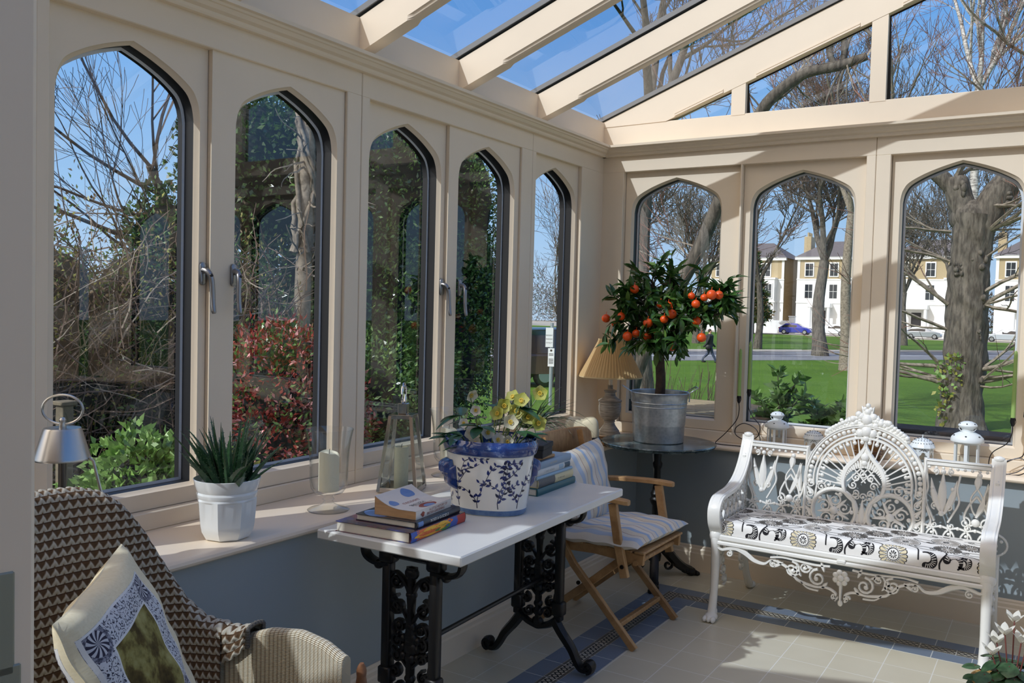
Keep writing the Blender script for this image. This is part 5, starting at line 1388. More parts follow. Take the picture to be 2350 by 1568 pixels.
hk_o = M('spine_orange', (226, 104, 30), .3); hk_y = M('spine_yellow', (236, 178, 34), .3); hk_r = M('spine_red', (186, 48, 34), .3); hk_b = M('spine_blue', (44, 84, 170), .3); hk_g = M('spine_green', (70, 130, 50), .3); hk_t = M('spine_gold', (206, 130, 40), .3)
dark_teal = M('cover_teal_edge', (16, 76, 80), .35)
b1 = book('thick hardback with bright orange and blue spine at the stack bottom', .437, -2.636, bz, .352, .305, .036, art, .09, deco=[
    ('patch', .0, .14, .05, .95, hk_b), ('patch', .10, .60, .06, .94, hk_o), ('blob', .33, .5, .085, .013, hk_y), ('blob', .58, .35, .05, .009, hk_g), ('blob', .55, .72, .05, .008, hk_y), ('patch', .62, .84, .06, .94, hk_b), ('patch', .82, .99, .05, .95, hk_r), ('blob', .68, .75, .02, .008, hk_o), ('spine', .19, .020, 'DAVID HOCKNEY', .33, M('spine_lettering', (176, 84, 30), .4))])
bz += .0365
navy = M('cover_navy', (36, 40, 52), .3, coat=.3); sky_c = M('cover_sky', (104, 136, 190), .3)
b2 = book('dark navy gardening hardback in the middle of the left stack', .424, -2.622, bz, .285, .245, .022, navy, .10, deco=[('spine', .30, .014, 'ROSES & GARDENS', .3, txt_w), ('patch', .03, .14, .1, .9, sky_c), ('topblob', .16, .72, .05, .055, sky_c)])
bz += .0225
ivory = M('cover_ivory', (222, 214, 204), .4)
b3 = book('ivory paperback with lifted cover on top of the left stack', .405, -2.625, bz, .235, .165, .028, ivory, .12, page_tan, False, curlup=.085, deco=[
    ('spine', .36, .0125, 'A LITTLE HISTORY OF', .56, txt_red), ('spine', .30, .0125, 'BRITISH GARDENING', .16, txt_red), ('blob', .18, .45, .012, .008, txt_red),
    ('top', .28, .42, .026, 'BRITISH', txt_k), ('top', .26, .58, .018, 'GARDENING', txt_red), ('top', .3, .3, .011, 'A LITTLE HISTORY OF', txt_red), ('topblob', .5, .16, .05, .02, txt_red), ('topblob', .5, .12, .03, .014, sky_c), ('topblob', .68, .82, .035, .022, sky_c), ('topblob', .14, .66, .022, .016, sky_c)])
# right-hand pile
teal = M('cover_teal', (28, 92, 100), .4); pale_y = M('cover_pale_yellow', (214, 200, 156), .45); gry = M('cover_grey', (92, 90, 88), .45); sky2 = M('cover_pale_blue', (150, 178, 196), .4); whb = M('cover_white_blue', (206, 206, 200), .4); tanb = M('cover_tan', (176, 134, 84), .5)
g2 = None
bz = TZ
book('teal hardback at the bottom of the pile beside the planter', .405, -1.755, bz, .36, .24, .030, teal, .05); bz += .0305
book('pale yellow and grey hardback above the teal book', .400, -1.755, bz, .33, .22, .034, pale_y, .05, deco=[('patch', .0, .46, .0, 1., gry), ('bars', .54, .74, .38, .007, txt_k), ('bars', .10, .42, .34, .011, M('spine_faint', (128, 126, 120), .5))]); bz += .0345
book('thin pale blue book under the white patterned book', .400, -1.765, bz, .33, .22, .014, sky2, .04); bz += .0145
book('white and dark blue patterned book in the right pile', .398, -1.768, bz, .315, .21, .027, whb, .05, deco=[('patch', .80, .97, .08, .92, M('spine_petrol', (44, 74, 92), .4)), ('patch', .62, .76, .15, .85, sky2), ('bars', .18, .5, .35, .009, gry)]); bz += .0275
book('pale blue gilt lettered hardback below the tan notebook', .398, -1.768, bz, .315, .2, .030, M('cover_powder_blue', (136, 158, 178), .4), .05, deco=[('bars', .36, .56, .38, .009, gilt)]); bz += .0305
book('small tan notebook under the black box', .385, -1.83, bz, .17, .12, .014, tanb, .03); bz += .0145
mb = MB(); mb.box(-.065, .065, -.075, .075, 0, .052, .003); mb.box(-.068, .068, -.078, .078, .034, .056, .003)
o = obj('black_box', mb, M('black_card', (26, 26, 28), .6), smooth=False); o.location = (.335, -1.845, bz); o.rotation_euler = (0, 0, .25); tag(o, 'small black lidded box on top of the right book pile', 'box')
# ------------------------------------------------------------------ things on the left sill and the table
wax = M('candle_wax', (250, 246, 226), .45, trans=.3); white_cer = M('white_glazed_ceramic', (232, 234, 232), .15, coat=.4)
aloe_m = M('aloe_leaf', (40, 72, 44), .35, c2=(62, 98, 62), vscale=90); aloe_tooth = M('aloe_teeth', (120, 140, 112), .5)
def strap(mb, p, az, tilt, L, w, curl=.4, n=10, depth=.35, mi=0, twist=0., taper=1.):
    """tapering leaf with a channel section; tilt from vertical, curl bends it outwards"""
    p = Vector(p); rows = []; h = Vector((cos(az), sin(az), 0)); s = Vector((-sin(az), cos(az), 0)); th = tilt; c = p
    for i in range(n + 1):
        t = i / n; d = h * sin(th) + Vector((0, 0, cos(th))); nrm = h * cos(th) - Vector((0, 0, sin(th)))
        ww = w * .5 * (1 - t ** (1.6 * taper)) * (1 if t > .08 else .85) + .0006
        sd = (s * cos(twist * t) + nrm * sin(twist * t))
        rows.append([c - sd * ww - nrm * ww * depth, c, c + sd * ww - nrm * ww * depth, c + nrm * ww * depth * 1.1 * 1])
        c = c + d * (L / n); th += curl / n
    mb.rings(rows, True, mi=mi)
    return rows
pa = thing('potted_aloe', 'spiky dark green aloe in a white octagonal pot on the sill', 'potted plant', (-.075, -3.11, SILL))
ax, ay = -.075, -3.11
def octo(a, k):       # 1 = round, 0 = octagon
    q = (a + PI / 8) % (PI / 4) - PI / 8
    return k + (1 - k) * cos(PI / 8) / cos(q) * 1.03
mb = MB(); rings = []
prof = [(.0, .0, 0), (.062, 0, 0), (.070, .004, 0), (.084, .03, 0), (.088, .05, 0), (.094, .125, 0), (.095, .130, .5), (.093, .136, 1), (.0955, .142, 1), (.0965, .150, 1), (.0945, .157, 1), (.098, .164, 1), (.103, .180, 1), (.106, .197, 1), (.1035, .198, 1), (.098, .18, 1), (.0, .172, 1)]
for r, z, k in prof:
    rings.append([(ax + max(r, 1e-4) * octo(2 * PI * j / 64, k) * cos(2 * PI * j / 64 + .18), ay + max(r, 1e-4) * octo(2 * PI * j / 64, k) * sin(2 * PI * j / 64 + .18), SILL + z) for j in range(64)])
mb.rings(rings, True); obj('pot', mb, white_cer, pa, ang=20)
mb = MB(); mb.lathe([(.0, .176), (.097, .176)], 24, (ax, ay, SILL)); obj('soil', mb, soil, pa)
rng = random.Random(2); mb = MB()
for k in range(74):
    az = rng.uniform(0, 2 * PI); r0 = rng.uniform(.01, .08); tl = rng.uniform(.05, .95) * (r0 / .08) + rng.uniform(0, .2); L = rng.uniform(.13, .235) * (1.05 - .15 * tl)
    p = (ax + r0 * cos(az), ay + r0 * sin(az), SILL + .172)
    rows = strap(mb, p, az + rng.uniform(-.5, .5), tl, L, rng.uniform(.017, .026), rng.uniform(-.1, .6), 10, .45, 0, rng.uniform(-.4, .4))
    for i in range(1, 10):
        for e in (0, 2):
            q = rows[i][e]; d = (rows[i][e] - rows[i][2 - e]).normalized(); u = (rows[i + 1][e] - q).normalized()
            mb.add([q - u * .0022, q + u * .0022, q + d * .0042 + u * .002], [(0, 1, 2)], 1)
obj('leaves', mb, [aloe_m, aloe_tooth], pa, ang=50)

def hurricane(label, x, y, zbase=SILL, ch=.155, H=.305):
    t = thing('hurricane_vase', label, 'glass vase', (x, y, zbase), 0, 'glass hurricane candle vases on the left sill')
    prof = [(.0, .0), (.076, .0), (.078, .003), (.070, .008), (.04, .016), (.022, .026), (.016, .036), (.022, .042), (.017, .05), (.024, .058), (.052, .066), (.066, .085), (.070, .11), (.071, .16), (.074, .22), (.081, .27), (.089, H)]
    mb = MB(); mb.lathe(prof, 40, (x, y, zbase), cap0=False, cap1=False); mb.lathe([(.0, .072), (.04, .073), (.058, .085), (.066, .11), (.068, .16), (.071, .22), (.079, .27), (.087, H)], 40, (x, y, zbase), cap0=False, cap1=False)
    mb.rings([[(x + r * cos(a), y + r * sin(a), zbase + H + dz) for a in [2 * PI * i / 40 for i in range(40)]] for r, dz in ((.087, 0), (.088, .0015), (.089, 0))], True)
    obj('vase', mb, clear_glass, t, ang=60)
    return t
def candle(label, x, y, z, r, h, group=None, chip=True):
    mb = MB(); rings = []
    for rr, zz in ((.0001, 0), (r, 0), (r, h * .5), (r, h), (r * .93, h + .001), (r * .85, h - .006), (.0001, h - .009)):
        ring = []
        for j in range(32):
            a = 2 * PI * j / 32; dz = 0
            if chip and zz > h * .8: dz = -.022 * max(0, cos(a - .6)) ** 6 + .003 * sin(3 * a)
            ring.append((x + rr * cos(a), y + rr * sin(a), z + zz + dz))
        rings.append(ring)
    mb.rings(rings, True); c = tag(obj('pillar_candle', mb, wax, loc=(x, y, z)), label, 'candle', group)
    mb = MB(); mb.tube([(x, y, z + h - .008), (x + .001, y, z + h + .008), (x + .003, y, z + h + .012)], .0012, 6); obj('wick', mb, M('wick', (50, 44, 40), .9), c)
    return c
hurricane('clear glass hurricane vase beside the steel lantern', -.085, -2.63)
candle('chipped ivory pillar candle inside the front glass vase', -.085, -2.63, SILL + .074, .0385, .145)
hurricane('clear glass hurricane vase half hidden behind the blue planter', -.14, -1.80)
candle('ivory pillar candle in the glass vase behind the planter', -.14, -1.80, SILL + .074, .0385, .145)

# tapering steel and glass lantern
lx, ly = -.10, -2.18
ln_ = thing('steel_lantern', 'tall tapering polished steel and glass candle lantern on the sill', 'lantern', (lx, ly, SILL))
LM = Matrix.Translation((lx, ly, SILL)) @ Matrix.Rotation(math.radians(24), 4, 'Z')
def LT(x, y, z): p = LM @ Vector((x, y, z)); return (p.x, p.y, p.z)
hb, ht, LH = .080, .044, .315
def corner(i, z): k = hb + (ht - hb) * z / LH; s = ((-1, -1), (1, -1), (1, 1), (-1, 1))[i]; return s[0] * k, s[1] * k
mb = MB()
for i in range(4):
    rings = []
    for z in (.006, LH):
        cx, cy = corner(i, z); b = .0065
        rings.append([LT(cx - b, cy - b, z), LT(cx + b, cy - b, z), LT(cx + b, cy + b, z), LT(cx - b, cy + b, z)])
    mb.rings(rings, True, True, True)
    for z in (.012, LH - .005):
        a = corner(i, z); b = corner((i + 1) % 4, z); h = .010 if z < .1 else .006
        nx, ny = b[1] - a[1], a[0] - b[0]; l = math.hypot(nx, ny); nx, ny = nx / l * .005, ny / l * .005
        mb.rings([[LT(a[0] + nx, a[1] + ny, z - h), LT(a[0] - nx, a[1] - ny, z - h), LT(a[0] - nx, a[1] - ny, z + h), LT(a[0] + nx, a[1] + ny, z + h)], [LT(b[0] + nx, b[1] + ny, z - h), LT(b[0] - nx, b[1] - ny, z - h), LT(b[0] - nx, b[1] - ny, z + h), LT(b[0] + nx, b[1] + ny, z + h)]], True, True, True)
mb.box(-hb, hb, -hb, hb, 0, .005, .001, mat=LM); obj('frame', mb, chrome, ln_, smooth=False)
mb = MB(); mb.box(-.05, .05, -.05, .05, LH, LH + .006, .002, mat=LM); mb.box(-.02, .02, -.02, .02, LH + .006, LH + .052, .003, mat=LM); obj('cap', mb, chrome, ln_, smooth=False)
mb = MB(); mb.tube([LT(.0, .028 * cos(a), LH + .088 + .045 * sin(a)) for a in [-.9 + (2 * PI - 1.35) * i / 24 + .0 for i in range(25)]], .0052, 8); obj('ring_handle', mb, chrome, ln_)
for i in range(4):
    mb = MB(); a0, b0, a1, b1 = corner(i, .02), corner((i + 1) % 4, .02), corner(i, LH - .012), corner((i + 1) % 4, LH - .012)
    mb.poly([LT(*a0, .02), LT(*b0, .02), LT(*b1, LH - .012), LT(*a1, LH - .012)]); obj('glass_pane', mb, MATS.get('lantern_glass') or thin_glass('lantern_glass', (.84, .90, .89), .09), ln_, smooth=False)
candle('slim white candle inside the steel lantern', lx - .01, ly + .005, SILL + .006, .03, .175, None, False)

# small metal table lamp at far left, spiky plant in front
sl_ = thing('metal_lamp', 'small steel lamp with an oval hoop at the far left window', 'lamp', (-.125, -3.64, SILL))
mx_, my_ = -.125, -3.64
mb = MB(); mb.lathe([(0, 0), (.05, 0), (.05, .008), (.02, .014), (.0105, .02), (.0105, .335), (0, .335)], 24, (mx_, my_, SILL)); obj('stem', mb, M('gunmetal', (96, 94, 92), .3, .9), sl_)
mb = MB(); mb.lathe([(.0735, .322), (.074, .325), (.0725, .329), (.05, .405), (.047, .410), (.012, .412)], 40, (mx_, my_, SILL), cap0=False); obj('lamp_shade', mb, steel, sl_)
mb = MB(); mb.lathe([(.009, .41), (.010, .418), (.008, .424), (.0095, .432), (.006, .438), (0, .439)], 16, (mx_, my_, SILL)); obj('finial', mb, steel, sl_)
hd = Vector((.83, .55, 0)); mb = MB(); mb.tube([Vector((mx_, my_, SILL + .461)) + hd * (.056 * cos(a)) + Vector((0, 0, .041 * sin(a))) for a in [2 * PI * i / 36 for i in range(36)]], .0036, 7, closed=True); obj('hoop_handle', mb, steel, sl_)
mb = MB(); p0 = Vector((mx_, my_, SILL + .328)) + hd * .074; mb.tube([p0, p0 + hd * .012 + Vector((0, 0, -.01)), p0 + hd * .035 + Vector((0, 0, -.10)), p0 + hd * .05 + Vector((0, 0, -.25)), p0 + hd * .055 + Vector((0, 0, -.31))], .004, 7); p0 = Vector((mx_, my_, SILL + .324)) - hd * .074; mb.tube([p0, p0 - hd * .012 + Vector((0, 0, -.012)), p0 - hd * .03 + Vector((0, 0, -.06))], .004, 6); obj('side_arm', mb, steel, sl_)
sp = thing('spiky_succulent', 'small dark spiky succulent behind the draped armchair', 'plant', (-.0, -3.70, SILL))
mb = MB(); mb.lathe([(0, 0), (.05, 0), (.065, .09), (.067, .1), (.06, .1), (.0, .09)], 24, (0, -3.70, SILL)); obj('pot', mb, M('terracotta_dark', (96, 66, 50), .7), sp)
mb = MB(); rng = random.Random(9)
for k in range(46): strap(mb, (rng.uniform(-.03, .03), -3.70 + rng.uniform(-.03, .03), SILL + .085), rng.uniform(0, 6.3), rng.uniform(.1, 1.1), rng.uniform(.10, .17), rng.uniform(.014, .022), .15, 7, .3)
obj('leaves', mb, M('succulent_dark', (42, 34, 38), .5), sp, ang=50)

# ---- blue and white planter with hellebores
px, py = .378, -2.238; pz = TZ; PH = .280
plt = thing('potted_hellebore', 'white and lime hellebores in a blue and white floral porcelain planter', 'potted plant', (px, py, pz))
def lobe(a): return 1 + .055 * abs(cos(2 * (a + .35))) ** .8 - .02
def PR_(z): return .147 + .036 * (z / PH) ** .8
def PT(a, z, off=0.): r = (PR_(z) * lobe(a)) + off; return (px + r * cos(a), py + r * .84 * sin(a), pz + z)
porc = M('white_porcelain', (232, 232, 226), .1, coat=.6); 
def blue_band_mat():
    k = Mat('blue_glazed_band'); _, _, _, vec = k.coord('Object'); n = k.noise(vec, 38, 4, .65); k.bsdf(k.ramp(n, [(.3, lin((16, 36, 92))), (.52, lin((30, 62, 128))), (.60, lin((40, 70, 132))), (.72, lin((150, 170, 200)))]), .08, coat=.8); return k.m
bband = blue_band_mat(); cobalt = M('cobalt_ink', (36, 46, 104), .15, c2=(54, 72, 140), vscale=60, coat=.5); cob_d = M('cobalt_dark', (22, 28, 64), .15, coat=.5)
N_ = 96
def ring_(z, off): return [PT(2 * PI * j / N_, z, off) for j in range(N_)]
mb = MB(); mb.rings([ring_(0, -.004), ring_(.004, 0), ring_(.025, .001)] + [ring_(z, 0) for z in (.0252, .06, .10, .14, .18, .225)], True, cap0=True); pot = obj('planter', mb, porc, plt)
mb = MB(); mb.rings([ring_(.2245, .0005), ring_(.227, .006), ring_(.232, .009), ring_(.252, .012), ring_(.264, .011), ring_(.271, .006), ring_(PH, .001), ring_(.270, -.006), ring_(.255, -.010), ring_(.20, -.012)], True); obj('rim', mb, bband, pot)
mb = MB(); mb.rings([ring_(.003, .0006), ring_(.010, .0012), ring_(.018, .0016), ring_(.022, .0012), ring_(.0235, .0006)], True); obj('foot_band', mb, M('pale_blue_band', (92, 126, 168), .15, c2=(66, 100, 150), vscale=30, coat=.5), pot)
mb = MB(); mb.poly([PT(2 * PI * j / N_, .215, -.012) for j in range(N_)]); obj('soil', mb, soil, plt)
# shell handle on the side facing the camera-left
for ha in (-2.22, .92):
    mb = MB()
    def hf(u, v):
        a = ha + (u - .5) * .62; z = .09 + .11 * v; e = max(0., 1 - ((u - .5) * 2) ** 4) * max(0., 1 - ((v - .5) * 2) ** 6)
        return PT(a, z - (.0 if abs(u - .5) < .33 else .02 * (v > .5)), .002 + .022 * e + .004 * sin(u * 28) * e * (v > .42) + (.014 * e if v > .5 else 0))
    mb.grid(hf, 28, 18); obj('shell_handle', mb, M('deep_blue_glaze', (24, 48, 112), .12, c2=(40, 72, 140), vscale=50, coat=.8), pot)
# painted branches and leaves
vin = MB(); rng = random.Random(6)
def VP(a, z, l=.0006): return PT(a, min(max(z, .028), .221), l)
def vline(P, w, mi=1):
    L = len(P); vs = []
    for i in range(L):
        a, b = P[max(0, i - 1)], P[min(L - 1, i + 1)]; tx, ty = (b[0] - a[0]) * .15, b[1] - a[1]; l = math.hypot(tx, ty) or 1; ww = w * (1 - .6 * i / L) / 2
        vs += [VP(P[i][0] - ty / l * ww / .15, P[i][1] + tx / l * ww), VP(P[i][0] + ty / l * ww / .15, P[i][1] - tx / l * ww)]
    vin.add(vs, [(2 * i, 2 * i + 1, 2 * i + 3, 2 * i + 2) for i in range(L - 1)], mi)
def vleaf(a, z, ang, L, mi=0):
    c, s = cos(ang), sin(ang); P = [(0, 0), (.3, .24), (.65, .2), (1, 0), (.65, -.2), (.3, -.24)]
    pts = [VP(a + (x * c - y * s) * L / .15, z + (x * s + y * c) * L, .0009) for x, y in P]; vin.add(pts, [(0, 1, 2, 3), (0, 3, 4, 5)], mi)
    vin.add([VP(a + x * L * c / .15 - y * L * s / .15, z + x * L * s + y * L * c, .0013) for x, y in ((.1, .03), (.9, 0), (.1, -.03))], [(0, 1, 2)], 1)
def vine(a, z, ang, n, st, depth=0):
    P = [(a, z)]
    for i in range(n):
        ang += rng.uniform(-.35, .35); a += cos(ang) * st / .15; z += sin(ang) * st
        if z > .215 or z < .03: ang = -ang * .6
        P.append((a, z))
        for s in (-1, 1):
            if rng.random() < .7: vleaf(a, z, ang + s * rng.uniform(.5, 1.2), rng.uniform(.015, .022), 0 if rng.random() < .75 else 1)
        if depth < 1 and rng.random() < .42: vine(a, z, ang + rng.choice([-1, 1]) * rng.uniform(.6, 1.1), int(n * .6), st * .9, depth + 1)
    vline(P, .0032)
for k in range(12):
    a0 = -PI + k * 2 * PI / 12 + .2
    if abs((a0 + 2.22 + PI) % (2 * PI) - PI) < .32 or abs((a0 - .92 + PI) % (2 * PI) - PI) < .32:
        vine(a0, .03, 1.2, 3, .016); continue
    vine(a0, .03, 1.45, 8, .0225)
obj('painted_vines', vin, [cobalt, cob_d], pot, smooth=False)
# foliage and flowers
hl = M('hellebore_leaf', (38, 72, 46), .3, c2=(58, 100, 60), vscale=30, trans=.15); stem_m = M('green_stem', (104, 124, 62), .5); pw = M('petal_white', (240, 236, 222), .6, trans=.35); pc = M('petal_cream', (232, 226, 196), .6, trans=.35); pl_ = M('petal_lime', (196, 200, 84), .6, trans=.4, c2=(214, 210, 130), vscale=20); stam = M('stamen_yellow', (224, 190, 70), .6); budg = M('bud_green', (150, 170, 80), .5)
zs = pz + .235
mb = MB(); st = MB()
def oval(mb, p, d, nrm, L, w, mi=0, bend=.2, n=8, cup=.25):
    p = Vector(p); d = Vector(d).normalized(); nrm = Vector(nrm); nrm = (nrm - d * nrm.dot(d)).normalized(); s = d.cross(nrm); rows = []
    for i in range(n + 1):
        t = i / n; c = p + d * L * t + nrm * (-bend * L * t * t); ww = w * .5 * sin(PI * min(1, .06 + t * .94)) ** .75
        rows.append([c - s * ww + nrm * ww * cup, c - s * ww * .5, c, c + s * ww * .5, c + s * ww + nrm * ww * cup])
    mb.rings(rows, False, mi=mi)
rng = random.Random(14)
def leaf_stem(x, y, az, tilt, L, leaves, spread=.9, LL=.105):
    p0 = Vector((x, y, pz + .2)); d = Vector((cos(az) * sin(tilt), sin(az) * sin(tilt), cos(tilt))); e = p0 + d * L
    st.tube([p0, p0 + d * L * .5 + Vector((0, 0, .01)), e], .0028, 6)
    for k in range(leaves):
        f = (k / max(1, leaves - 1) - .5) * 2 * spread; dd = Matrix.Rotation(f, 3, 'Z') @ Vector((cos(az) * .95, sin(az) * .95, rng.uniform(-.15, .35)))
        oval(mb, e, dd, (0, 0, 1), LL * rng.uniform(.8, 1.15), .046, 0, rng.uniform(.1, .4))
for (dx, dy, az, tl, L, n) in ((-.07, -.05, 3.4, .75, .09, 3), (-.04, -.06, -2.3, .5, .10, 3), (-.05, .02, 2.6, .5, .15, 4), (.0, .0, 1.7, .25, .19, 3), (.03, .03, .8, .3, .20, 3), (-.02, -.03, -1.2, .35, .13, 3), (.05, .0, 0.2, .5, .12, 3), (-.08, .0, 3.1, .4, .16, 3), (-.01, -.08, -1.7, .7, .07, 1), (.06, .05, 1.1, .7, .1, 3), (.02, .07, 1.9, .5, .14, 3)): leaf_stem(px + dx, py + dy, az, tl, L, n)
obj('leaves', mb, hl, plt, ang=60)
def bloom(x, y, z, dirv, R, m, name='flower'):
    f = MB(); c = Vector((x, y, z)); d = Vector(dirv).normalized(); u = d.orthogonal().normalized(); v = d.cross(u)
    for k in range(5):
        a = 2 * PI * k / 5 + x * 40; pd = (u * cos(a) + v * sin(a)) * .92 + d * .38; oval(f, c, pd, d, R, R * 1.02, 0, -.12, 6, .22)
    for k in range(14): a = 2 * PI * k / 14; q = c + (u * cos(a) + v * sin(a)) * R * .2 + d * R * .3; f.ball(q, R * .055, R * .055, R * .09, 6, 4, 1)
    f.ball(c + d * R * .15, R * .13, R * .13, R * .13, 8, 6, 1); obj(name, f, [m, stam], plt, ang=60)
    base = Vector((px + (x - px) * .35, py + (y - py) * .35, pz + .2)); st.tube([base, (base + c) / 2 + Vector((0, 0, .025)), c - d * .008], .0022, 6)
cd = Vector((.55, -.82, .25))           # towards the room
for (x, y, z, dv, R, m) in ((.335, -2.30, .295, (.5, -.8, .1), .036, pw), (.395, -2.285, .30, (.6, -.7, .3), .032, pw), (.365, -2.32, .262, (.4, -.9, .2), .028, pw), (.43, -2.27, .275, (.7, -.6, .3), .030, pw), (.455, -2.245, .268, (.8, -.5, .2), .028, pc), (.41, -2.30, .255, (.5, -.9, 0), .022, pc), (.275, -2.275, .325, (.6, -.8, .2), .024, pw), (.30, -2.23, .375, (.5, -.9, -.1), .026, pw), (.262, -2.215, .43, (.9, -.3, -.3), .032, pc),
                           (.40, -2.18, .395, (.4, -.8, .1), .036, pl_), (.44, -2.16, .375, (.6, -.7, .2), .038, pl_), (.475, -2.13, .355, (.7, -.7, 0), .036, pl_), (.44, -2.20, .335, (.6, -.7, .3), .036, pc), (.47, -2.17, .415, (.3, -.6, .5), .038, pl_), (.51, -2.10, .445, (.5, -.8, .2), .036, pl_), (.525, -2.14, .335, (.8, -.5, .1), .038, pl_), (.39, -2.21, .365, (.2, -.9, .3), .034, pl_), (.42, -2.15, .425, (0, -.6, .6), .034, pl_)):
    bloom(x, y, pz + z, dv, R, m)
obj('stems', st, stem_m, plt)

# ---- spider plant, cream box on a tray
gx, gy = -.235, -.91
spp = thing('spider_plant', 'striped spider plant in a white pot behind the folding chair', 'potted plant', (gx, gy, SILL))
mb = MB(); mb.lathe([(0, 0), (.05, 0), (.058, .01), (.07, .11), (.074, .125), (.066, .125), (.0, .115)], 32, (gx, gy, SILL)); obj('pot', mb, white_cer, spp)
mb = MB(); rng = random.Random(5); spm = Mat('spider_leaf'); _, _, _, vec = spm.coord('Object'); nn = spm.noise(vec, 34, 2, .5, (1, 1, .15)); spm.bsdf(spm.ramp(nn, [(.40, lin((60, 88, 58))), (.56, lin((92, 118, 78))), (.62, lin((196, 204, 170)))]), .4, trans=.2)
for k in range(95):
    az = rng.uniform(0, 6.3); tl = rng.uniform(.1, .95); strap(mb, (gx + .03 * cos(az), gy + .03 * sin(az), SILL + .11), az, tl, rng.uniform(.17, .30), rng.uniform(.008, .014), rng.uniform(.7, 1.9), 11, .35, 0)
for (az, tl, L, cu) in ((.2, .5, .42, 2.0), (.6, .9, .40, 1.6), (-.3, .8, .38, 1.7), (2.6, .9, .36, .9)): strap(mb, (gx, gy, SILL + .11), az, tl, L, .008, cu, 14, .35)
obj('leaves', mb, spm.m, spp, ang=60)
tr_ = tag(obj('wooden_tray', (lambda mb: (mb.box(-.17, .17, -.12, .12, 0, .009, .003), mb.box(-.17, .17, -.12, -.112, 0, .022, .003), mb.box(-.17, .17, .112, .12, 0, .022, .003), mb.box(.162, .17, -.12, .12, 0, .022, .003), mb.box(-.17, -.162, -.12, .12, 0, .022, .003), mb)[-1])(MB()), M('tray_wood', (176, 138, 90), .45, c2=(150, 112, 70), vscale=10, stretch=(1, 8, 1)), smooth=False), 'shallow wooden tray on the sill under the cream box', 'tray')
tr_.location = (-.13, -.47, SILL); tr_.rotation_euler = (0, 0, .5)
cb = thing('cream_box', 'cream rounded box with a dipped top on a black base', 'box', (-.155, -.46, SILL + .0095), .55)
mb = MB(); mb.box(-.105, .105, -.065, .065, 0, .022, .004); obj('base', mb, M('black_plastic', (28, 26, 26), .4), cb, world=False)
mb = MB()
rings = []
for z, k in ((.022, 1), (.03, 1.02), (.07, 1.0), (.105, .95), (.125, .86), (.134, .72), (.137, .5)):
    rings.append([])
    for j in range(40):
        a = 2 * PI * j / 40; c, s = cos(a), sin(a); e = .5
        x = .1 * k * math.copysign(abs(c) ** e, c); y = .062 * k * math.copysign(abs(s) ** e, s); rings[-1].append((x, y, z - (.024 * math.exp(-(x / .03) ** 2) if z > .1 else 0)))
mb.rings(rings, True, True, True); obj('shell', mb, M('cream_enamel', (226, 214, 180), .3, coat=.3), cb, world=False)

# ---- table lamp in the corner
tx_, ty_ = -.157, -.085
tl_ = thing('table_lamp', 'grey wooden urn table lamp with a pleated cream shade in the corner', 'lamp', (tx_, ty_, SILL))
gw = Mat('limed_wood'); _, _, _, vec = gw.coord('Object'); nn = gw.noise(vec, 16, 5, .6, (1, 1, 7)); gw.bsdf(gw.ramp(nn, [(.35, lin((120, 115, 108))), (.65, lin((164, 158, 148)))]), .6, bump=nn, bstr=.2)
mb = MB(); mb.lathe([(0, 0), (.068, 0), (.070, .006), (.067, .016), (.062, .019), (.063, .026), (.058, .032), (.050, .042), (.036, .062), (.031, .078), (.037, .084), (.032, .09), (.045, .098), (.062, .12), (.069, .15), (.070, .178), (.067, .188), (.070, .194), (.067, .2), (.072, .206), (.074, .214), (.066, .219), (.048, .229), (.034, .243), (.031, .262), (.039, .268), (.039, .277), (.028, .281), (.016, .285), (.016, .31), (.0, .31)], 40, (tx_, ty_, SILL)); obj('base', mb, gw.m, tl_, ang=35)
mb = MB(); mb.lathe([(.012, .31), (.012, .36), (0, .36)], 16, (tx_, ty_, SILL)); mb.ball((tx_, ty_, SILL + .40), .03, .03, .042); obj('bulb', mb, M('frosted_bulb', (230, 228, 220), .3), tl_)
mb = MB(); NP = 58
def shade(z, r, k): return [(tx_ + r * (1 + k * (1 if j % 4 in (1, 2) else -1) * .5) * cos(2 * PI * j / (NP * 4)), ty_ + r * (1 + k * (1 if j % 4 in (1, 2) else -1) * .5) * sin(2 * PI * j / (NP * 4)), SILL + z) for j in range(NP * 4)]
mb.rings([shade(.366, .196, .006), shade(.378, .191, .022), shade(.48, .137, .03), shade(.578, .088, .022), shade(.592, .083, .006)], True); obj('lamp_shade', mb, M('pleated_cream_fabric', (222, 190, 138), .8, trans=.38), tl_, ang=20)
mb = MB(); mb.lathe([(.1975, .359), (.198, .367), (.1945, .367), (.194, .359), (.1975, .359)], 64, (tx_, ty_, SILL), cap0=False, cap1=False); m2 = MB(); m2.lathe([(.0845, .588), (.0845, .598), (.081, .598), (.081, .588)], 48, (tx_, ty_, SILL), cap0=False, cap1=False); obj('shade_trim', m2, M('shade_binding', (206, 184, 140), .8), tl_); obj('shade_trim', mb, M('shade_binding', (206, 184, 140), .8), tl_)
mb = MB(); mb.tube(crom([(tx_ + .06, ty_ + .02, SILL + .008), (tx_ + .13, ty_ + .03, SILL + .012), (tx_ + .2, ty_ - .0, SILL + .006), (tx_ + .25, ty_ + .02, SILL + .005), (tx_ + .27, ty_ + .035, SILL + .0), (tx_ + .275, -.052, SILL - .02), (.135, -.052, .6), (.13, -.02, .45), (.14, -.016, .16)], 6), .0028, 6); obj('cord', mb, M('white_cord', (226, 224, 218), .5), tl_)

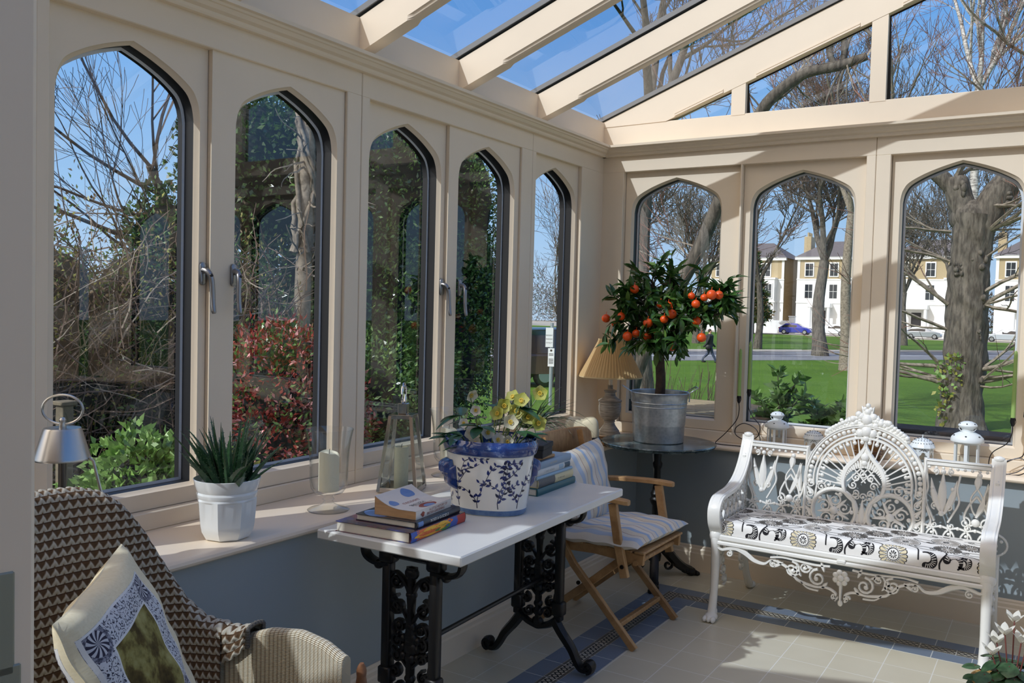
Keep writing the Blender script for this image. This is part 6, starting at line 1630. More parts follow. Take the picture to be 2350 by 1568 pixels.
# ---- round pedestal table and orange tree
rx, ry, rz = .268, -.315, .802
rt_ = thing('pedestal_table', 'round dark green marble table on a black iron pedestal', 'table', (rx, ry, 0))
mm = Mat('green_marble'); _, _, _, vec = mm.coord('Object'); nn = mm.noise(vec, 9, 8, .68); n2 = mm.noise(vec, 60, 3, .6)
c1 = mm.ramp(nn, [(.35, lin((40, 50, 52))), (.52, lin((62, 76, 78))), (.60, lin((110, 126, 124))), (.66, lin((52, 64, 66)))]); mm.bsdf(mm.mix((n2 > .63) * .45, c1, lin((150, 164, 162))), .14, spec=.6)
mb = MB(); mb.lathe([(0, rz - .025), (.30, rz - .025), (.318, rz - .022), (.324, rz - .015), (.320, rz - .012), (.327, rz - .009), (.329, rz - .005), (.324, rz), (0, rz)], 72, (rx, ry, 0)); obj('table_top', mb, mm.m, rt_)
mb = MB(); mb.lathe([(0, .11), (.034, .11), (.038, .14), (.032, .17), (.046, .22), (.05, .235), (.036, .25), (.024, .28), (.022, .33), (.024, .43), (.036, .45), (.04, .465), (.03, .48), (.036, .50), (.026, .52), (.02, .56), (.019, .64), (.026, .66), (.028, .675), (.02, .69), (.022, .74), (.05, .75), (.055, .776), (0, .776)], 24, (rx, ry, 0)); obj('column', mb, iron_black, rt_)
for k in range(3):
    a = -1.18 + k * 2 * PI / 3; c, s = cos(a), sin(a); mb = MB()
    pl = lambda u, v, e: (rx + c * u - s * e, ry + s * u + c * e, v)
    P = crom([(.01, .21), (.05, .19), (.10, .135), (.15, .085), (.20, .05), (.245, .032)], 5)
    mb.ribbon(P, [.075 - .03 * i / (len(P) - 1) for i in range(len(P))], .05, pl)
    for (u, v, r) in ((.245, .025, .032), (.21, .04, .03), (.265, .018, .022), (.18, .06, .026)): mb.ball(pl(u, v, 0), r, r, r * .8, 10, 7)
    for e in (-.018, 0, .018): mb.ball(pl(.28, .014, e), .016, .012, .014, 8, 6)
    mb.ribbon(spiral(.09, .075, .035, .008, PI / 2, -1.2, 14), .014, .02, pl); obj('leg', mb, iron_black, rt_, ang=60, fix=True)
ot = thing('potted_orange_tree', 'small orange tree full of fruit in a galvanised bucket', 'potted plant', (rx, ry, rz))
galv = Mat('galvanised_steel'); _, _, _, vec = galv.coord('Object'); vo = galv.node('ShaderNodeTexVoronoi'); vo.inputs['Scale'].default_value = 60; galv.link(vec, vo.inputs['Vector']); n3 = galv.noise(vec, 12, 4)
galv.bsdf(galv.ramp(X(galv.nt, vo.outputs['Distance']) * .3 + n3 * .8, [(.3, lin((146, 154, 160))), (.7, lin((182, 188, 192)))]), .36, .85)
ox, oy = .262, -.305; bh = .285
mb = MB(); mb.lathe([(0, .004), (.136, .004), (.14, 0), (.144, .004), (.155, .20), (.1585, .205), (.156, .21), (.157, .222), (.1605, .227), (.158, .232), (.165, bh - .006), (.169, bh - .002), (.167, bh + .003), (.162, bh), (.15, .1), (.0, .09)], 64, (ox, oy, rz)); bkt = obj('bucket', mb, galv.m, ot)
ha = Vector((.86, .51, 0))
for s in (-1, 1):
    c = Vector((ox, oy, rz + bh - .03)) + ha * s * .164; tv = Vector((-ha.y, ha.x, 0)); o_ = ha * s
    mb = MB(); mb.tube([c + tv * .045 - Vector((0, 0, .02)), c + tv * .045 + Vector((0, 0, .03)), c + tv * .04 + o_ * .05 + Vector((0, 0, .062)), c - tv * .04 + o_ * .05 + Vector((0, 0, .062)), c - tv * .045 + Vector((0, 0, .03)), c - tv * .045 - Vector((0, 0, .02))], .0038, 7); obj('handle', mb, galv.m, bkt)
mb = MB(); mb.lathe([(0, bh - .035), (.158, bh - .04)], 32, (ox, oy, rz)); obj('soil', mb, soil, ot)
obark = M('citrus_bark', (74, 58, 46), .85, c2=(50, 40, 34), vscale=30, bump=.5, bscale=60)
mb = MB(); rng = random.Random(3); T0 = (ox, oy, rz + bh - .05)
mb.tube(crom([T0, (ox + .005, oy, rz + .35), (ox - .004, oy, rz + .47), (ox + .006, oy, rz + .56)], 4), [.031, .030, .029, .029, .028, .028, .027, .027, .026, .025, .023, .022, .02], 12)
tips = []
lobes = [(-.20, .0, .66, .17), (-.09, -.03, .80, .17), (.03, .02, .92, .16), (.20, .02, .84, .16), (.30, .05, .74, .15), (.05, -.05, .70, .18), (.16, -.05, .62, .14), (-.10, .05, .93, .14), (.36, .02, .86, .08), (-.04, -.06, .58, .13), (.10, .1, .82, .18), (-.22, -.05, .80, .09)]
for (dx, dy, z, r) in lobes:
    e = Vector((ox + dx, oy + dy * 1.4, rz + z)); m0 = Vector((ox + dx * .3, oy + dy * .3, rz + .55 + (z - .55) * .35))
    mb.tube(bez(Vector((ox, oy, rz + .5)), m0, (m0 + e) / 2 + Vector((0, 0, .04)), e, 8), [.012, .011, .01, .009, .008, .007, .006, .005, .004], 6)
    for k in range(8):
        v = rvec(rng); q = e + v * r * .95; mb.tube([e - (e - m0) * rng.uniform(0, .4), e + v * r * .45 + Vector((0, 0, .015)), q], [.004, .003, .0015], 5); tips.append((e, q))
obj('trunk', mb, obark, ot, ang=70)
rg = np.random.default_rng(17); mb = MB(); cit = M('citrus_leaf', (46, 78, 36), .25, c2=(72, 110, 50), vscale=20, coat=.25, trans=.12); cit2 = M('citrus_leaf_young', (96, 128, 56), .3, trans=.25)
for (e, q) in tips:
    for k in range(15):
        t = rg.uniform(.1, 1.1); p = e + (q - e) * t; v = rvec(rng); d = (q - e).normalized() * .7 + v * .9; d.z -= .12
        n_ = Vector((rg.normal() * .5, rg.normal() * .5, 1)); L = rg.uniform(.055, .098)
        if d.normalized().cross(n_).length > .05: oval(mb, p, d, n_, L, L * rg.uniform(.34, .44), 0 if rg.random() < .9 else 1, rg.uniform(.05, .45), 5, .3)
# a trailing sprig over the lamp shade and one to the right
for pth in ([(-.16, -.02, .70), (-.25, -.02, .70), (-.31, -.03, .66), (-.345, -.03, .60)], [(.30, 0, .86), (.38, .0, .93), (.43, 0, .945)]):
    P = [Vector((ox + a, oy + b, rz + c)) for a, b, c in pth]
    for i in range(len(P) - 1): 
        for s in (-1, 1): oval(mb, P[i + 1], (P[i + 1] - P[i]).normalized() * .6 + Vector((rng.uniform(-.3, .3), s * .4, -.6 if pth[0][0] < 0 else .1)), (0, -.3, 1), .07, .026, 0, .3, 5, .3)
obj('foliage', mb, [cit, cit2], ot, ang=60)
orange_m = Mat('orange_peel'); _, _, _, vec = orange_m.coord('Object'); nn = orange_m.noise(vec, 320, 2); orange_m.bsdf(lin((232, 84, 18)), .35, bump=nn, bstr=.25, bdist=.001)
ORANGES = [(0.130, -0.405, 1.674, 0.0265), (0.069, -0.445, 1.517, 0.024), (-0.054, -0.385, 1.502, 0.026), (0.118, -0.455, 1.404, 0.028), (-0.025, -0.325, 1.472, 0.02), (0.149, -0.405, 1.420, 0.024), (0.241, -0.455, 1.483, 0.027), (0.228, -0.425, 1.406, 0.023), (0.274, -0.405, 1.430, 0.02), (0.337, -0.455, 1.507, 0.023), (0.348, -0.425, 1.583, 0.024), (0.386, -0.465, 1.538, 0.027), (0.284, -0.385, 1.590, 0.022), (0.473, -0.405, 1.641, 0.02), (0.507, -0.425, 1.596, 0.024), (0.539, -0.385, 1.633, 0.021), (0.605, -0.455, 1.647, 0.028), (0.629, -0.405, 1.648, 0.024), (0.506, -0.405, 1.503, 0.026), (0.553, -0.445, 1.414, 0.026), (0.376, -0.425, 1.353, 0.022), (0.410, -0.365, 1.471, 0.014)]
for (x, y, z, r) in ORANGES:
    mb = MB(); mb.ball((x, y, z), r, r, r * .97, 16, 10); mb.tube([(x, y, z + r * .93), (x, y + .006, z + r * 1.5)], .0016, 5); obj('orange', mb, orange_m.m, ot)
# ------------------------------------------------------------------ folding wooden armchair
wood = Mat('weathered_teak'); _, _, _, vec = wood.coord('Object'); nn = wood.noise(vec, 9, 6, .62, (1, 1, 1)); n2 = wood.noise(vec, 60, 4, .6, (.25, 1, .25))
wood.bsdf(wood.mix(.4, wood.ramp(nn, [(.3, lin((150, 108, 66))), (.7, lin((188, 148, 98)))]), wood.ramp(n2, [(.35, lin((128, 92, 58))), (.65, lin((196, 160, 112)))])), .55, bump=n2, bstr=.2)
wood = wood.m
CN, CF = -1.40, -.865
fc = thing('folding_chair', 'weathered wooden folding armchair between white table and pedestal table', 'chair', (.38, -1.13, 0))
def bar(name, pts, w, d, y, parent=fc, mat=wood):
    """flat bar in the x-z plane at y, thickness w across y"""
    mb = MB(); P = pts; L = len(P); rings = []
    for i in range(L):
        a, b = P[max(0, i - 1)], P[min(L - 1, i + 1)]; tx, tz = b[0] - a[0], b[1] - a[1]; l = math.hypot(tx, tz); nx, nz = -tz / l * d / 2, tx / l * d / 2
        e = .003
        rings.append([(P[i][0] - nx, y - w / 2 + e, P[i][1] - nz), (P[i][0] - nx, y + w / 2 - e, P[i][1] - nz), (P[i][0] - nx * .85, y + w / 2, P[i][1] - nz * .85), (P[i][0] + nx * .85, y + w / 2, P[i][1] + nz * .85), (P[i][0] + nx, y + w / 2 - e, P[i][1] + nz), (P[i][0] + nx, y - w / 2 + e, P[i][1] + nz), (P[i][0] + nx * .85, y - w / 2, P[i][1] + nz * .85), (P[i][0] - nx * .85, y - w / 2, P[i][1] - nz * .85)])
    mb.rings(rings, True, True, True); return obj(name, mb, mat, parent, ang=30)
bolt_m = M('dark_bolt', (46, 36, 30), .4, .6)
for (y, sg) in ((CN, -1), (CF, 1)):
    bar('leg', [(.215, .47), (.30, .345), (.42, .22), (.625, .005)], .024, .034, y - sg * .02)
    bar('leg', [(.575, .435), (.40, .285), (.20, .12), (.065, .005)], .024, .034, y - sg * .05)
    bar('back_post', [(.225, .435), (.175, .60), (.12, .78), (.085, .92)], .022, .036, y - sg * .075)
    bar('arm_post', [(.505, .665), (.535, .50), (.575, .335)], .026, .040, y)
    A_ = crom([(.10, .655), (.22, .667), (.36, .678), (.50, .682), (.585, .678)], 5)
    mb = MB(); rings = []
    for i, (x, z) in enumerate(A_):
        w = .052 if i < len(A_) - 2 else (.046 if i == len(A_) - 2 else .03)
        rings.append([(x, y - w / 2, z - .008), (x, y - w / 2, z + .008), (x, y - w / 2 + .006, z + .012), (x, y + w / 2 - .006, z + .012), (x, y + w / 2, z + .008), (x, y + w / 2, z - .008), (x, y + w / 2 - .006, z - .011), (x, y - w / 2 + .006, z - .011)])
    mb.rings(rings, True, True, True); obj('armrest', mb, wood, fc, ang=40)
    bar('seat_rail', [(.20, .425), (.40, .432), (.645, .415)], .026, .05, y - sg * .05)
    for (x, z, yy) in ((.565, .385, y + sg * .014), (.335, .265, y - sg * .006)):
        mb = MB(); M4 = Matrix.Translation((x, yy, z)) @ Matrix.Rotation(PI / 2, 4, 'X'); mb.lathe([(0, -.006), (.009, -.005), (.010, 0), (.009, .005), (0, .006)], 16); mb.move(M4); obj('bolt', mb, bolt_m, fc)
mb = MB(); mb.tube([(.61, CN + .03, .40), (.61, CF - .03, .40)], .013, 10); obj('front_rail', mb, wood, fc)
mb = MB(); mb.box(.52, .548, CN + .03, CF - .03, .085, .108, .004); obj('stretcher', mb, wood, fc, smooth=False)
mb = MB(); mb.box(.10, .122, CN + .06, CF - .06, .05, .072, .004); obj('stretcher', mb, wood, fc, smooth=False)
for k in range(7): mb = MB(); x = .225 + k * .063; mb.box(x, x + .05, CN + .03, CF - .03, .442, .454, .003); obj('seat_slat', mb, wood, fc, smooth=False)
# curved top board of the backrest
mb = MB(); rings = []
n = 20
for i in range(n + 1):
    t = i / n * 2 - 1; y = -1.1325 + t * .335; x = .052 + .04 * t * t; h = .058 * (1 - abs(t) ** 14) ** .5 if abs(t) < 1 else .02
    h = max(h, .028); c = .868
    rings.append([(x - .022, y, c - h), (x - .026 - .004, y, c - h + .004), (x - .036, y, c + h - .004), (x - .032, y, c + h), (x - .018, y, c + h), (x - .014, y, c + h - .004), (x - .006, y, c - h + .004), (x - .010, y, c - h)])
mb.rings(rings, True, True, True); obj('back_board', mb, wood, fc, ang=50)
for z in (.60, .70): mb = MB(); mb.box(.12, .135, CN + .06, CF - .06, z - .02, z + .02, .004); obj('back_slat', mb, wood, fc, smooth=False)

def stripe_mat():
    k = Mat('striped_linen'); uvn = k.node('ShaderNodeUVMap'); sp = k.node('ShaderNodeSeparateXYZ'); k.link(uvn.outputs[0], sp.inputs[0]); u = X(k.nt, sp.outputs[0])
    f = (u * 3.1).frac()
    c = k.ramp(f, [(0, lin((206, 200, 188))), (.10, lin((206, 200, 188))), (.101, lin((168, 182, 200))), (.24, lin((168, 182, 200))), (.241, lin((212, 204, 190))), (.34, lin((212, 204, 190))), (.341, lin((142, 98, 82))), (.352, lin((142, 98, 82))), (.353, lin((212, 200, 178))), (.50, lin((212, 196, 166))), (.501, lin((156, 174, 198))), (.60, lin((178, 190, 204))), (.601, lin((216, 208, 196))), (.72, lin((216, 208, 196))), (.721, lin((150, 110, 92))), (.732, lin((150, 110, 92))), (.733, lin((206, 200, 190))), (.85, lin((190, 196, 202))), (.851, lin((160, 178, 200))), (.90, lin((160, 178, 200))), (.901, lin((208, 202, 190)))], 'CONSTANT')
    _, _, _, vec = k.coord('Object'); n = k.noise(vec, 300, 2)
    k.bsdf(c, .9, bump=n, bstr=.15); return k.m
linen = stripe_mat()
def pillow(fn, name, parent, mat, nu=28, nv=28, T=.06, pinch=.35, seed=0, uvs=(1, 1), uoff=0.):
    """closed cushion; fn(u,v,h) maps -1..1 and height"""
    mb = MB()
    def hh(u, v):
        e = max(0, (1 - abs(u) ** 3.2)) * max(0, (1 - abs(v) ** 3.2)); return T * (e ** pinch) * .5 + .003
    def wr(u, v): return .004 * sin(7 * u + seed) * sin(5 * v + 2 * seed) + .003 * sin(11 * v - 4 * u + seed)
    for sg in (1, -1):
        mb.grid(lambda a, b: fn(a * 2 - 1, b * 2 - 1, sg * hh(a * 2 - 1, b * 2 - 1) + wr(a * 2 - 1, b * 2 - 1)), nu, nv, uvfn=lambda a, b: (a * uvs[0] + uoff, b * uvs[1]), flip=sg < 0)
    E_ = []
    for a in range(nu): E_.append((a / nu * 2 - 1, -1))
    for b in range(nv): E_.append((1, b / nv * 2 - 1))
    for a in range(nu): E_.append((1 - a / nu * 2, 1))
    for b in range(nv): E_.append((-1, 1 - b / nv * 2))
    n0 = len(mb.v); rr = [[fn(u, v, .003 + wr(u, v)) for u, v in E_], [fn(u * 1.012, v * 1.012, wr(u, v)) for u, v in E_], [fn(u, v, -.003 + wr(u, v)) for u, v in E_]]
    mb.rings(rr, True)
    for i, (u, v) in enumerate(E_):
        for k in range(3): mb.uv[n0 + k * len(E_) + i] = ((u + 1) / 2 * uvs[0] + uoff, (v + 1) / 2 * uvs[1])
    return obj(name, mb, mat, parent, ang=60)
# seat cushion (stripes run across the chair)
o = pillow(lambda u, v, h: (.435 + .215 * v + .01 * u, -1.13 + .285 * u, .492 + h * 1.0 - .012 * abs(u) ** 3 - .010 * (v > .5) * (v - .5) + .006 * v), 'seat_cushion', None, linen, T=.068, seed=1, uvs=(.75, .6))
tag(o, 'striped linen seat pad on the folding wooden armchair', 'cushion', 'striped linen cushions on the folding armchair')
def bcf(u, v, h):
    z = .668 + .185 * v + .022 * u * (v + 1) * .5; x = .222 - .045 * v - .012 * v * v + h; y = -1.13 + .225 * u + .02 * u * v
    return (x, y, z)
o = pillow(bcf, 'back_cushion', None, linen, T=.11, seed=2, uvs=(.62, .6), uoff=.2, pinch=.45)
tag(o, 'striped linen cushion leaning on the folding chair back', 'cushion', 'striped linen cushions on the folding armchair')

# ------------------------------------------------------------------ woven armchair with throw and cushion
def wicker_mat():
    k = Mat('woven_cream_wicker'); uvn = k.node('ShaderNodeUVMap'); sp = k.node('ShaderNodeSeparateXYZ'); k.link(uvn.outputs[0], sp.inputs[0]); u = X(k.nt, sp.outputs[0]); v = X(k.nt, sp.outputs[1])
    row = (v / .0046); rf = row.floor(); col = u / .0155
    par = (rf * .5).frac() * 2.0                         # 0 / 1 alternate rows
    over = ((col + par) * PI).sin()._op('MULTIPLY', 1.0)
    strand = ((row.frac() - .5) * PI)._op('COSINE')
    ov = ((col * PI).sin()).abs()
    h = strand.pw(.6) * (ov * .62 + .38)
    c = k.ramp(h, [(.0, lin((70, 52, 34))), (.32, lin((150, 124, 88))), (.55, lin((222, 208, 178))), (1, lin((236, 226, 202)))])
    k.bsdf(c, .6, bump=h, bstr=.8, bdist=.004); return k.m
wick = wicker_mat()
wc = thing('wicker_armchair', 'cream woven tub armchair beside the window sill at lower left', 'armchair', (.42, -3.83, 0))
YC = -3.84
# plan of the shell: far arm front -> back -> near arm front
plan = crom([(.735, -3.425), (.60, -3.41), (.42, -3.41), (.27, -3.445), (.19, -3.53), (.155, -3.68), (.15, -3.83), (.16, -3.98), (.2, -4.12), (.29, -4.22), (.44, -4.265), (.62, -4.275), (.735, -4.265)], 6)
NP = len(plan); S_ = [0]
for i in range(1, NP): S_.append(S_[-1] + math.hypot(plan[i][0] - plan[i - 1][0], plan[i][1] - plan[i - 1][1]))
ST = S_[-1]
TZQ = [(0, 1.035), (.1, 1.032), (.17, 1.012), (.22, .975), (.28, .90), (.34, .80), (.40, .70), (.45, .648), (.52, .628), (.6, .65), (.7, .682), (.82, .70), (.93, .694), (1, .678)]
def top_z(s):
    q = abs(s / ST * 2 - 1)          # 1 at arm fronts, 0 at the back centre
    for i in range(1, len(TZQ)):
        if q <= TZQ[i][0]:
            t = (q - TZQ[i - 1][0]) / (TZQ[i][0] - TZQ[i - 1][0]); return TZQ[i - 1][1] + (TZQ[i][1] - TZQ[i - 1][1]) * t
    return TZQ[-1][1]
def plan_at(s):
    s = min(max(s, 0), ST)
    for i in range(1, NP):
        if S_[i] >= s: t = (s - S_[i - 1]) / (S_[i] - S_[i - 1] + 1e-9); return (plan[i - 1][0] + (plan[i][0] - plan[i - 1][0]) * t, plan[i - 1][1] + (plan[i][1] - plan[i - 1][1]) * t)
    return plan[-1]
def shell(s, off, z, zt):
    """point of the shell; off>0 inside the chair"""
    a, b = plan_at(s - .01), plan_at(s + .01); tx, ty = b[0] - a[0], b[1] - a[1]; l = math.hypot(tx, ty) or 1
    nx, ny = -ty / l, tx / l; p = plan_at(s)
    lean = -.10 * max(0, z - .45) * (1 if True else 0)
    cx = p[0] + lean * max(0, 1 - abs(s / ST * 2 - 1) / .62)
    flare = .0 * (z - .45)
    return (cx + nx * off, p[1] + ny * off + (flare * (1 if p[1] > YC else -1) * min(1, abs(p[1] - YC) / .4)), z)
INS = 1
TH = .034
def wall_pt(s, v):
    """v 0..1: inside bottom -> top -> outside bottom"""
    zt = top_z(s); zb = .30; H = zt - zb
    if v < .45: return shell(s, INS * TH * .5, zb + (H - TH * .5) * (v / .45), zt)
    if v > .55: return shell(s, -INS * TH * .5, zb + (H - TH * .5) * ((1 - v) / .45), zt)
    a = (v - .45) / .10 * PI; p = shell(s, INS * TH * .5 * cos(a), zt - TH * .5 + TH * .5 * sin(a), zt); return p
mb = MB()
def vlen(v): return .45 * v / .45 if v < .45 else .45 + (v - .45) * .55 if v < .55 else .505 + (v - .55)
mb.grid(lambda u, v: wall_pt(ST * u, v), 150, 60, uvfn=lambda u, v: (ST * u, vlen(v)))
for s0 in (0, ST):
    loop = [wall_pt(s0, i / 60) for i in range(61)]
    n0 = len(mb.v); cc = [sum(p[k] for p in loop) / 61 for k in range(3)]
    mb.rings([loop, [(p[0] + .012, p[1] * .8 + cc[1] * .2, p[2] - .002 if p[2] > .5 else p[2]) for p in loop]], False, mi=0)
    mb.poly([(p[0] + .012, p[1] * .8 + cc[1] * .2, p[2] - .002 if p[2] > .5 else p[2]) for p in loop])
    for i in range(61): mb.uv[n0 + i] = (s0 + .05, vlen(i / 60)); mb.uv[n0 + 61 + i] = (s0 + .062, vlen(i / 60)); mb.uv[n0 + 122 + i] = (s0 + .066, vlen(i / 60))
obj('woven_shell', mb, wick, wc, ang=70)
mb = MB(); mb.box(.22, .76, -4.24, -3.44, .30, .40, .03); 
obj('seat_apron', mb, M('cream_weave_plain', (226, 214, 188), .6), wc, smooth=False)
for (x, y) in ((.73, -3.43), (.73, -4.25), (.25, -3.56), (.25, -4.12)): mb = MB(); mb.tube([(x, y, 0), (x, y, .32)], [.016, .02], 12); obj('leg', mb, wood, wc)
o = pillow(lambda u, v, h: (.50 + .25 * u, YC + .36 * v, .45 + h), 'seat_pad', None, M('cream_cloth', (222, 208, 172), .9, bump=.2, bscale=200), T=.11, pinch=.3)
tag(o, 'plain cream seat pad in the woven armchair', 'cushion')

# throw over the back: pyramid-textured knit
def throw_mat():
    k = Mat('waffle_knit_throw'); uvn = k.node('ShaderNodeUVMap'); sp = k.node('ShaderNodeSeparateXYZ'); k.link(uvn.outputs[0], sp.inputs[0]); u = X(k.nt, sp.outputs[0]); v = X(k.nt, sp.outputs[1])
    fu = u.frac(); fv = v.frac(); tri = (fu - .5).abs() * 2.0          # 0 centre .. 1 edge
    light = (fv + tri * .75)                                            # grey triangle pointing up
    vec = k.node('ShaderNodeTexCoord').outputs['Object']; n = k.noise(vec, 260, 3)
    c = k.ramp(light, [(.0, lin((96, 70, 48))), (.14, lin((112, 86, 64))), (.24, lin((166, 158, 142))), (.74, lin((188, 182, 168))), (.9, lin((136, 120, 102))), (1.0, lin((92, 70, 50)))])
    c2 = k.mix((fv > .88)._op('MULTIPLY', .8), c, lin((74, 54, 38)))
    k.bsdf(c2, .95, spec=.2, bump=n, bstr=.4); return k.m
thm = throw_mat(); CELL = .0225
th = thing('knitted_throw', 'brown grey waffle knit throw draped over the woven chair back', 'throw', (.19, -3.80, .62))
SA, SB = ST * .5 - .47, ST * .5 + .5
NU, NV = 190, 170
def tw_off(s, v):
    zt = top_z(s) + .012; zin, zout = .50, .42; a1 = (zt - zin); a2 = (zt - zout); tot = a1 + .08 + a2
    d = v * tot
    if d < a1: z = zin + d; off = INS * (TH * .5 + .016); nz = 0; side = 1
    elif d > a1 + .08: z = zt - (d - a1 - .08); off = -INS * (TH * .5 + .012); side = -1; nz = 0
    else: a = (d - a1) / .08 * PI; z = zt + .018 * sin(a); off = INS * (TH * .5 + .014) * cos(a); side = cos(a); nz = sin(a)
    return s, z, off, side, nz, d, zt
def throw_pt(u, v):
    s = SA + (SB - SA) * u
    s, z, off, side, nz, d, zt = tw_off(s, v)
    cu, cv = (s - SA) / CELL % 1, d / CELL % 1
    bump = .006 * max(0., 1 - max(abs(cu - .5) * 2, abs(cv - .5) * 2))
    wave = .006 * sin(s * 13 + z * 5) + .004 * sin(s * 29)
    p = shell(s, off + INS * (bump + wave) * side, z + bump * nz, zt); return p
mb = MB(); SUBU = int((SB - SA) / CELL * 5); mb.grid(throw_pt, SUBU, 330, uvfn=lambda u, v: ((SB - SA) * u / CELL, tw_off(SA + (SB - SA) * u, v)[5] / CELL))
obj('drape', mb, thm, th, ang=80)
# corner of the throw lying over the arm
mb = MB()
def flap(u, v):
    s = SA + .03 - .12 * u; w = v
    zt = top_z(s) + .016 + .012 * sin(u * 5 + 1) * (1 - u)
    d = (w - .45) * .26 * (1 - .45 * u)
    cu, cv = (u * .12 / .03) % 1, (w * .26 / .03) % 1; b = .007 * max(0., 1 - max(abs(cu - .5) * 2, abs(cv - .5) * 2))
    if d < -.02: p = shell(s, INS * (TH * .5 + .014 + b), zt - (-d - .02) - .004, zt)
    elif d > .02: p = shell(s, -INS * (TH * .5 + .014 + b), zt - (d - .02) - .004, zt)
    else: p = shell(s, -INS * (TH * .5 + .014) * d / .02, zt + b + .006 * cos(d / .02 * PI / 2), zt)
    return p
mb.grid(flap, 40, 70, uvfn=lambda u, v: (u * .12 / .03, v * .26 / .03)); obj('folded_corner', mb, thm, th, ang=80)
mb = MB(); edge = [Vector(flap(1, i / 40)) for i in range(41)]; mb.tube(edge, .0055, 7)
for i in range(0, 40, 2): mb.ball(edge[i], .007, .007, .007, 6, 4)
obj('whip_stitch', mb, M('stitch_wool', (92, 88, 82), .95), th)

# scatter cushion with printed panel
def pt_mat():
    k = Mat('cushion_print'); uvn = k.node('ShaderNodeUVMap'); sp = k.node('ShaderNodeSeparateXYZ'); k.link(uvn.outputs[0], sp.inputs[0]); u = X(k.nt, sp.outputs[0]); v = X(k.nt, sp.outputs[1])
    d = (u - .5).abs().mx((v - .5).abs())                  # square distance
    cmb = k.node('ShaderNodeCombineXYZ'); k.link(u, cmb.inputs[0]); k.link(v, cmb.inputs[1])
    n = k.noise(cmb.outputs[0], 5.5, 5, .6); nb = k.noise(cmb.outputs[0], 13, 3, .6); nf = k.noise(cmb.outputs[0], 60, 3, .6)
    art_ = k.ramp(n, [(.32, lin((60, 48, 26))), (.44, lin((92, 78, 40))), (.53, lin((140, 130, 74))), (.66, lin((168, 160, 104)))])
    scroll = ((nb * 26.0).sin()).abs()
    bord = k.ramp(scroll, [(.18, lin((44, 42, 54))), (.34, lin((120, 120, 132))), (.55, lin((206, 206, 208)))])
    # corner roundels
    uu = (u - .5).abs() - .318; vv = (v - .5).abs() - .318; r = (uu * uu + vv * vv).pw(.5); an = uu._op('ARCTAN2', vv)
    spok = ((an * 11.0 + r * 60).sin() > 0.)
    ro = k.mix(spok, lin((58, 56, 70)), lin((196, 196, 200))); ro = k.mix(r > .062, ro, k.ramp(nf, [(.4, lin((70, 70, 84))), (.6, lin((150, 150, 160)))]))
    bord = k.mix(r < .085, bord, ro)
    lines = ((d - .385).abs() < .006).mx((d - .252).abs() < .006)
    cloth = k.ramp(nf, [(.3, lin((226, 212, 176))), (.7, lin((236, 224, 192)))])
    c = k.mix(d < .25, bord, art_); c = k.mix(lines, c, lin((226, 224, 220))); c = k.mix(d > .392, c, cloth)
    k.bsdf(c, .9, spec=.2, bump=nf, bstr=.2); return k.m

E1 = Vector((.187, -.215, -.022)).normalized(); E2 = Vector((.069, .088, -.264)); E2 = (E2 - E1 * E2.dot(E1)).normalized(); EN = E1.cross(E2).normalized(); EN = EN if EN.x > 0 else -EN
CC = Vector((.343, -3.764, .856)) + (E1 + E2) * .143
def scf(u, v, h):
    k = 1 - .05 * (1 - abs(u)) * abs(v) ** 4 - .05 * (1 - abs(v)) * abs(u) ** 4
    p = CC + E1 * u * .225 * k + E2 * v * .225 * k + EN * h; return (p.x, p.y, p.z)
o = pillow(scf, 'scatter_cushion', None, pt_mat(), 36, 36, T=.12, pinch=.42, seed=3, uoff=-.09)
tag(o, 'cream scatter cushion with olive picture panel and dark scroll border', 'cushion')
# twisted wooden pole
tp = thing('twisted_pole', 'twisted brown wooden pole between the woven armchair and white table', 'pole', (.62, -3.225, 0))
mb = MB(); rings = []
for i in range(60):
    z = .56 * i / 59; r0 = .0145 if i < 56 else .0145 * (1 - ((i - 55) / 4.5) ** 2) ** .5
    rings.append([(.62 + r0 * (1 + .10 * sin(2 * a - z * 150)) * cos(a), -3.225 + r0 * (1 + .10 * sin(2 * a - z * 150)) * sin(a), z) for a in [2 * PI * j / 20 for j in range(20)]])
mb.rings(rings, True, True, True); obj('shaft', mb, M('brown_turned_wood', (140, 92, 56), .5, c2=(110, 70, 44), vscale=20), tp)

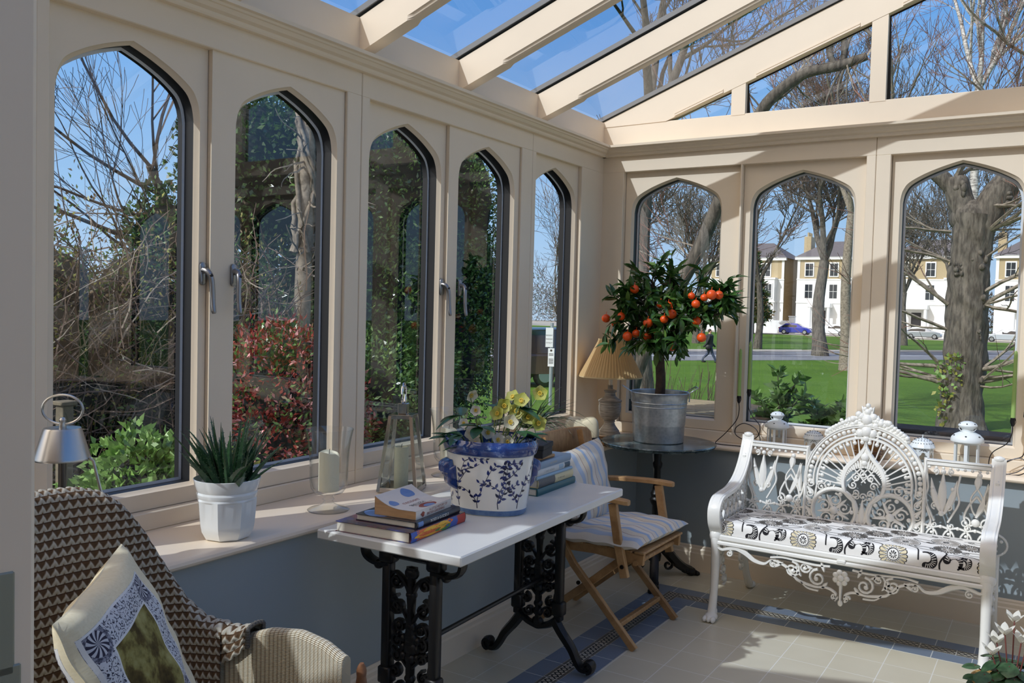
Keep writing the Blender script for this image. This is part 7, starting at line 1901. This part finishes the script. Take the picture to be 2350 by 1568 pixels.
# ------------------------------------------------------------------ lanterns, jar and wired candles on the back sill
lan = M('white_lantern_paint', (232, 236, 234), .4); hole = M('vent_hole', (60, 62, 62), .8); tin = M('tealight_tin', (190, 192, 194), .3, .9)
def round_lantern(label, x, y, s=1.):
    t = thing('candle_lantern', label, 'lantern', (x, y, SILL), 0, 'white tin lanterns on the back window sill')
    R = .052 * s; H = .098 * s
    mb = MB(); mb.lathe([(0, 0), (R, 0), (R * 1.03, .004), (R * 1.03, .014 * s), (R, .017 * s), (0, .017 * s)], 32, (0, 0, 0)); mb.lathe([(R * .9, .017 * s + H), (R, .017 * s + H), (R, .026 * s + H), (R * .9, .026 * s + H)], 32, cap0=False, cap1=False); obj('base', mb, lan, t, world=False)
    mb = MB()
    for k in range(6):
        a = PI / 6 + k * PI / 3; c, s_ = cos(a), sin(a); M4 = Matrix.Rotation(a, 4, 'Z') @ Matrix.Translation((R * .97, 0, .017 * s + H / 2)); mb.box(-.002, .003, -.0065 * s, .0065 * s, -H / 2, H / 2, 0, mat=M4)
    obj('frame', mb, lan, t, world=False, smooth=False)
    mb = MB(); mb.lathe([(R * .95, .017 * s), (R * .95, .017 * s + H)], 32, cap0=False, cap1=False); obj('glass', mb, clear_glass, t, world=False)
    z0 = .020 * s + H; mb = MB(); mb.lathe([(R * .9, z0), (R * 1.26, z0 + .006), (R * 1.29, z0 + .011), (R * 1.22, z0 + .024 * s), (R * .95, z0 + .038 * s), (R * .6, z0 + .047 * s), (R * .44, z0 + .05 * s), (R * .44, z0 + .06 * s), (R * .52, z0 + .064 * s), (R * .72, z0 + .072 * s), (R * .74, z0 + .077 * s), (R * .6, z0 + .087 * s), (R * .3, z0 + .094 * s), (0, z0 + .096 * s)], 36); r = obj('roof', mb, lan, t, world=False)
    mb = MB()
    for k in range(6):
        a = k * PI / 3 - 1.6; mb.ball((R * 1.08 * cos(a), R * 1.08 * sin(a), z0 + .0325 * s), .0042 * s, .0042 * s, .003 * s, 8, 5)
        mb.ball((R * .62 * cos(a), R * .62 * sin(a), z0 + .0845 * s), .0035 * s, .0035 * s, .003 * s, 8, 5)
    obj('vent_holes', mb, hole, r, world=False)
    mb = MB(); mb.tube([(R * .62 * cos(a) * 1.05, -R * .62 * .0 - .01 - .035 * s * (1 - abs(cos(a))) * 0 + R * .62 * sin(a) * .55, z0 + .066 * s + .012 * sin(a) * 0 - .018 * s * max(0, -sin(a))) for a in [2 * PI * i / 24 for i in range(24)]], .0016, 6, closed=True); obj('wire_handle', mb, lan, t, world=False)
    mb = MB(); mb.lathe([(0, .017 * s), (.019, .017 * s), (.019, .03 * s), (.017, .03 * s), (0, .027 * s)], 20); obj('tealight', mb, tin, t, world=False)
    return t
def hex_lantern(label, x, y, s=1.):
    t = thing('candle_lantern', label, 'lantern', (x, y, SILL), .25, 'white tin lanterns on the back window sill')
    R = .050 * s; H = .085 * s; n = 6
    mb = MB(); mb.lathe([(0, 0), (R * 1.05, 0), (R * 1.05, .008), (0, .008)], n); obj('base', mb, lan, t, world=False, smooth=False)
    for k in range(6):
        a0, a1 = 2 * PI * k / 6, 2 * PI * (k + 1) / 6; P0 = Vector((R * cos(a0), R * sin(a0), 0)); P1 = Vector((R * cos(a1), R * sin(a1), 0)); nn = ((P0 + P1) / 2).normalized()
        def pl(u, v, e): q = P0 + (P1 - P0) * u + nn * e; return (q.x, q.y, v)
        mb = MB(); w = [(.16, .02), (.84, .02), (.84, H * .55), (.68, H * .62), (.66, H * .70), (.5, H * .76), (.34, H * .70), (.32, H * .62), (.16, H * .55)]
        q = [(0, .008), (1, .008), (1, H * .55), (1, H * .62), (1, H), (.5, H), (0, H), (0, H * .62), (0, H * .55)]
        mb.rings([[pl(u, v, 0) for u, v in q], [pl(u, v, 0) for u, v in w], [pl(u, v, -.0015) for u, v in w], [pl(u, v, -.0015) for u, v in q]], True, loop=True); sd = obj('side_panel', mb, lan, t, world=False, smooth=False)
        mb = MB()
        for (u, v) in ((.3, .86), (.5, .84), (.7, .86), (.2, .80), (.8, .80), (.4, .91), (.6, .91)):
            c = pl(u, H * v, .0004); e1 = (P1 - P0).normalized() * .0022 * s; e2 = Vector((0, 0, .0022 * s)); mb.poly([Vector(c) + e1 * cos(b) + e2 * sin(b) for b in [2 * PI * i / 10 for i in range(10)]])
        obj('pierced_holes', mb, hole, sd, world=False, smooth=False)
    mb = MB(); mb.lathe([(R * 1.14, H - .002), (R * 1.14, H + .002), (R * 1.02, H + .014 * s), (R * .82, H + .028 * s), (R * .5, H + .038 * s), (R * .1, H + .043 * s), (0, H + .043 * s)], 12, cap0=False); r = obj('roof', mb, lan, t, world=False, ang=20)
    mb = MB()
    for ring, (rr, zz) in enumerate(((.94, .0212), (.70, .0342), (.44, .0408))):
        for k in range(24 - ring * 7): a = 2 * PI * k / (24 - ring * 7); mb.ball((R * rr * cos(a), R * rr * sin(a), H + zz * s), .0022 * s, .0022 * s, .0018 * s, 6, 4)
    obj('pierced_holes', mb, hole, r, world=False)
    mb = MB(); mb.tube([(0, .009 * cos(a), H + .05 * s + .009 * sin(a)) for a in [2 * PI * i / 16 for i in range(16)]], .0013, 5, closed=True); obj('ring', mb, lan, t, world=False)
    return t
round_lantern('round white tin lantern under the middle back window', .845, .045, 1.02)
hex_lantern('six sided pierced white lantern just left of the bench arch', 1.055, .03, 1.0)
hex_lantern('six sided pierced white lantern just right of the bench arch', 1.612, .035, 1.12)
round_lantern('round white tin lantern under the rightmost back window', 1.822, .03, 1.18)
am = thing('amber_jar', 'squat amber glass jar behind the bench crest', 'jar', (1.345, .04, SILL))
ag = Mat('amber_glass'); b = ag.bsdf(lin((128, 78, 14)), .08, coat=.4); b.inputs['Transmission Weight'].default_value = .55
mb = MB(); mb.lathe([(0, 0), (.062, 0), (.072, .01), (.075, .06), (.075, .095), (.062, .115), (.056, .125), (.058, .135), (.054, .135), (.056, .115), (.068, .09), (.068, .02), (0, .012)], 36); obj('glass', mb, ag.m, am, world=False)
for z in (.03, .045): mb = MB(); mb.lathe([(.075, z), (.0775, z + .004), (.075, z + .008)], 36, cap0=False, cap1=False); obj('rib', mb, ag.m, am, world=False)

wire_m = M('dark_wire', (52, 50, 52), .35, .8); green_wax = M('green_wax', (176, 206, 120), .45, trans=.25)
def wired(lab_h, lab_c, x, y, zt, path, H, gc):
    t = thing('candle_holder', lab_h, 'candle holder', (x, y, SILL), 0, 'coiled wire candle holders on the back sill')
    mb = MB(); mb.lathe([(.004, -.03), (.009, -.018), (.0115, .0), (.0115, .012), (.0105, .012), (.009, .002), (0, -.004)], 14, (x, y, zt), cap0=False)
    for k in range(5): a = k * 1.257; mb.tube([(x + .0115 * cos(a), y + .0115 * sin(a), zt + .008), (x + .014 * cos(a), y + .014 * sin(a), zt - .008), (x + .004 * cos(a), y + .004 * sin(a), zt - .032)], .0012, 4)
    obj('cup', mb, wire_m, t)
    mb = MB(); mb.tube(crom([(x, y, zt - .03)] + path, 8), .0025, 7); obj('wire', mb, wire_m, t)
    mb = MB(); mb.lathe([(0, 0), (.0095, 0), (.0105, .01), (.0098, H * .5), (.0085, H - .02), (.007, H - .006), (.003, H), (0, H + .002)], 16, (x, y, zt - .002)); c = tag(obj('taper_candle', mb, green_wax, loc=(x, y, zt)), lab_c, 'candle', 'slim green taper candles')
    mb = MB(); mb.tube([(x, y, zt + H - .002), (x + .001, y, zt + H + .012)], .001, 5); obj('wick', mb, M('pale_wick', (220, 220, 205), .9), c)
s_ = SILL + .003
wired('wire holder of the shorter green candle by the orange tree', 'shorter green taper candle nearest the orange tree', .622, .03, 1.055, [(.625, .03, .98), (.61, .03, .92), (.55, .02, .84), (.50, -.0, s_ + .006), (.53, -.02, s_), (.60, -.025, s_ + .001), (.68, -.01, s_)], .29, None)
wired('wire holder of the taller green candle by the orange tree', 'taller green taper candle second from the orange tree', .668, .07, 1.095, [(.67, .065, 1.0), (.70, .05, .95), (.745, .045, .90), (.74, .03, .84), (.68, .03, .81), (.61, .045, .83), (.60, .05, .87), (.65, .05, .905), (.72, .05, .88), (.755, .03, .82), (.74, .02, s_), (.70, .0, s_)], .295, None)
wired('wire holder of the left green candle at the right edge', 'left one of the two green taper candles at the right edge', 2.022, .02, 1.05, [(2.02, .02, .98), (2.0, .015, .93), (1.94, .01, .88), (1.925, .01, .82), (1.945, .0, s_), (2.0, -.01, s_), (2.06, .0, .80), (2.09, .02, .84), (2.06, .03, .86), (2.0, .03, .84)], .35, None)
wired('wire holder of the right green candle at the right edge', 'right one of the two green taper candles at the right edge', 2.078, .045, 1.08, [(2.078, .045, 1.0), (2.08, .05, .92), (2.07, .05, .87), (2.03, .045, .85), (1.99, .04, .82), (2.0, .02, s_), (2.06, .02, s_), (2.1, .04, .80)], .34, None)

# ------------------------------------------------------------------ cyclamen at lower right
cx, cy = 2.10, -1.03
cy_t = thing('potted_cyclamen', 'white cyclamen with dark leaves in a straw basket at lower right', 'potted plant', (cx, cy, 0))
straw = Mat('straw_basket'); _, _, z, vec = straw.coord('Object'); nn = straw.noise(vec, 40, 3, .5, (1, 1, 4)); straw.bsdf(straw.ramp(nn, [(.3, lin((150, 112, 60))), (.7, lin((206, 168, 104)))]), .7, bump=nn, bstr=.6, bdist=.004)
mb = MB(); mb.lathe([(0, 0), (.10, 0), (.12, .02), (.135, .09), (.14, .10), (.136, .105), (.125, .095), (0, .09)], 40, (cx, cy, 0))
for k in range(6): mb.tube([(cx + (.112 + .005 * k) * cos(a), cy + (.112 + .005 * k) * sin(a), .012 + k * .017) for a in [2 * PI * i / 40 for i in range(40)]], .009, 6, closed=True)
obj('basket', mb, straw.m, cy_t)
mb = MB(); st = MB(); rng = random.Random(7); cyl = M('cyclamen_leaf', (40, 72, 40), .4, c2=(80, 112, 74), vscale=26, trans=.1)
for k in range(46):
    a = rng.uniform(0, 6.3); r = rng.uniform(.02, .15); p = Vector((cx + r * cos(a), cy + r * sin(a), .15 + rng.uniform(-.03, .05) - r * .2)); d = Vector((cos(a), sin(a), rng.uniform(-.4, .2))); oval(mb, p - d * .02, d, (0, 0, 1), rng.uniform(.06, .085), rng.uniform(.06, .08), 0, .3, 6, -.1)
    st.tube([(cx + .3 * r * cos(a), cy + .3 * r * sin(a), .09), p], .0025, 5)
obj('leaves', mb, cyl, cy_t, ang=60)
for (dx, dy, z) in ((-.03, -.03, .30), (.03, .0, .27), (-.06, .03, .24), (.06, -.05, .31), (.0, .06, .33), (-.07, -.06, .22)):
    f = MB(); c = Vector((cx + dx, cy + dy, z))
    for k in range(5): a = k * 1.257 + dx * 30; oval(f, c, (cos(a) * .55, sin(a) * .55, 1), (cos(a), sin(a), -.4), .055, .03, 0, -.25, 6, .2)
    obj('flower', f, pw, cy_t, ang=60); st.tube(crom([(cx + dx * .3, cy + dy * .3, .09), (cx + dx * .8, cy + dy * .8, z - .04), (cx + dx, cy + dy, z + .015), (cx + dx * 1.05, cy + dy * 1.05, z)], 4), .0028, 6)
obj('stems', st, M('cyclamen_stem', (120, 66, 58), .5), cy_t)

# ------------------------------------------------------------------ door edge close to the camera
dl = Vector((-.97, .24, 0)).normalized(); dn = Vector((dl.y, -dl.x, 0))
d0 = Vector((2.22, -5.035, 0)) + Vector((-.9913, .5583, 0)) * .88
DM = Matrix(((dl.x, dn.x, 0, d0.x), (dl.y, dn.y, 0, d0.y), (0, 0, 1, 0), (0, 0, 0, 1)))
mb = MB(); mb.box(0, .8, -.055, 0, .01, 2.9, .004, mat=DM); dr = struct(obj('door_1', mb, cream, smooth=False))
pl_m = M('keep_plate', (150, 154, 140), .35, .6)
mb = MB(); mb.box(-.002, .002, -.052, -.019, 1.17, 1.275, .006, mat=DM); mb.box(-.002, .002, -.052, -.013, 1.09, 1.18, .0015, mat=DM); mb.box(-.002, .002, -.052, -.018, .98, 1.1, .0015, mat=DM); kp = obj('lock_plate', mb, pl_m, dr, smooth=False)
mb = MB(); mb.box(-.003, .0025, -.05, -.0295, 1.10, 1.165, .001, mat=DM); obj('lock_slot', mb, black_gasket, kp, smooth=False)
# ------------------------------------------------------------------ sky, sun, camera
w = bpy.data.worlds.new('World'); SC.world = w; w.use_nodes = True
nt = w.node_tree; nt.nodes.clear()
SUN_D = Vector((.465, 1.05, -1.0)).normalized()
class W_: pass
wk = W_(); tc = nt.nodes.new('ShaderNodeTexCoord'); sp = nt.nodes.new('ShaderNodeSeparateXYZ'); nt.links.new(tc.outputs['Generated'], sp.inputs[0])
dx_, dy_, dz_ = (X(nt, sp.outputs[i]) for i in range(3))
# clear blue dome, paler towards the horizon, with the hazy aureole round the sun
sunc = (dx_ * (-SUN_D.x) + dy_ * (-SUN_D.y) + dz_ * (-SUN_D.z)).mx(0.0)
rp = nt.nodes.new('ShaderNodeValToRGB'); nt.links.new(dz_.s, rp.inputs[0]); el = rp.color_ramp.elements
el[0].position = 0.0; el[0].color = (.50, .66, .86, 1); el[1].position = .75; el[1].color = (.085, .235, .62, 1)
e = el.new(.10); e.color = (.36, .58, .88, 1); e = el.new(.30); e.color = (.16, .40, .84, 1)
au = nt.nodes.new('ShaderNodeMix'); au.data_type = 'RGBA'; au.blend_type = 'ADD'; au.inputs[0].default_value = 1.0
sc_ = nt.nodes.new('ShaderNodeMix'); sc_.data_type = 'RGBA'; sc_.inputs[6].default_value = (0, 0, 0, 1); sc_.inputs[7].default_value = AUREOLE
nt.links.new((sunc.pw(5.0)).s, sc_.inputs[0])
nt.links.new(rp.outputs[0], au.inputs[6]); nt.links.new(sc_.outputs[2], au.inputs[7])
bg = nt.nodes.new('ShaderNodeBackground'); bg.inputs[1].default_value = SKY_STRENGTH
wo = nt.nodes.new('ShaderNodeOutputWorld')
nt.links.new(au.outputs[2], bg.inputs[0]); nt.links.new(bg.outputs[0], wo.inputs[0])
sl = bpy.data.lights.new('sun', 'SUN'); sl.energy = SUN_STRENGTH; sl.angle = math.radians(.55); sl.color = SUN_COL
so = bpy.data.objects.new('sun', sl); COL.objects.link(so); so.location = (-4, -10, 9)
so.rotation_euler = SUN_D.to_track_quat('-Z', 'Y').to_euler()
cam = bpy.data.cameras.new('camera'); co = bpy.data.objects.new('camera', cam); COL.objects.link(co)
cam.sensor_width = 36; cam.lens = 2014.1 / 2350 * 36; cam.clip_start = .03; cam.clip_end = 2000
yaw, pit, rol = .560912585, -.0384098686, .0253510872
fwd = Vector((-sin(yaw) * cos(pit), cos(yaw) * cos(pit), sin(pit))); rt = Vector((cos(yaw), sin(yaw), 0)); up = rt.cross(fwd)
r2 = rt * cos(rol) + up * sin(rol); u2 = -rt * sin(rol) + up * cos(rol)
m = Matrix((r2, u2, -fwd)).transposed().to_4x4(); m.translation = (2.22, -5.035, 1.55)
co.matrix_world = m
SC.camera = co
SC.view_settings.view_transform = 'Standard'; SC.view_settings.look = 'None'; SC.view_settings.gamma = 1; SC.view_settings.use_curve_mapping = False
SC.view_settings.exposure = EXPOSURE
SC.cycles.transparent_max_bounces = 24; SC.cycles.max_bounces = 10; SC.cycles.caustics_reflective = False; SC.cycles.caustics_refractive = False
